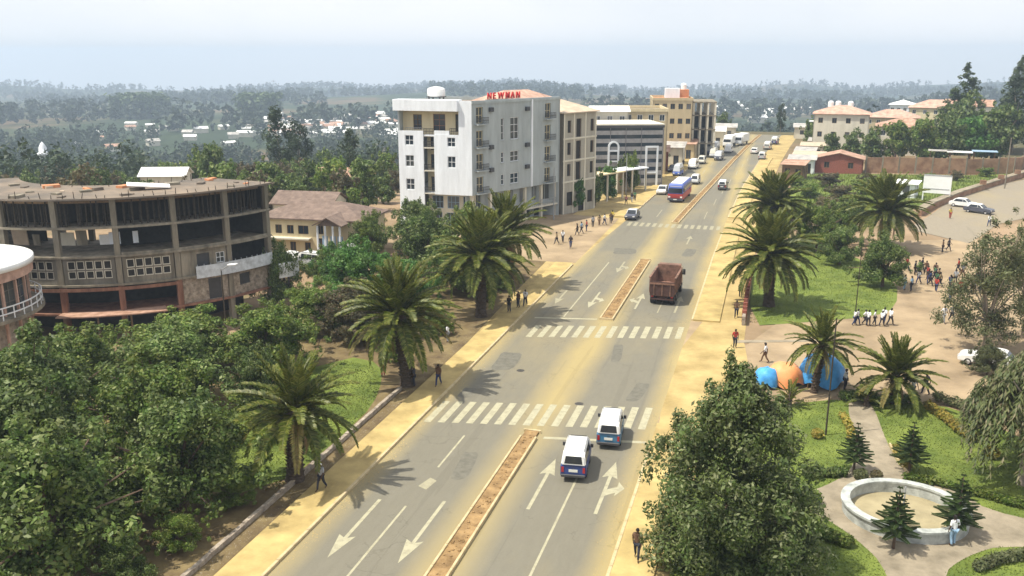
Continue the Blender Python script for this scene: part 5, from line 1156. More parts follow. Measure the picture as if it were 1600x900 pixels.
# far woods: one mass
def wood(name, label, spots, nl, size, key_mat, hrange, seed):
    g = np.random.default_rng(seed); tv = []
    for i in range(5):
        cs = []; rs = []
        for k in range(9):
            z = .25 + .7 * k / 9; r = .26 * math.sqrt(max(.05, 1 - ((z - .5) / .55) ** 2)) * g.random() ** .5; a = g.uniform(0, 6.28)
            cs.append((r * math.cos(a), r * math.sin(a), z)); rs.append((.13, .13, .13))
        tv.append(leaves(cs, rs, nl, size, .7, seed=seed + i)[0])
    V = []
    for (x, y) in spots:
        h = g.uniform(*hrange); t = g.uniform(0, 6.28); c, s = math.cos(t), math.sin(t); q = tv[int(g.integers(5))]; wf = g.uniform(.75, 1.35)
        V.append(np.stack([(q[:, 0] * c - q[:, 1] * s) * h * wf + x, (q[:, 0] * s + q[:, 1] * c) * h * wf + y, q[:, 2] * h + float(terrain(x, y))], 1))
    V = np.concatenate(V); F = np.arange(len(V)).reshape(-1, 4)
    return tag(link(name, npmesh(name, V, F, key_mat)), label, 'wood', kind='stuff')
sp_ = []
while len(sp_) < 2300:
    a = nrg.uniform(-50, 6); rr = math.sqrt(nrg.uniform(195 ** 2, 820 ** 2)); x, y = rr * math.sin(R_(a)), rr * math.cos(R_(a))
    if a > -24 and rr < 430: continue
    if -31.5 < a < -22.5 and rr > 640 and nrg.random() < .75: continue
    if mnoise.noise((x * .008, y * .008, 3)) < -.18: continue
    sp_.append((x, y))
near_ = [q for q in sp_ if math.hypot(*q) < 430]; sp_ = [q for q in sp_ if math.hypot(*q) >= 430]
wood('valley_wood', 'dark wood on the near slope of the valley', near_, 300, .062, 'leaf_euc', (8, 15), 310)
wood('valley_wood', 'dark hazy wood filling the valley beyond the buildings', sp_, 90, .12, 'leaf_euc', (9, 17), 300)
sp_ = []
while len(sp_) < 3600:
    a = nrg.uniform(-50, 20); rr = nrg.uniform(860, 3150); x, y = rr * math.sin(R_(a)), rr * math.cos(R_(a))
    if mnoise.noise((x * .0032, y * .0032, 7)) < .06 - .4 * (rr > 2300): continue
    sp_.append((x, y))
wood('far_wood', 'blue hazy woods on the far hills', sp_, 46, .2, 'leaf_euc', (14, 24), 320)
for pd, rr, wd, lab in ((-38.3, 1150, 26, 'square dark eucalyptus stand on the left hillside'), (-31.5, 1050, 16, 'small dark stand left of the valley houses')):
    sp_ = [(rr * math.sin(R_(pd)) + nrg.uniform(-wd, wd), rr * math.cos(R_(pd)) + nrg.uniform(-wd, wd)) for _ in range(90)]
    wood('eucalyptus_stand', lab, sp_, 60, .16, 'leaf_conifer', (24, 30), 340)

# ------------------------------------------------------------------ palms
def frond_mesh(L_, curve, name, m, nl=44, ll=.62, lw=.05, seed=0, vee=.55):
    g = random.Random(seed); mb = MB(); pts = []; ang = 0; p = Vector((0, 0, 0)); seg = 14
    for i in range(seg + 1):
        t = i / seg; pts.append(p.copy()); a = -curve * t ** 1.3; p = p + Vector((math.cos(a), 0, math.sin(a))) * (L_ / seg)
    for i in range(seg):
        r0, r1 = .055 * (1 - i / seg) + .008, .055 * (1 - (i + 1) / seg) + .008
        mb.tube(pts[i], pts[i + 1], r0, r1, 4, caps=False)
    for j in range(nl):
        t = .12 + .88 * j / (nl - 1); q = t * seg; i = min(seg - 1, int(q)); b_ = pts[i].lerp(pts[i + 1], q - i); d = (pts[i + 1] - pts[i]).normalized(); u = Vector((-d.z, 0, d.x))
        l_ = ll * (1.0 - .65 * max(0, t - .45) / .55) * min(1, .45 + t * 2.2) * g.uniform(.85, 1.15)
        for s in (-1, 1):
            dirv = (d * .62 + Vector((0, s, 0)) * .95 + u * (vee * g.uniform(.3, 1.0))).normalized(); e = b_ + dirv * l_ + Vector((0, 0, -.14 * l_)); mdp = b_ + dirv * l_ * .5; w_ = d * lw
            mb.add([b_ - w_ * .4, mdp - w_ + Vector((0, 0, .02)), e, mdp + w_ + Vector((0, 0, .02))], [(0, 1, 2, 3)])
    return mb.mesh(name, m)
FR = {}
for k, (c, n_) in enumerate([(.35, 'up'), (.85, 'mid'), (1.25, 'low')]):
    for q in range(2): FR[(n_, q)] = frond_mesh(4.6, c + .15 * q, 'frond', 'palm_leaf', 60, .68, .085, seed=k * 7 + q)
FR[('dead', 0)] = frond_mesh(3.4, .9, 'frond', 'palm_dead', 34, .5, .05, 40, .2); FR[('yel', 0)] = frond_mesh(4.4, 1.1, 'frond', 'palm_yellowing', 48, .6, .055, 41)
def palm_trunk(h, r, seed):
    mb = MB(); g = random.Random(seed); prof = []; k = int(h / .16)
    for i in range(k):
        z = h * i / k; f = r * (1.25 - .3 * min(1, z / .8)) if z < .8 else r * .95; f *= 1.12 if z > h - .7 else 1
        prof += [(f * 1.06, z), (f * .9, z + h / k * .6)]
    prof += [(r * 1.1, h), (r * .9, h + .35), (r * .3, h + .8), (0, h + .9)]
    mb.lathe(prof, 14)
    for i in range(int(h * 26)):                           # old leaf-base stubs in a spiral
        a = i * 2.4; z = .4 + (h - .4) * i / (h * 26); rr = r * .97; c, s = math.cos(a), math.sin(a)
        p0 = Vector((rr * c, rr * s, z)); o = Vector((c, s, .9)).normalized() * .16; t_ = Vector((-s, c, 0)) * .11
        mb.add([p0 - t_, p0 + t_, p0 + o + t_ * .5, p0 + o - t_ * .5, p0 + Vector((0, 0, .12)) - t_ * .6, p0 + Vector((0, 0, .12)) + t_ * .6], [(0, 1, 2, 3), (3, 2, 5, 4), (0, 3, 4), (1, 5, 2)])
    return mb.mesh('trunk', 'palm_bark')
def palm(label, x, y, h, fl, n, seed, tr=.42, group='date palms along the road', dead=6, spread=1.0, name='date_palm'):
    g = random.Random(seed); root = thing(name, label, 'palm', (x, y, 0), g.uniform(0, 6.28), group)
    link('trunk', palm_trunk(h, tr, seed), root); root.rotation_euler.x = R_(g.uniform(-4, 4)); root.rotation_euler.y = R_(g.uniform(-4, 4))
    for i in range(n):
        t = (i + .5) / n; el_ = 88 - 104 * t ** 1.0 * spread + g.uniform(-8, 8); az_ = i * 137.5 + g.uniform(-8, 8)
        kind = 'up' if t < .3 else 'mid' if t < .72 else 'low'
        me = FR[(kind, g.randrange(2))] if not (t > .85 and g.random() < .3) else FR[('yel', 0)]
        if g.random() < .07: continue
        o = link('frond', me, root); s = fl / 4.6 * g.uniform(.86, 1.08) * (.8 + .2 * min(1, t * 3)); o.scale = (s, s, s)
        o.location = (.22 * math.cos(R_(az_)) * t, .22 * math.sin(R_(az_)) * t, h + .55 - .5 * t); o.rotation_euler = (R_(g.uniform(-14, 14)), -R_(el_), R_(az_))
    for i in range(dead):
        az_ = g.uniform(0, 360); o = link('frond', FR[('dead', 0)], root); s = fl / 4.6 * .8; o.scale = (s, s, s); o.location = (0.3 * math.cos(R_(az_)), .3 * math.sin(R_(az_)), h + .02); o.rotation_euler = (0, R_(g.uniform(48, 72)), R_(az_))
    return root
palm('nearest palm left of the road with dark trunk', -25.5, 42.6, 4.1, 4.0, 58, 1, .46)
palm('second palm on the left beside the near crossing', -25.2, 59.0, 5.2, 4.7, 84, 2, .5)
palm('third palm on the left beside the second crossing', -25.6, 78.1, 5.5, 5.3, 92, 3, .48)
palm('fourth palm on the left, partly behind the third', -26.2, 90.0, 5.6, 5.0, 70, 4, .45)
palm('near palm on the right island beside the pavement', .75, 89.6, 4.8, 5.2, 96, 5, .5, 'date palms on the right island')
palm('far palm on the right island beside the pavement', .9, 118.5, 5.2, 5.3, 88, 6, .5, 'date palms on the right island')
palm('palm on the plaza side of the right island', 14.8, 121.8, 4.6, 5.7, 92, 7, .48, 'date palms on the right island')
palm('small palm shading the blue tarp shelters', 4.2, 65.9, 3.5, 2.9, 48, 8, .24, 'small palms by the park', 4, 1.0, 'small_palm')
palm('small wide palm at the far edge of the park lawn', 9.5, 65.4, 1.7, 3.3, 62, 9, .3, 'small palms by the park', 3, .85, 'small_palm')
for x, y, s, lab in [(2.4, 62.6, .9, 'low leafy palm clump before the orange tarp'), (7.7, 64.2, 1.0, 'low palm clump left of the wide small palm')]:
    palm(lab, x, y, .25, 1.7 * s, 16, int(x * 7), .16, 'low palm clumps by the park', 0, .75, 'palm_clump')
def banana(x, y, label):
    pass
# Norfolk pines: tiers of flat branches
def norfolk(h, seed):
    g = random.Random(seed); tiers = []; nt_ = 9
    tr = MB().tube((0, 0, -.05), (0, 0, h), .09, .015, 8).mesh('trunk', 'bark')
    for i in range(nt_):
        t = i / (nt_ - 1); z = h * (.24 + .74 * t); L_ = h * .36 * (1 - t * .88) * g.uniform(.9, 1.08); mb = MB(); k = 7 if i < 7 else 5
        for b_ in range(k):
            a = 2 * math.pi * b_ / k + i * .5 + g.uniform(-.12, .12); c, s = math.cos(a), math.sin(a); e = Vector((L_ * c, L_ * s, z + L_ * .10)); st = Vector((0, 0, z))
            mb.tube(st, e, .02, .008, 4, caps=False)
            for q in range(16):
                u = .12 + .88 * q / 15; p = st.lerp(e, u); l_ = L_ * .34 * (1.05 - u * .7)
                for sd_ in (-1, 1):
                    d = Vector((-s * sd_ + c * .7, c * sd_ + s * .7, .22)).normalized(); w_ = Vector((c, s, 0)) * .035; f_ = p + d * l_; md = p + d * l_ * .5
                    mb.add([p, md + w_, f_, md - w_], [(0, 1, 2, 3)]); mb.add([p + Vector((0, 0, .03)), md + Vector((0, 0, .05)), f_, md - Vector((0, 0, .03))], [(0, 1, 2, 3)])
        tiers.append(mb.mesh('branch_tier', 'leaf_conifer'))
    return tr, tiers
NP = norfolk(3.4, 4)
for x, y, s, lab in [(6.0, 52.8, .92, 'small tiered pine left of the path above the pond'), (9.15, 53.6, .95, 'small tiered pine right of the path above the pond'), (7.25, 44.2, 1.0, 'small tiered pine standing before the pond'), (10.5, 46.4, 1.02, 'small tiered pine at the right rim of the pond')]:
    o = thing('norfolk_pine', lab, 'tree', (x, y, .02), rng.uniform(0, 6), 'small tiered pines round the pond'); o.scale = (s, s, s); link('trunk', NP[0], o)
    for t_ in NP[1]: link('branch_tier', t_, o)

# park: pond ring, hedges, bushes, flowers
pd_ = thing('round_pond', 'round empty pond with pale curved wall in the park', 'pond', (PC[0], PC[1], 0)); pd_.scale = (.96, .96, 1)
def ell_ring(name, r0, r1, z0, z1, m, k=48):
    mb = MB(); vs = []
    for i in range(k):
        c, s = math.cos(2 * math.pi * i / k), .93 * math.sin(2 * math.pi * i / k); vs += [(r0 * c, r0 * s, z0), (r1 * c, r1 * s, z0), (r1 * c, r1 * s, z1), (r0 * c, r0 * s, z1)]
    fs = []
    for i in range(k):
        a, b_ = 4 * i, 4 * ((i + 1) % k); fs += [(a, b_, b_ + 1, a + 1), (a + 1, b_ + 1, b_ + 2, a + 2), (a + 2, b_ + 2, b_ + 3, a + 3), (a + 3, b_ + 3, b_, a)]
    return mb.add(vs, fs).build(name, m, pd_)
ell_ring('wall', 2.98, 3.3, -.05, .62, 'pond_white'); ell_ring('coping', 2.92, 3.42, .622, .74, 'pond_white')
MB().add([(*[(a - b_) for a, b_ in zip(p, PC)], .05) for p in circ(3.0)], [tuple(range(40))]).build('floor', 'pond_floor', pd_)
MB().tube((0, .5, .04), (0, .5, 1.5), .05, .04, 8).build('standpipe', 'grey_metal', pd_)
def bush_row(name, label, pts, r, n, mk, seed, group=None, h=.5, size=.16):
    cs, rs = [], []; g = random.Random(seed); x0, y0 = pts[0]
    for (ax, ay), (bx, by) in zip(pts, pts[1:]):
        k = max(2, int(math.hypot(bx - ax, by - ay) / (r * .8)))
        for i in range(k): t = i / k; cs.append((ax + (bx - ax) * t - x0 + g.uniform(-.08, .08), ay + (by - ay) * t - y0 + g.uniform(-.08, .08), h * .55)); rs.append((r * g.uniform(.8, 1.15), r * g.uniform(.8, 1.15), h * g.uniform(.45, .65)))
    if len(pts) == 1: cs = [(0, 0, h * .5)]; rs = [(r, r, h * .55)]
    v, f = leaves(cs, rs, n, size, .55, seed=seed, shell=.5)
    root = thing(name, label, 'hedge' if len(pts) > 1 else 'bush', (x0, y0, .02), 0, group)
    link('foliage', npmesh('foliage', v, f, mk), root)
    st = MB()
    for c in cs[::2]: st.tube((c[0], c[1], -.05), (c[0], c[1], c[2]), .03, .02, 5)
    st.build('stems', 'bark', root)
    return root
bush_row('hedge', 'low clipped hedge curving round the lower lawn by the pond', [(1.4, 45.0), (2.6, 45.2), (3.8, 44.3), (5.3, 43.5)], .38, 5200, 'leaf_mid', 401, h=.62)
bush_row('hedge', 'low hedge at the lower right of the pond', [(10.9, 43.2), (12.2, 44.3), (14.2, 45.6), (17, 46.2)], .34, 4200, 'leaf_grey', 402, h=.5)
bush_row('hedge', 'low dark hedge strip above the round pond on the left', [(3.4, 51.3), (4.6, 51.7), (5.6, 52.2)], .34, 2600, 'leaf_dark', 403, h=.5)
bush_row('hedge', 'low hedge above the right rim of the pond', [(8.9, 52.5), (10.2, 52.4), (12, 51.8), (14.8, 50.4)], .32, 3400, 'leaf_mid', 404, h=.45)
bush_row('hedge', 'yellow flowering hedge on the right border of the park lawn', [(11.9, 64.6), (12.9, 61.8), (13.7, 59.2)], .42, 3400, 'leaf_yellow', 405, h=.6)
bush_row('hedge', 'yellow flower strip left of the park path', [(5.9, 61.5), (6.2, 59.4), (6.2, 57.2)], .28, 1500, 'leaf_yellow', 406, h=.4)
bush_row('hedge', 'yellow flower strip right of the park path', [(8.8, 56.8), (8.9, 55), (9.2, 53.8)], .28, 1500, 'leaf_yellow', 407, h=.4)
bush_row('hedge', 'green border hedge between the small palms', [(6.2, 64.9), (8.5, 64.9), (11.0, 65.4)], .45, 3600, 'leaf_dark', 408, h=.7)
bush_row('hedge', 'grey scrub along the plaza edge of the park', [(12.6, 66.6), (14.2, 65.2), (15.6, 62.4)], .45, 3000, 'leaf_grey', 409, h=.7)
for x, y, r, mk, lab in [(2.7, 47.2, .62, 'leaf_grey', 'round grey green bush left of the pond'), (3.5, 47.9, .55, 'leaf_mid', 'round green bush behind the grey one left of the pond'), (6.3, 51.9, .42, 'leaf_grey', 'grey bush at the pond end of the path'), (7.2, 52.2, .34, 'leaf_olive', 'brown green bush at the pond end of the path'), (10.6, 47.0, .5, 'leaf_grey', 'grey bush against the right pond wall'), (4.1, 57.4, .4, 'leaf_yellow', 'yellow bush at the foot of the thin pole'), (14.3, 57.2, .5, 'leaf_yellow', 'yellow bush under the drooping tree')]:
    bush_row('round_bush', lab, [(x, y)], r, 1500, mk, int(x * 100), h=r * 1.5, size=.13)
pe = MB(); q = [(8.45, 57.5), (8.6, 55.6), (8.9, 54.0), (9.0, 53.2)]
for (a, b_), (c, d) in zip(q, q[1:]):
    ln = math.hypot(c - a, d - b_); lbox(pe, (a, b_), ((c - a) / ln, (d - b_) / ln), 0, ln, 0, .12, 0, .16)
tag(pe.build('path_kerb', 'kerb_stone'), 'pale kerb curving along the park path', 'kerb')

# grass blades on the lawns
def grass(name, label, test, box, n, h, seed):
    g = np.random.default_rng(seed); x = g.uniform(box[0], box[2], n); y = g.uniform(box[1], box[3], n); keep = np.array([test(a, b_) for a, b_ in zip(x, y)]); x, y = x[keep], y[keep]; n = len(x)
    a = g.uniform(0, 6.28, n); hh = h * g.uniform(.5, 1.4, n); w_ = .035; z = np.full(n, .015); dx, dy = np.cos(a) * w_, np.sin(a) * w_; lx, ly = g.normal(0, .05, n), g.normal(0, .05, n)
    V = np.stack([np.stack([x - dx, y - dy, z], 1), np.stack([x + dx, y + dy, z], 1), np.stack([x + lx, y + ly, z + hh], 1)], 1).reshape(-1, 3)
    return tag(link(name, npmesh(name, V, np.arange(3 * n).reshape(-1, 3), 'grass_blade')), label, 'grass', kind='stuff')
def inpoly(poly):
    def t(x, y):
        c = False; j = len(poly) - 1
        for i in range(len(poly)):
            if (poly[i][1] > y) != (poly[j][1] > y) and x < (poly[j][0] - poly[i][0]) * (y - poly[i][1]) / (poly[j][1] - poly[i][1]) + poly[i][0]: c = not c
            j = i
        return c
    return t
pth = inpoly(curvy([(4.0, 46.6), (2.2, 47.8), (2.6, 48.8), (4.2, 50.2), (6.0, 53), (6.4, 57), (6.4, 66), (8.1, 66), (8.4, 57), (8.9, 53.2), (11.6, 52), (13.0, 49.2), (24, 48.6), (24, 47.2), (13, 46.4), (10.6, 44.4), (9.0, 42), (9.0, 34), (7.0, 34), (6.8, 42), (5.6, 44.6)], 1))
pk_ = inpoly([(-3, 30), (-3.2, 52), (-1, 58), (3, 64), (12.5, 65.5), (15, 63), (22, 50), (22, 30)])
grass('park_grass', 'short green grass of the park lawn', lambda x, y: pk_(x, y) and not pth(x, y), (-3, 34, 20, 66), 52000, .055, 501)
lw_ = inpoly([(-25.9, 41), (-25.8, 52), (-26.6, 57), (-29, 62), (-33, 63), (-35, 52), (-33, 41)])
grass('garden_grass', 'green grass of the garden left of the pavement', lw_, (-36, 40, -25.6, 64), 18000, .07, 502)
il_ = inpoly([(-.9, 83), (3, 85), (10, 89), (12.6, 93), (13.8, 103), (11, 113), (7, 121), (0, 125), (-1, 110)])
grass('island_grass', 'green grass of the palm island lawn', il_, (-1, 83, 14, 125), 22000, .08, 503)
bk_ = inpoly([(20.5, 152), (24, 161), (33, 177), (52, 213), (47, 210), (39, 205), (20, 202), (8, 200), (4, 160), (9, 138)])
grass('bank_weeds', 'rough weeds on the bank behind the billboard', bk_, (4, 136, 54, 214), 26000, .5, 504)

# ------------------------------------------------------------------ vehicles (front towards local +Y)
def side_loft(prof, hw, taper, zb, name, m, parent, bevel=.06, seg=2):
    """body from a side profile (y, z) in order; half width hw below zb, narrowing by taper per metre above"""
    wd = lambda z: hw - max(0, z - zb) * taper; k = len(prof); mb = MB()
    vs = [(-wd(z), y, z) for y, z in prof] + [(wd(z), y, z) for y, z in prof]
    mb.add(vs, [tuple(range(k)), tuple(range(2 * k - 1, k - 1, -1))] + [(i, k + i, k + (i + 1) % k, (i + 1) % k) for i in range(k)])
    me = mb.mesh(name, m)
    bm = bmesh.new(); bm.from_mesh(me); bmesh.ops.recalc_face_normals(bm, faces=bm.faces); bm.to_mesh(me); bm.free()
    if bevel: bevel_mesh(me, bevel, seg, 20)
    me.polygons.foreach_set('use_smooth', [True] * len(me.polygons))
    try: me.set_sharp_from_angle(angle=R_(35))
    except Exception: pass
    return link(name, me, parent)
def wheel(parent, x, y, r, wd=.2):
    s = 1 if x > 0 else -1
    w_ = MB(); k = 18
    prof = [(r * .62, -wd / 2), (r * .93, -wd / 2), (r, -wd / 2 + .03), (r, wd / 2 - .03), (r * .93, wd / 2), (r * .62, wd / 2)]
    vs = [(x + q, y + rr * math.cos(2 * math.pi * i / k), r + rr * math.sin(2 * math.pi * i / k)) for rr, q in prof for i in range(k)]
    fs = [(j * k + i, j * k + (i + 1) % k, (j + 1) * k + (i + 1) % k, (j + 1) * k + i) for j in range(5) for i in range(k)]
    o = w_.add(vs, fs).build('tyre', 'rubber', parent, True)
    MB().tube((x - wd * .42, y, r), (x + wd * .42, y, r), r * .62, r * .62, 14).build('rim', 'rim_grey', o)
    return o
def quad_panel(parent, name, m, pts, off=(0, 0, 0), th=.015):
    a, b_, c = Vector(pts[0]), Vector(pts[1]), Vector(pts[2]); n_ = (b_ - a).cross(c - a).normalized(); k = len(pts)
    vs = [Vector(p) + n_ * .006 for p in pts] + [Vector(p) - n_ * th for p in pts]
    return MB().add(vs, [tuple(range(k)), tuple(range(2 * k - 1, k - 1, -1))] + [(i, k + i, k + (i + 1) % k, (i + 1) % k) for i in range(k)]).build(name, m, parent)
def minibus(label, x, y, rz=0, low='minibus_blue', top='car_white', L_=3.6, W=1.5, H=1.82, group='minibuses on the main road', name='minibus', detail=True):
    root = thing(name, label, 'minibus', (x, y, .008), rz, group); h = L_ / 2; hw = W / 2; zb = 1.0
    side_loft([(-h, .32), (h - .15, .32), (h, .45), (h - .02, .85), (h - .25, 1.04), (-h + .02, 1.04)], hw, .02, .9, 'lower_body', low, root, .07)
    side_loft([(-h + .02, 1.03), (h - .22, 1.03), (h - .62, H - .22), (h - .95, H - .05), (0, H), (-h + .35, H - .04), (-h + .12, H - .16)], hw - .005, .16, zb, 'upper_body', top, root, .07)
    tw = lambda z: hw - .005 - max(0, z - zb) * .16
    for s in (-1, 1):
        for y0, y1 in ((-h + .25, -h + .95), (-h + 1.03, -.05), (.05, h - .95)):
            p = [(s * (tw(1.12) + .004), y0, 1.12), (s * (tw(1.12) + .004), y1, 1.12), (s * (tw(1.62) + .004), y1 - (.12 if y1 > .2 else 0), 1.62), (s * (tw(1.62) + .004), y0, 1.62)]
            quad_panel(root, 'side_window', 'car_glass', p if s > 0 else p[::-1])
        for yy in (-h + .85, h - .85): wheel(root, s * (hw - .1), yy, .3)
        quad_panel(root, 'tail_light', 'tail_red', [(s * (hw - .2), -h - .002, .62), (s * (hw - .06), -h - .002, .62), (s * (hw - .06), -h + .004, .95), (s * (hw - .2), -h + .004, .95)])
        quad_panel(root, 'headlight', 'lamp_glass', [(s * (hw - .12), h - .0, .62), (s * (hw - .42), h - .0, .62), (s * (hw - .42), h - .02, .82), (s * (hw - .12), h - .02, .82)])
        MB().box(min(s * hw, s * (hw + .18)), h - .95, 1.08, max(s * hw, s * (hw + .18)), h - .87, 1.3).build('mirror', 'dark_metal', root)
    yb = lambda z: -h + .02 + (z - 1.03) * .135
    quad_panel(root, 'rear_window', 'car_glass', [(-hw + .22, yb(1.15) - .004, 1.15), (hw - .22, yb(1.15) - .004, 1.15), (hw - .3, yb(1.6) - .004, 1.6), (-hw + .3, yb(1.6) - .004, 1.6)])
    yf = lambda z: h - .22 - (z - 1.03) * .60
    quad_panel(root, 'windscreen', 'car_glass', [(hw - .16, yf(1.1) + .004, 1.1), (-hw + .16, yf(1.1) + .004, 1.1), (-hw + .26, yf(1.66) + .004, 1.66), (hw - .26, yf(1.66) + .004, 1.66)])
    MB().box(-hw + .04, -h - .1, .34, hw - .04, -h + .02, .52).build('rear_bumper', 'dark_metal', root, bevel=.03); MB().box(-hw + .04, h - .08, .34, hw - .04, h + .08, .52).build('front_bumper', 'dark_metal', root, bevel=.03)
    MB().box(-.26, -h - .03, .66, .26, -h - .006, .82).build('number_plate', 'plate', root)
    MB().box(-hw + .2, -h - .012, 1.0, hw - .2, -h + .01, 1.025).build('tailgate_seam', 'rubber', root); MB().box(-.09, -h - .03, .9, .09, -h - .004, .94).build('tailgate_handle', 'dark_metal', root)
    for s in (-1, 1):
        for yy in (-h + .99, 0.0, h - .9): MB().box(min(s * (hw - .012), s * (hw + .006)), yy - .012, .42, max(s * (hw - .012), s * (hw + .006)), yy + .012, 1.0).build('door_seam', 'rubber', root)
        MB().box(min(s * (hw - .01), s * (hw + .02)), .08, .86, max(s * (hw - .01), s * (hw + .02)), .22, .9).build('door_handle', 'dark_metal', root)
        MB().box(min(s * (hw - .20), s * (hw - .17)), -h + .5, H - .045, max(s * (hw - .20), s * (hw - .17)), h - 1.0, H + .012).build('roof_gutter', 'grey_metal', root)
    return root
minibus('blue and white minibus with white roof, nearest on the road', -10.0, 48.6, R_(6), 'minibus_blue')
minibus('teal and white minibus crossing the near stop line', -8.8, 53.6, R_(5), 'minibus_teal')
minibus('white minibus driving away alone on the far right lanes', -8.4, 171.5, R_(-3), 'car_dark')
minibus('white minibus behind the blue and red bus', -14.0, 178, R_(176), 'car_silver', group='minibuses in the far left lanes')
minibus('blue fronted minibus parked by the banded office', -18.6, 190, R_(177), 'bus_blue', 'car_silver', L_=5.4, H=2.4, group='minibuses in the far left lanes')
minibus('pale cream minibus past the parked blue minibus', -15.5, 213, R_(176), 'car_beige', 'car_beige', group='minibuses in the far left lanes')
minibus('silver minibus in the queue before the road end', -13.8, 228, R_(175), 'car_silver', 'car_beige', L_=5, H=2.3, group='minibuses in the far left lanes')
minibus('white minibus furthest left in the far queue', -14.4, 244, R_(174), 'car_dark', 'car_white', L_=5, H=2.4, group='minibuses in the far left lanes')
minibus('white minibus at the far right kerb near the kiosks', -2.2, 226, R_(-5), 'car_silver', group='minibuses at the right kerb')
minibus('silver van parked by the cream house yard', -51.5, 92.6, R_(80), 'car_silver', 'car_white', group='vehicles by the cream house')
for i_, (x, y, lo, tp, lab) in enumerate([(-16.6, 203, 'car_white', 'car_white', 'white minibus at the kerb before the red brick shop'), (-12.2, 222, 'car_dark', 'car_silver', 'silver and dark minibus in the middle of the far queue'), (-15.2, 234, 'minibus_blue', 'car_white', 'blue and white minibus at the kerb in the far queue'), (-10.8, 240, 'car_white', 'car_white', 'white minibus beside the median in the far queue'), (-13.6, 268, 'minibus_teal', 'car_white', 'teal minibus behind the lorries at the road end'), (-10.4, 275, 'car_silver', 'car_white', 'last pale minibus at the road end'), (-1.2, 252, 'car_beige', 'car_white', 'cream minibus leaving by the right lanes near the road end'), (.6, 268, 'minibus_blue', 'car_white', 'blue minibus far off in the right lanes')]):
    minibus(lab, x, y, R_(175 if x < -9 else -7), lo, tp, L_=4.6, H=2.1, W=1.7, group='far traffic near the road end')
def car(label, x, y, rz=0, col='car_white', L_=4.3, W=1.68, group=None, roofcol=None):
    root = thing('car', label, 'car', (x, y, .02), rz, group); h = L_ / 2; hw = W / 2
    side_loft([(-h, .38), (-h + .1, .28), (h - .1, .28), (h, .42), (h - .03, .7), (h - .35, .82), (h - 1.15, .9), (-h + .75, .92), (-h + .05, .88), (-h - .01, .6)], hw, .1, .7, 'body', col, root, .07)
    side_loft([(h - 1.2, .88), (h - 1.9, 1.40), (h - 2.2, 1.45), (-h + 1.15, 1.43), (-h + .9, 1.38), (-h + .4, .9)], hw - .04, .22, .88, 'cabin', roofcol or col, root, .06)
    tw = lambda z: hw - .04 - max(0, z - .88) * .22 + .004
    for s in (-1, 1):
        for a, b_, c, d in ((-h + .75, .0, .0, -h + 1.08), (.06, h - 1.42, h - 1.92, .06)):
            p = [(s * tw(.96), a, .96), (s * tw(.96), b_, .96), (s * tw(1.34), c, 1.34), (s * tw(1.34), d, 1.34)]; quad_panel(root, 'side_window', 'car_glass', p if s > 0 else p[::-1])
        for yy in (-h + .8, h - .8): wheel(root, s * (hw - .09), yy, .29)
        quad_panel(root, 'tail_light', 'tail_red', [(s * (hw - .4), -h - .006, .66), (s * (hw - .1), -h - .006, .66), (s * (hw - .1), -h - .0, .82), (s * (hw - .4), -h - .0, .82)])
        quad_panel(root, 'headlight', 'lamp_glass', [(s * (hw - .1), h - .002, .58), (s * (hw - .45), h - .002, .58), (s * (hw - .45), h - .015, .72), (s * (hw - .1), h - .015, .72)])
    quad_panel(root, 'windscreen', 'car_glass', [(hw - .16, h - 1.24, .93), (-hw + .16, h - 1.24, .93), (-hw + .24, h - 1.83, 1.36), (hw - .24, h - 1.83, 1.36)])
    quad_panel(root, 'rear_window', 'car_glass', [(-hw + .16, -h + .42, .95), (hw - .16, -h + .42, .95), (hw - .24, -h + .85, 1.34), (-hw + .24, -h + .85, 1.34)])
    MB().box(-.26, -h - .03, .5, .26, -h - .006, .62).build('number_plate', 'plate', root)
    return root
car('dark car with pale roof parked at the far junction', -19.9, 135.5, R_(178), 'car_dark', roofcol='car_silver')
car('white car parked left of the blue and red bus', -18.6, 163, R_(178), 'car_white')
car('dark car parked at the kerb by the banded office', -20.3, 196, R_(177), 'car_dark')
car('white car behind another on the side street', 31.0, 161.5, R_(-120), 'car_white', group='cars on the side street')
car('white and dark car nearest on the side street', 32.2, 155.8, R_(-125), 'car_dark', roofcol='car_white', group='cars on the side street')
car('white car parked under the feathery tree by the plaza', 17.8, 76.0, R_(70), 'car_white')
car('white car parked beside the silver van by the cream house', -55.0, 93.4, R_(85), 'car_white', group='vehicles by the cream house')
car('small white car far off near the right kiosks', -4.3, 240, R_(-6), 'car_white')

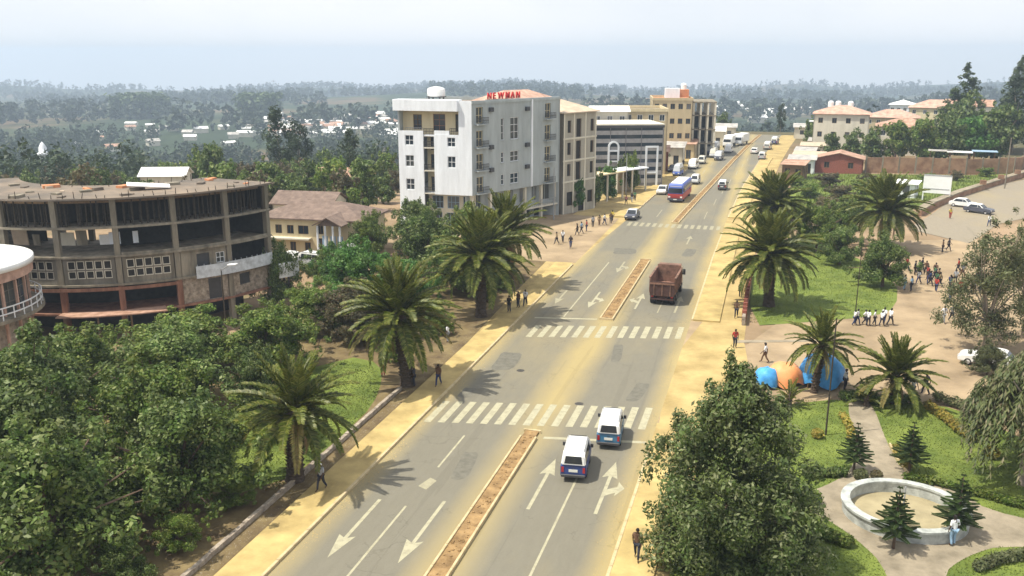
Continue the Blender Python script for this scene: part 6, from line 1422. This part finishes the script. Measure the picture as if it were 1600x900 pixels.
def dump_truck():
    root = thing('dump_truck', 'rusty brown dump truck driving away with open bed', 'truck', (-9.45, 90.4, .008), R_(-1.5))
    hw = 1.22; y0, y1 = -3.5, 1.3; zb, zt = 1.15, 2.75
    MB().box(-.5, -3.4, .62, .5, 3.2, .95).build('chassis', 'truck_dark', root)
    bed = MB(); bed.box(-hw + .1, y0 + .1, zb - .12, hw - .1, y1, zb); bed.build('bed_floor', 'truck_rust', root)
    for s in (-1, 1):
        sd_ = MB(); sd_.add([(s * (hw - .02), y0, zb - .1), (s * (hw - .02), y1, zb - .1), (s * (hw + .04), y1, zt), (s * (hw + .04), y0, zt), (s * (hw - .09), y0, zb - .1), (s * (hw - .09), y1, zb - .1), (s * (hw - .03), y1, zt), (s * (hw - .03), y0, zt)],
                            [(0, 1, 2, 3), (7, 6, 5, 4), (3, 2, 6, 7), (0, 3, 7, 4), (1, 5, 6, 2), (0, 4, 5, 1)])
        sd_.build('bed_side', 'truck_rust', root)
        for k in range(6):
            yy = y0 + .3 + k * .86; MB().box(min(s * (hw + .03), s * (hw + .12)), yy, zb, max(s * (hw + .03), s * (hw + .12)), yy + .1, zt - .05).build('bed_rib', 'truck_rust', root)
        MB().box(min(s * (hw - .06), s * (hw + .13)), y0, zt + .002, max(s * (hw - .06), s * (hw + .13)), y1, zt + .1).build('bed_rail', 'truck_rust', root)
        for yy in (-2.7, -1.45): wheel(root, s * (hw - .24), yy, .5, .5)
        wheel(root, s * (hw - .16), 2.55, .5, .3)
        MB().box(min(s * .85, s * 1.1), -3.46, .78, max(s * .85, s * 1.1), -3.4, .92).build('tail_light', 'tail_red', root)
        MB().box(min(s * .55, s * 1.1), -3.32, .3, max(s * .55, s * 1.1), -3.28, .95).build('mud_flap', 'rubber', root)
    MB().box(-hw + .0, y0 - .08, zb - .2, hw - .0, y0 - .002, zt - .35).build('tailgate', 'truck_dark', root); MB().box(-hw, y0 - .14, zt - .62, hw, y0 - .085, zt - .45).build('tailgate_bar', 'truck_rust', root)
    for xx in (-.8, 0, .8): MB().box(xx - .05, y0 - .13, zb - .15, xx + .05, y0 - .083, zt - .64).build('tailgate_rib', 'truck_rust', root)
    MB().box(-hw, y1 + .002, zb - .1, hw, y1 + .1, zt + .35).build('bed_front', 'truck_rust', root); MB().box(-hw + .1, y1 + .102, zt + .2, hw - .1, y1 + 1.0, zt + .32).build('cab_guard', 'truck_rust', root)
    ld = MB(); k = 9
    gr = [[(-hw + .12 + (2 * hw - .24) * i / k, y0 + .15 + (y1 - y0 - .2) * j / k, zb + .12 + .5 * math.sin(math.pi * i / k) * math.sin(math.pi * j / k) + rng.uniform(-.06, .06)) for i in range(k + 1)] for j in range(k + 1)]
    ld.add([p for r in gr for p in r], [(j * (k + 1) + i, j * (k + 1) + i + 1, (j + 1) * (k + 1) + i + 1, (j + 1) * (k + 1) + i) for j in range(k) for i in range(k)]); ld.build('load', 'load_soil', root, True)
    side_loft([(1.5, .75), (3.35, .75), (3.5, .95), (3.45, 1.7), (3.2, 2.65), (2.9, 2.78), (1.6, 2.78), (1.5, 2.65)], 1.18, .06, 1.7, 'cab', 'tan_roof', root, .08)
    quad_panel(root, 'windscreen', 'car_glass', [(1.0, 3.45, 1.78), (-1.0, 3.45, 1.78), (-.95, 3.25, 2.5), (.95, 3.25, 2.5)])
    for s in (-1, 1):
        p = [(s * 1.19, 1.9, 1.75), (s * 1.19, 3.2, 1.75), (s * 1.15, 3.05, 2.45), (s * 1.15, 1.9, 2.45)]; quad_panel(root, 'side_window', 'car_glass', p if s > 0 else p[::-1])
        MB().box(min(s * 1.2, s * 1.45), 3.2, 1.7, max(s * 1.2, s * 1.45), 3.28, 2.3).build('mirror', 'dark_metal', root)
    MB().box(-1.15, 3.45, .5, 1.15, 3.65, .8).build('front_bumper', 'truck_dark', root)
    MB().box(-1.15, -3.55, .55, 1.15, -3.45, .7).build('rear_bumper', 'truck_dark', root)
dump_truck()
def bus():
    root = thing('bus', 'blue and red bus facing the camera on the far left lanes', 'bus', (-15.0, 158.0, .008), R_(177)); h = 5.2; hw = 1.28
    side_loft([(-h, .45), (h - .1, .45), (h, .6), (h - .02, 1.5), (-h, 1.5)], hw, 0, 9, 'lower_body', 'bus_red', root, .08)
    side_loft([(-h, 1.49), (h - .03, 1.49), (h - .2, 2.9), (h - .45, 3.15), (-h + .2, 3.15), (-h, 2.9)], hw - .005, .05, 1.6, 'upper_body', 'bus_blue', root, .1)
    MB().box(-hw + .3, -h + .8, 3.152, hw - .3, h - .8, 3.24).build('roof_cover', 'white_roof', root)
    quad_panel(root, 'windscreen', 'car_glass', [(hw - .12, h - .05, 1.62), (-hw + .12, h - .05, 1.62), (-hw + .16, h - .15, 2.45), (hw - .16, h - .15, 2.45)])
    quad_panel(root, 'destination_board', 'violet_panel', [(hw - .3, h - .165, 2.55), (-hw + .3, h - .165, 2.55), (-hw + .3, h - .195, 2.82), (hw - .3, h - .195, 2.82)])
    for s in (-1, 1):
        for k in range(6):
            a = -h + .5 + k * 1.55; p = [(s * (hw + .0), a, 1.75), (s * (hw + .0), a + 1.35, 1.75), (s * (hw - .035), a + 1.35, 2.6), (s * (hw - .035), a, 2.6)]; quad_panel(root, 'side_window', 'car_glass', p if s > 0 else p[::-1])
        for yy in (-h + 1.8, h - 1.9): wheel(root, s * (hw - .16), yy, .5, .3)
        quad_panel(root, 'headlight', 'lamp_glass', [(s * (hw - .1), h + .002, .85), (s * (hw - .45), h + .002, .85), (s * (hw - .45), h - .0, 1.1), (s * (hw - .1), h - .0, 1.1)])
        MB().box(min(s * hw, s * (hw + .3)), h - .1, 1.9, max(s * hw, s * (hw + .3)), h, 2.5).build('mirror', 'dark_metal', root)
    MB().box(-hw, h - .05, .4, hw, h + .12, .75).build('front_bumper', 'car_dark', root); MB().box(-.3, h + .121, .5, .3, h + .14, .64).build('number_plate', 'plate', root)
bus()
def lorry(label, x, y, rz, cab, box, L_=7):
    root = thing('lorry', label, 'truck', (x, y, .008), rz, 'lorries at the road end'); hw = 1.15
    side_loft([(L_ / 2 - 1.7, .6), (L_ / 2, .6), (L_ / 2, 1.5), (L_ / 2 - .3, 2.4), (L_ / 2 - 1.7, 2.4)], hw, .05, 1.5, 'cab', cab, root, .08)
    MB().box(-hw - .05, -L_ / 2, 1.0, hw + .05, L_ / 2 - 1.8, 3.1).build('cargo_box', box, root, bevel=.05); MB().box(-.5, -L_ / 2 + .1, .6, .5, L_ / 2 - .1, .98).build('chassis', 'dark_metal', root)
    quad_panel(root, 'windscreen', 'car_glass', [(hw - .15, L_ / 2 - .01, 1.55), (-hw + .15, L_ / 2 - .01, 1.55), (-hw + .2, L_ / 2 - .26, 2.3), (hw - .2, L_ / 2 - .26, 2.3)])
    for s in (-1, 1):
        for yy in (-L_ / 2 + 1.4, L_ / 2 - 1): wheel(root, s * (hw - .15), yy, .45, .3)
lorry('white lorry facing the camera at the road end', -11.6, 256, R_(174), 'car_white', 'white_roof')
lorry('pale lorry second in the row at the road end', -8.6, 263, R_(168), 'car_silver', 'white_roof', 8)

# ------------------------------------------------------------------ tarp shelters
def tarp(label, x, y, rx, ry, h, m, rz=0, group='tarp shelters by the park'):
    root = thing('tarp_shelter', label, 'shelter', (x, y, .02), rz, group); k, j = 20, 8; mb = MB(); vs = []; g = random.Random(int(x * 31))
    for q in range(j + 1):
        t = q / j
        for i in range(k):
            a = 2 * math.pi * i / k; f = (math.sin(t * math.pi / 2)) ** .8; pk = 1 + .09 * math.cos(4 * a) * t + g.uniform(-.025, .025)
            vs.append((rx * f * pk * math.cos(a), ry * f * pk * math.sin(a), h * (math.cos(t * math.pi / 2) ** .75) * (1 - .0) + .28 + g.uniform(-.03, .03) + (.22 * math.cos(4 * a) * t * -1)))
    fs = [(q * k + i, q * k + (i + 1) % k, (q + 1) * k + (i + 1) % k, (q + 1) * k + i) for q in range(j) for i in range(k)]
    mb.add(vs, fs); mb.build('tarp', m, root, True)
    for a in (.6, 2.2, 3.7, 5.3):
        MB().tube((rx * .93 * math.cos(a), ry * .93 * math.sin(a), -.05), (rx * .88 * math.cos(a), ry * .88 * math.sin(a), .75), .035, .03, 6).build('pole', 'timber', root)
    MB().tube((0, 0, -.05), (0, 0, h + .24), .05, .04, 6).build('centre_pole', 'timber', root)
tarp('orange domed tarp shelter between the blue ones', 2.1, 67.0, 1.35, 1.2, 1.45, 'tarp_orange')
tarp('large blue tarp shelter under the small palm', 4.75, 67.9, 1.75, 1.5, 2.05, 'tarp_blue', .4)
tarp('small blue tarp shelter left of the orange one', .75, 66.2, .95, .9, 1.2, 'tarp_blue', .8)

# ------------------------------------------------------------------ people
def skinned(verts, edges, radii, name, m, sub=1):
    me = bpy.data.meshes.new(name); me.from_pydata(verts, edges, []); o = bpy.data.objects.new(name, me); COL.objects.link(o)
    o.modifiers.new('s', 'SKIN'); o.modifiers['s'].use_smooth_shade = True
    if not me.skin_vertices: 
        bpy.context.view_layer.objects.active = o; bpy.ops.object.select_all(action='DESELECT'); o.select_set(True); bpy.ops.mesh.customdata_skin_add()
    for i, r in enumerate(radii):
        r = r if isinstance(r, tuple) else (r, r); me.skin_vertices[0].data[i].radius = r; me.skin_vertices[0].data[i].use_root = i == 0
    sb = o.modifiers.new('u', 'SUBSURF'); sb.levels = sub; sb.render_levels = sub
    dg = bpy.context.evaluated_depsgraph_get(); r = bpy.data.meshes.new_from_object(o.evaluated_get(dg)); r.materials.clear(); r.materials.append(M[m]); r.name = name
    r.polygons.foreach_set('use_smooth', [True] * len(r.polygons)); COL.objects.unlink(o); bpy.data.objects.remove(o); return r
mat('skin_brown', (.085, .045, .028), .6, .1, 4); mat('hair_black', (.012, .010, .009), .7, .2, 12)
CL = {}
for nm, c in dict(white=(.75, .76, .78), grey=(.30, .31, .33), dark=(.03, .032, .045), navy=(.03, .045, .12), red=(.38, .05, .04), green=(.06, .16, .08), khaki=(.27, .21, .12), sky=(.25, .38, .52), yellow=(.58, .44, .08), brown=(.13, .075, .045), pink=(.55, .25, .27), black=(.015, .015, .017)).items():
    mat('cloth_' + nm, c, .85, .15, 6)
def pose(stride, arm, lean=0.0):
    """joint positions of a 1.70 m figure facing +Y; stride and arm swing in metres"""
    hipz = .92 - abs(stride) * .10
    J = {'pelvis': (0, 0, hipz), 'waist': (0, .01 + lean * .3, 1.06), 'chest': (0, .02 + lean, 1.27), 'neck': (0, .01 + lean, 1.45), 'head': (0, .035 + lean, 1.57), 'crown': (0, .02 + lean, 1.665)}
    for s, nm in ((-1, 'l'), (1, 'r')):
        st = stride * s; ar = -arm * s
        J['hip' + nm] = (s * .095, 0, hipz - .05); J['knee' + nm] = (s * .10, st * .52 + .03 + .03 * (st < 0), .49 - .02 * abs(st)); J['ankle' + nm] = (s * .10, st * 1.0 - .03, .085 + (.05 if st < -.05 else 0)); J['toe' + nm] = (s * .115, st * 1.0 + .15, .035 + (.01 if st < -.05 else 0))
        J['sh' + nm] = (s * .18, lean + .01, 1.385); J['elb' + nm] = (s * .235, lean + ar * .5 - .03, 1.11); J['wr' + nm] = (s * .225, lean + ar + .06, .88 + abs(ar) * .12); J['palm' + nm] = (s * .222, lean + ar * 1.1 + .08, .80 + abs(ar) * .14)
    return J
def make_person_meshes(stride, arm):
    J = pose(stride, arm); nm = list(J); ix = {k: i for i, k in enumerate(nm)}
    E = [('pelvis', 'waist'), ('waist', 'chest'), ('chest', 'neck'), ('neck', 'head'), ('head', 'crown')]
    for s in 'lr': E += [('pelvis', 'hip' + s), ('hip' + s, 'knee' + s), ('knee' + s, 'ankle' + s), ('ankle' + s, 'toe' + s), ('chest', 'sh' + s), ('sh' + s, 'elb' + s), ('elb' + s, 'wr' + s), ('wr' + s, 'palm' + s)]
    rad = dict(pelvis=(.135, .10), waist=(.12, .09), chest=(.15, .105), neck=.052, head=(.078, .095), crown=(.06, .07))
    for s in 'lr': rad.update({'hip' + s: .085, 'knee' + s: .055, 'ankle' + s: .04, 'toe' + s: (.035, .028), 'sh' + s: .058, 'elb' + s: .042, 'wr' + s: .028, 'palm' + s: (.038, .02)})
    V = [J[k] for k in nm]; Ed = [(ix[a], ix[b_]) for a, b_ in E]
    # five fingers on each hand, thumb from the side of the palm
    R2 = [rad[k] for k in nm]
    body = skinned(V, Ed, R2, 'body', 'skin_brown', 1)
    bm = bmesh.new(); bm.from_mesh(body); tmp = MB()
    for s, q in ((-1, 'l'), (1, 'r')):
        p = Vector(J['palm' + q]); d = (p - Vector(J['wr' + q])).normalized()
        for k, (off, ln) in enumerate(((-.03, .065), (-.01, .08), (.01, .075), (.03, .06))):
            b_ = p + Vector((0, off, 0)) + d * .02; m_ = b_ + d * ln * .55; tmp.tube(b_, m_, .0095, .009, 5); tmp.tube(m_, m_ + (d + Vector((-s * .35, 0, 0))).normalized() * ln * .5, .009, .006, 5)
        b_ = p + Vector((0, .032, .02)) - d * .02; tmp.tube(b_, b_ + (d * .7 + Vector((-s * .2, .7, 0))).normalized() * .06, .011, .008, 5)
    hd = Vector(J['head'])                                   # nose, brow and ears
    tmp.add([hd + Vector((-.014, .085, -.01)), hd + Vector((.014, .085, -.01)), hd + Vector((0, .115, -.02)), hd + Vector((0, .086, .03))], [(0, 1, 2), (1, 3, 2), (3, 0, 2)])
    for s in (-1, 1): tmp.box(hd.x + s * .078 - .008, hd.y - .02, hd.z - .035, hd.x + s * .078 + .008, hd.y + .015, hd.z + .025)
    tm = tmp.mesh('tmp', 'skin_brown'); bm.from_mesh(tm); bm.to_mesh(body); bm.free(); bpy.data.meshes.remove(tm)
    # clothes follow the body a little outside it
    def cloth(keys, grow, name, cut=None):
        vs_, es, rs = [], [], []
        ii = {}
        for k in keys: ii[k] = len(vs_); p = J[k]; vs_.append(p); r = rad[k]; r = r if isinstance(r, tuple) else (r, r); rs.append((r[0] + grow, r[1] + grow))
        for a, b_ in E:
            if a in ii and b_ in ii: es.append((ii[a], ii[b_]))
        if cut:
            for a, b_, t, r in cut: ii[b_ + '_'] = len(vs_); vs_.append(tuple(Vector(J[a]).lerp(Vector(J[b_]), t))); rs.append((r, r)); es.append((ii[a], ii[b_ + '_']))
        return skinned(vs_, es, rs, name, 'cloth_white', 1)
    shirt = cloth(['waist', 'pelvis', 'chest', 'shl', 'shr', 'elbl', 'elbr'], .018, 'shirt', [('chest', 'neck', .75, .07)])
    trs = cloth(['pelvis', 'hipl', 'hipr', 'kneel', 'kneer', 'anklel', 'ankler'], .02, 'trousers')
    hr = MB(); hd = Vector(J['head']); k, j = 12, 5; vs_ = []
    for q in range(j + 1):
        t = q / j * .62 * math.pi
        for i in range(k):
            a = 2 * math.pi * i / k; y = .112 * math.sin(t) * math.sin(a); front = max(0, math.sin(a)) * (q / j) * .07
            vs_.append((hd.x + .092 * math.sin(t) * math.cos(a), hd.y - .012 + y, hd.z + .0 + .125 * math.cos(t) + front))
    hr.add(vs_, [(q * k + i, q * k + (i + 1) % k, (q + 1) * k + (i + 1) % k, (q + 1) * k + i) for q in range(j) for i in range(k)])
    return body, shirt, trs, hr.mesh('hair', 'hair_black', True)
PM = [make_person_meshes(.30, .22), make_person_meshes(-.26, .2), make_person_meshes(.03, .03), make_person_meshes(.16, .1)]
def person(x, y, label, top, bottom, rz, p=0, group='people walking and standing in the streets', hat=None, s=1.0, z=.02):
    root = thing('person', label, 'person', (x, y, z), rz, group); root.scale = (s, s, s)
    for nm, me, mt in zip(('body', 'shirt', 'trousers', 'hair'), PM[p], (None, 'cloth_' + top, 'cloth_' + bottom, 'cloth_' + hat if hat else None)):
        o = link(nm, me, root)
        if mt: o.material_slots[0].link = 'OBJECT'; o.material_slots[0].material = M[mt]
        if nm == 'hair' and hat: o.name = 'cap'
    return root
S_ = .155
for x, y, lab, tp, bt, rz, p, hat, z in [
    (-23.3, 41.7, 'person with white cap and grey shirt walking on the left pavement', 'grey', 'dark', 170, 0, 'white', S_),
    (-27.8, 60.3, 'person in white shirt and red trousers on the left lawn', 'white', 'red', 40, 2, None, .03),
    (-24.6, 58.8, 'person in dark clothes right beside the second palm trunk', 'dark', 'dark', 100, 2, None, .02),
    (-22.8, 59.2, 'person in brown shirt near the kerb by the second palm', 'brown', 'navy', 180, 0, None, S_),
    (-25.9, 69.7, 'person in white shirt under the trees behind the second palm', 'white', 'grey', 90, 2, None, .02),
    (-23.3, 79.8, 'person in black beside the third palm', 'black', 'dark', 170, 2, None, S_), (-22.9, 81.6, 'person in brown standing with another by the third palm', 'brown', 'dark', 150, 2, None, S_), (-22.4, 82.4, 'person in white shirt near the kerb by the third palm', 'white', 'dark', 180, 0, None, S_),
    (-26.5, 113.2, 'person in khaki at the left end of the junction crowd', 'khaki', 'dark', 120, 0, None, .02), (-26.0, 114.6, 'person in white shirt at the left end of the junction crowd', 'white', 'dark', 180, 1, None, .02), (-24.2, 111.3, 'person in dark jacket walking in the junction mouth', 'dark', 'navy', 200, 0, None, .02),
    (-25.2, 120.0, 'person in black walking before the hotel shops', 'black', 'dark', 100, 1, None, .02), (-24.9, 121.5, 'person in pale blue before the hotel shops', 'sky', 'dark', 80, 0, None, .02), (-24.5, 123.1, 'person in red before the hotel shops', 'red', 'navy', 90, 2, None, .02),
    (-24.3, 126.7, 'person in grey on the dirt corner past the hotel', 'grey', 'dark', 30, 2, None, .02), (-23.6, 128.0, 'person in khaki on the dirt corner past the hotel', 'khaki', 'brown', 200, 0, None, .02), (-23.0, 128.9, 'person in white on the dirt corner past the hotel', 'white', 'navy', 260, 1, None, .02),
    (-22.3, 130.3, 'person in brown shirt near the parked dark car', 'brown', 'dark', 180, 2, None, .02), (-22.4, 132.2, 'person in yellow shirt near the parked dark car', 'yellow', 'dark', 20, 0, None, .02), (-22.7, 147.1, 'person in pink on the far left pavement', 'pink', 'dark', 170, 0, None, S_), (-22.2, 150.0, 'person in dark shirt on the far left pavement', 'dark', 'grey', 180, 1, None, S_), (-22.0, 152.0, 'person in green on the far left pavement', 'green', 'dark', 0, 2, None, S_),
    (.6, 71.8, 'person in white shirt walking behind the conical tree', 'white', 'brown', 90, 0, None, .02), (-1.9, 75.0, 'person in red shirt at the corner of the right pavement', 'red', 'dark', 200, 2, None, .02), (-2.2, 84.5, 'person in brown beside the low reddish wall', 'brown', 'dark', 180, 0, None, .02), (-2.1, 92.0, 'person in khaki further along the low reddish wall', 'khaki', 'dark', 0, 1, None, .02),
    (14.9, 107.9, 'person in black left in the group on the plaza', 'black', 'dark', 120, 2, None, .02), (16.5, 107.7, 'person in dark clothes in the plaza group', 'dark', 'black', 250, 2, None, .02), (17.0, 108.2, 'person in green in the plaza group', 'green', 'dark', 100, 0, None, .02), (17.7, 108.0, 'person in brown right in the plaza group', 'brown', 'black', 180, 1, None, .02),
    (17.4, 102.8, 'person in navy by the island corner', 'navy', 'dark', 250, 0, None, .02), (18.3, 102.4, 'person in khaki by the island corner', 'khaki', 'dark', 70, 1, None, .02), (18.3, 96.2, 'person in grey crossing the plaza', 'grey', 'navy', 200, 0, None, .02), (19.8, 99.3, 'person in red and black crossing the plaza', 'red', 'black', 160, 1, None, .02), (21.0, 100.2, 'person in black near the feathery tree', 'black', 'dark', 100, 2, None, .02), (22.0, 101.2, 'person in brown near the feathery tree', 'brown', 'dark', 280, 2, None, .02),
    (16.4, 87.9, 'person in white walking beside the feathery tree', 'white', 'grey', 210, 0, None, .02), (17.2, 88.6, 'person in grey walking beside the feathery tree', 'grey', 'dark', 210, 1, None, .02), (21.6, 121.7, 'smaller person in pair far out on the plaza', 'brown', 'dark', 90, 2, None, .02), (22.5, 123.1, 'taller dark person in pair far out on the plaza', 'dark', 'dark', 250, 0, None, .02),
    (31.2, 143.4, 'person in white beside the side street cars', 'white', 'navy', 150, 0, None, .02), (26.9, 149.0, 'person in yellow by the billboard posts', 'yellow', 'red', 200, 2, None, .02), (6.4, 67.0, 'person in white at the blue tarp shelter', 'white', 'dark', 240, 2, None, .02), (11.0, 66.7, 'person in white beyond the wide small palm', 'white', 'grey', 200, 0, None, .02), (12.0, 67.6, 'person in dark beyond the wide small palm', 'dark', 'dark', 40, 1, None, .02),
    (-5.0, 39.4, 'person in brown on the near right pavement', 'brown', 'dark', 180, 1, None, S_), (10.15, 45.3, 'person in white shirt at the pond wall', 'white', 'sky', 30, 2, None, .03), (14.5, 100.2, 'person in white by the island lawn edge', 'white', 'sky', 230, 2, None, .02), (15.1, 99.6, 'person in pale blue by the island lawn edge', 'sky', 'dark', 60, 2, None, .02), (-19.0, 205, 'person in dark clothes on the far left lanes', 'dark', 'dark', 180, 0, None, .02)]:
    person(x, y, lab, tp, bt, R_(rz), p, hat=hat, z=z)
for i in range(24):
    tp = rng.choice(['dark', 'brown', 'navy', 'black', 'green', 'khaki', 'grey', 'red']); person(14.6 + rng.uniform(0, 9.5), 99.5 + rng.uniform(0, 11), 'person in %s top and %s trousers in the loose crowd on the plaza' % (tp, (bt := rng.choice(['dark', 'black', 'navy', 'brown']))), tp, bt, R_(rng.uniform(0, 360)), rng.randrange(4), 'loose crowd on the plaza', s=rng.uniform(.9, 1.04))
for i in range(8):
    person(8.3 + .47 * i + rng.uniform(-.14, .14), 84.6 + .12 * i + rng.uniform(-.1, .7), 'pupil in white shirt and dark trousers in the row before the island lawn', 'white', rng.choice(['dark', 'navy']), R_(rng.uniform(-150, -20)), rng.randrange(4), 'row of pupils in white shirts', s=rng.uniform(.86, 1.0))

# ------------------------------------------------------------------ haze
hz = MB().box(-3600, -3600, -160, 3600, 3600, 62); m = bpy.data.materials.new('haze_air'); M['haze_air'] = m; m.use_nodes = True
t = m.node_tree; t.nodes.clear(); o_ = t.nodes.new('ShaderNodeOutputMaterial'); pv = t.nodes.new('ShaderNodeVolumePrincipled')
pv.inputs['Color'].default_value = (.66, .81, 1.0, 1); pv.inputs['Density'].default_value = .00037; pv.inputs['Anisotropy'].default_value = .1
t.links.new(pv.outputs[0], o_.inputs['Volume'])
tag(hz.build('haze', 'haze_air'), 'pale blue haze over the valley', 'haze', kind='stuff')
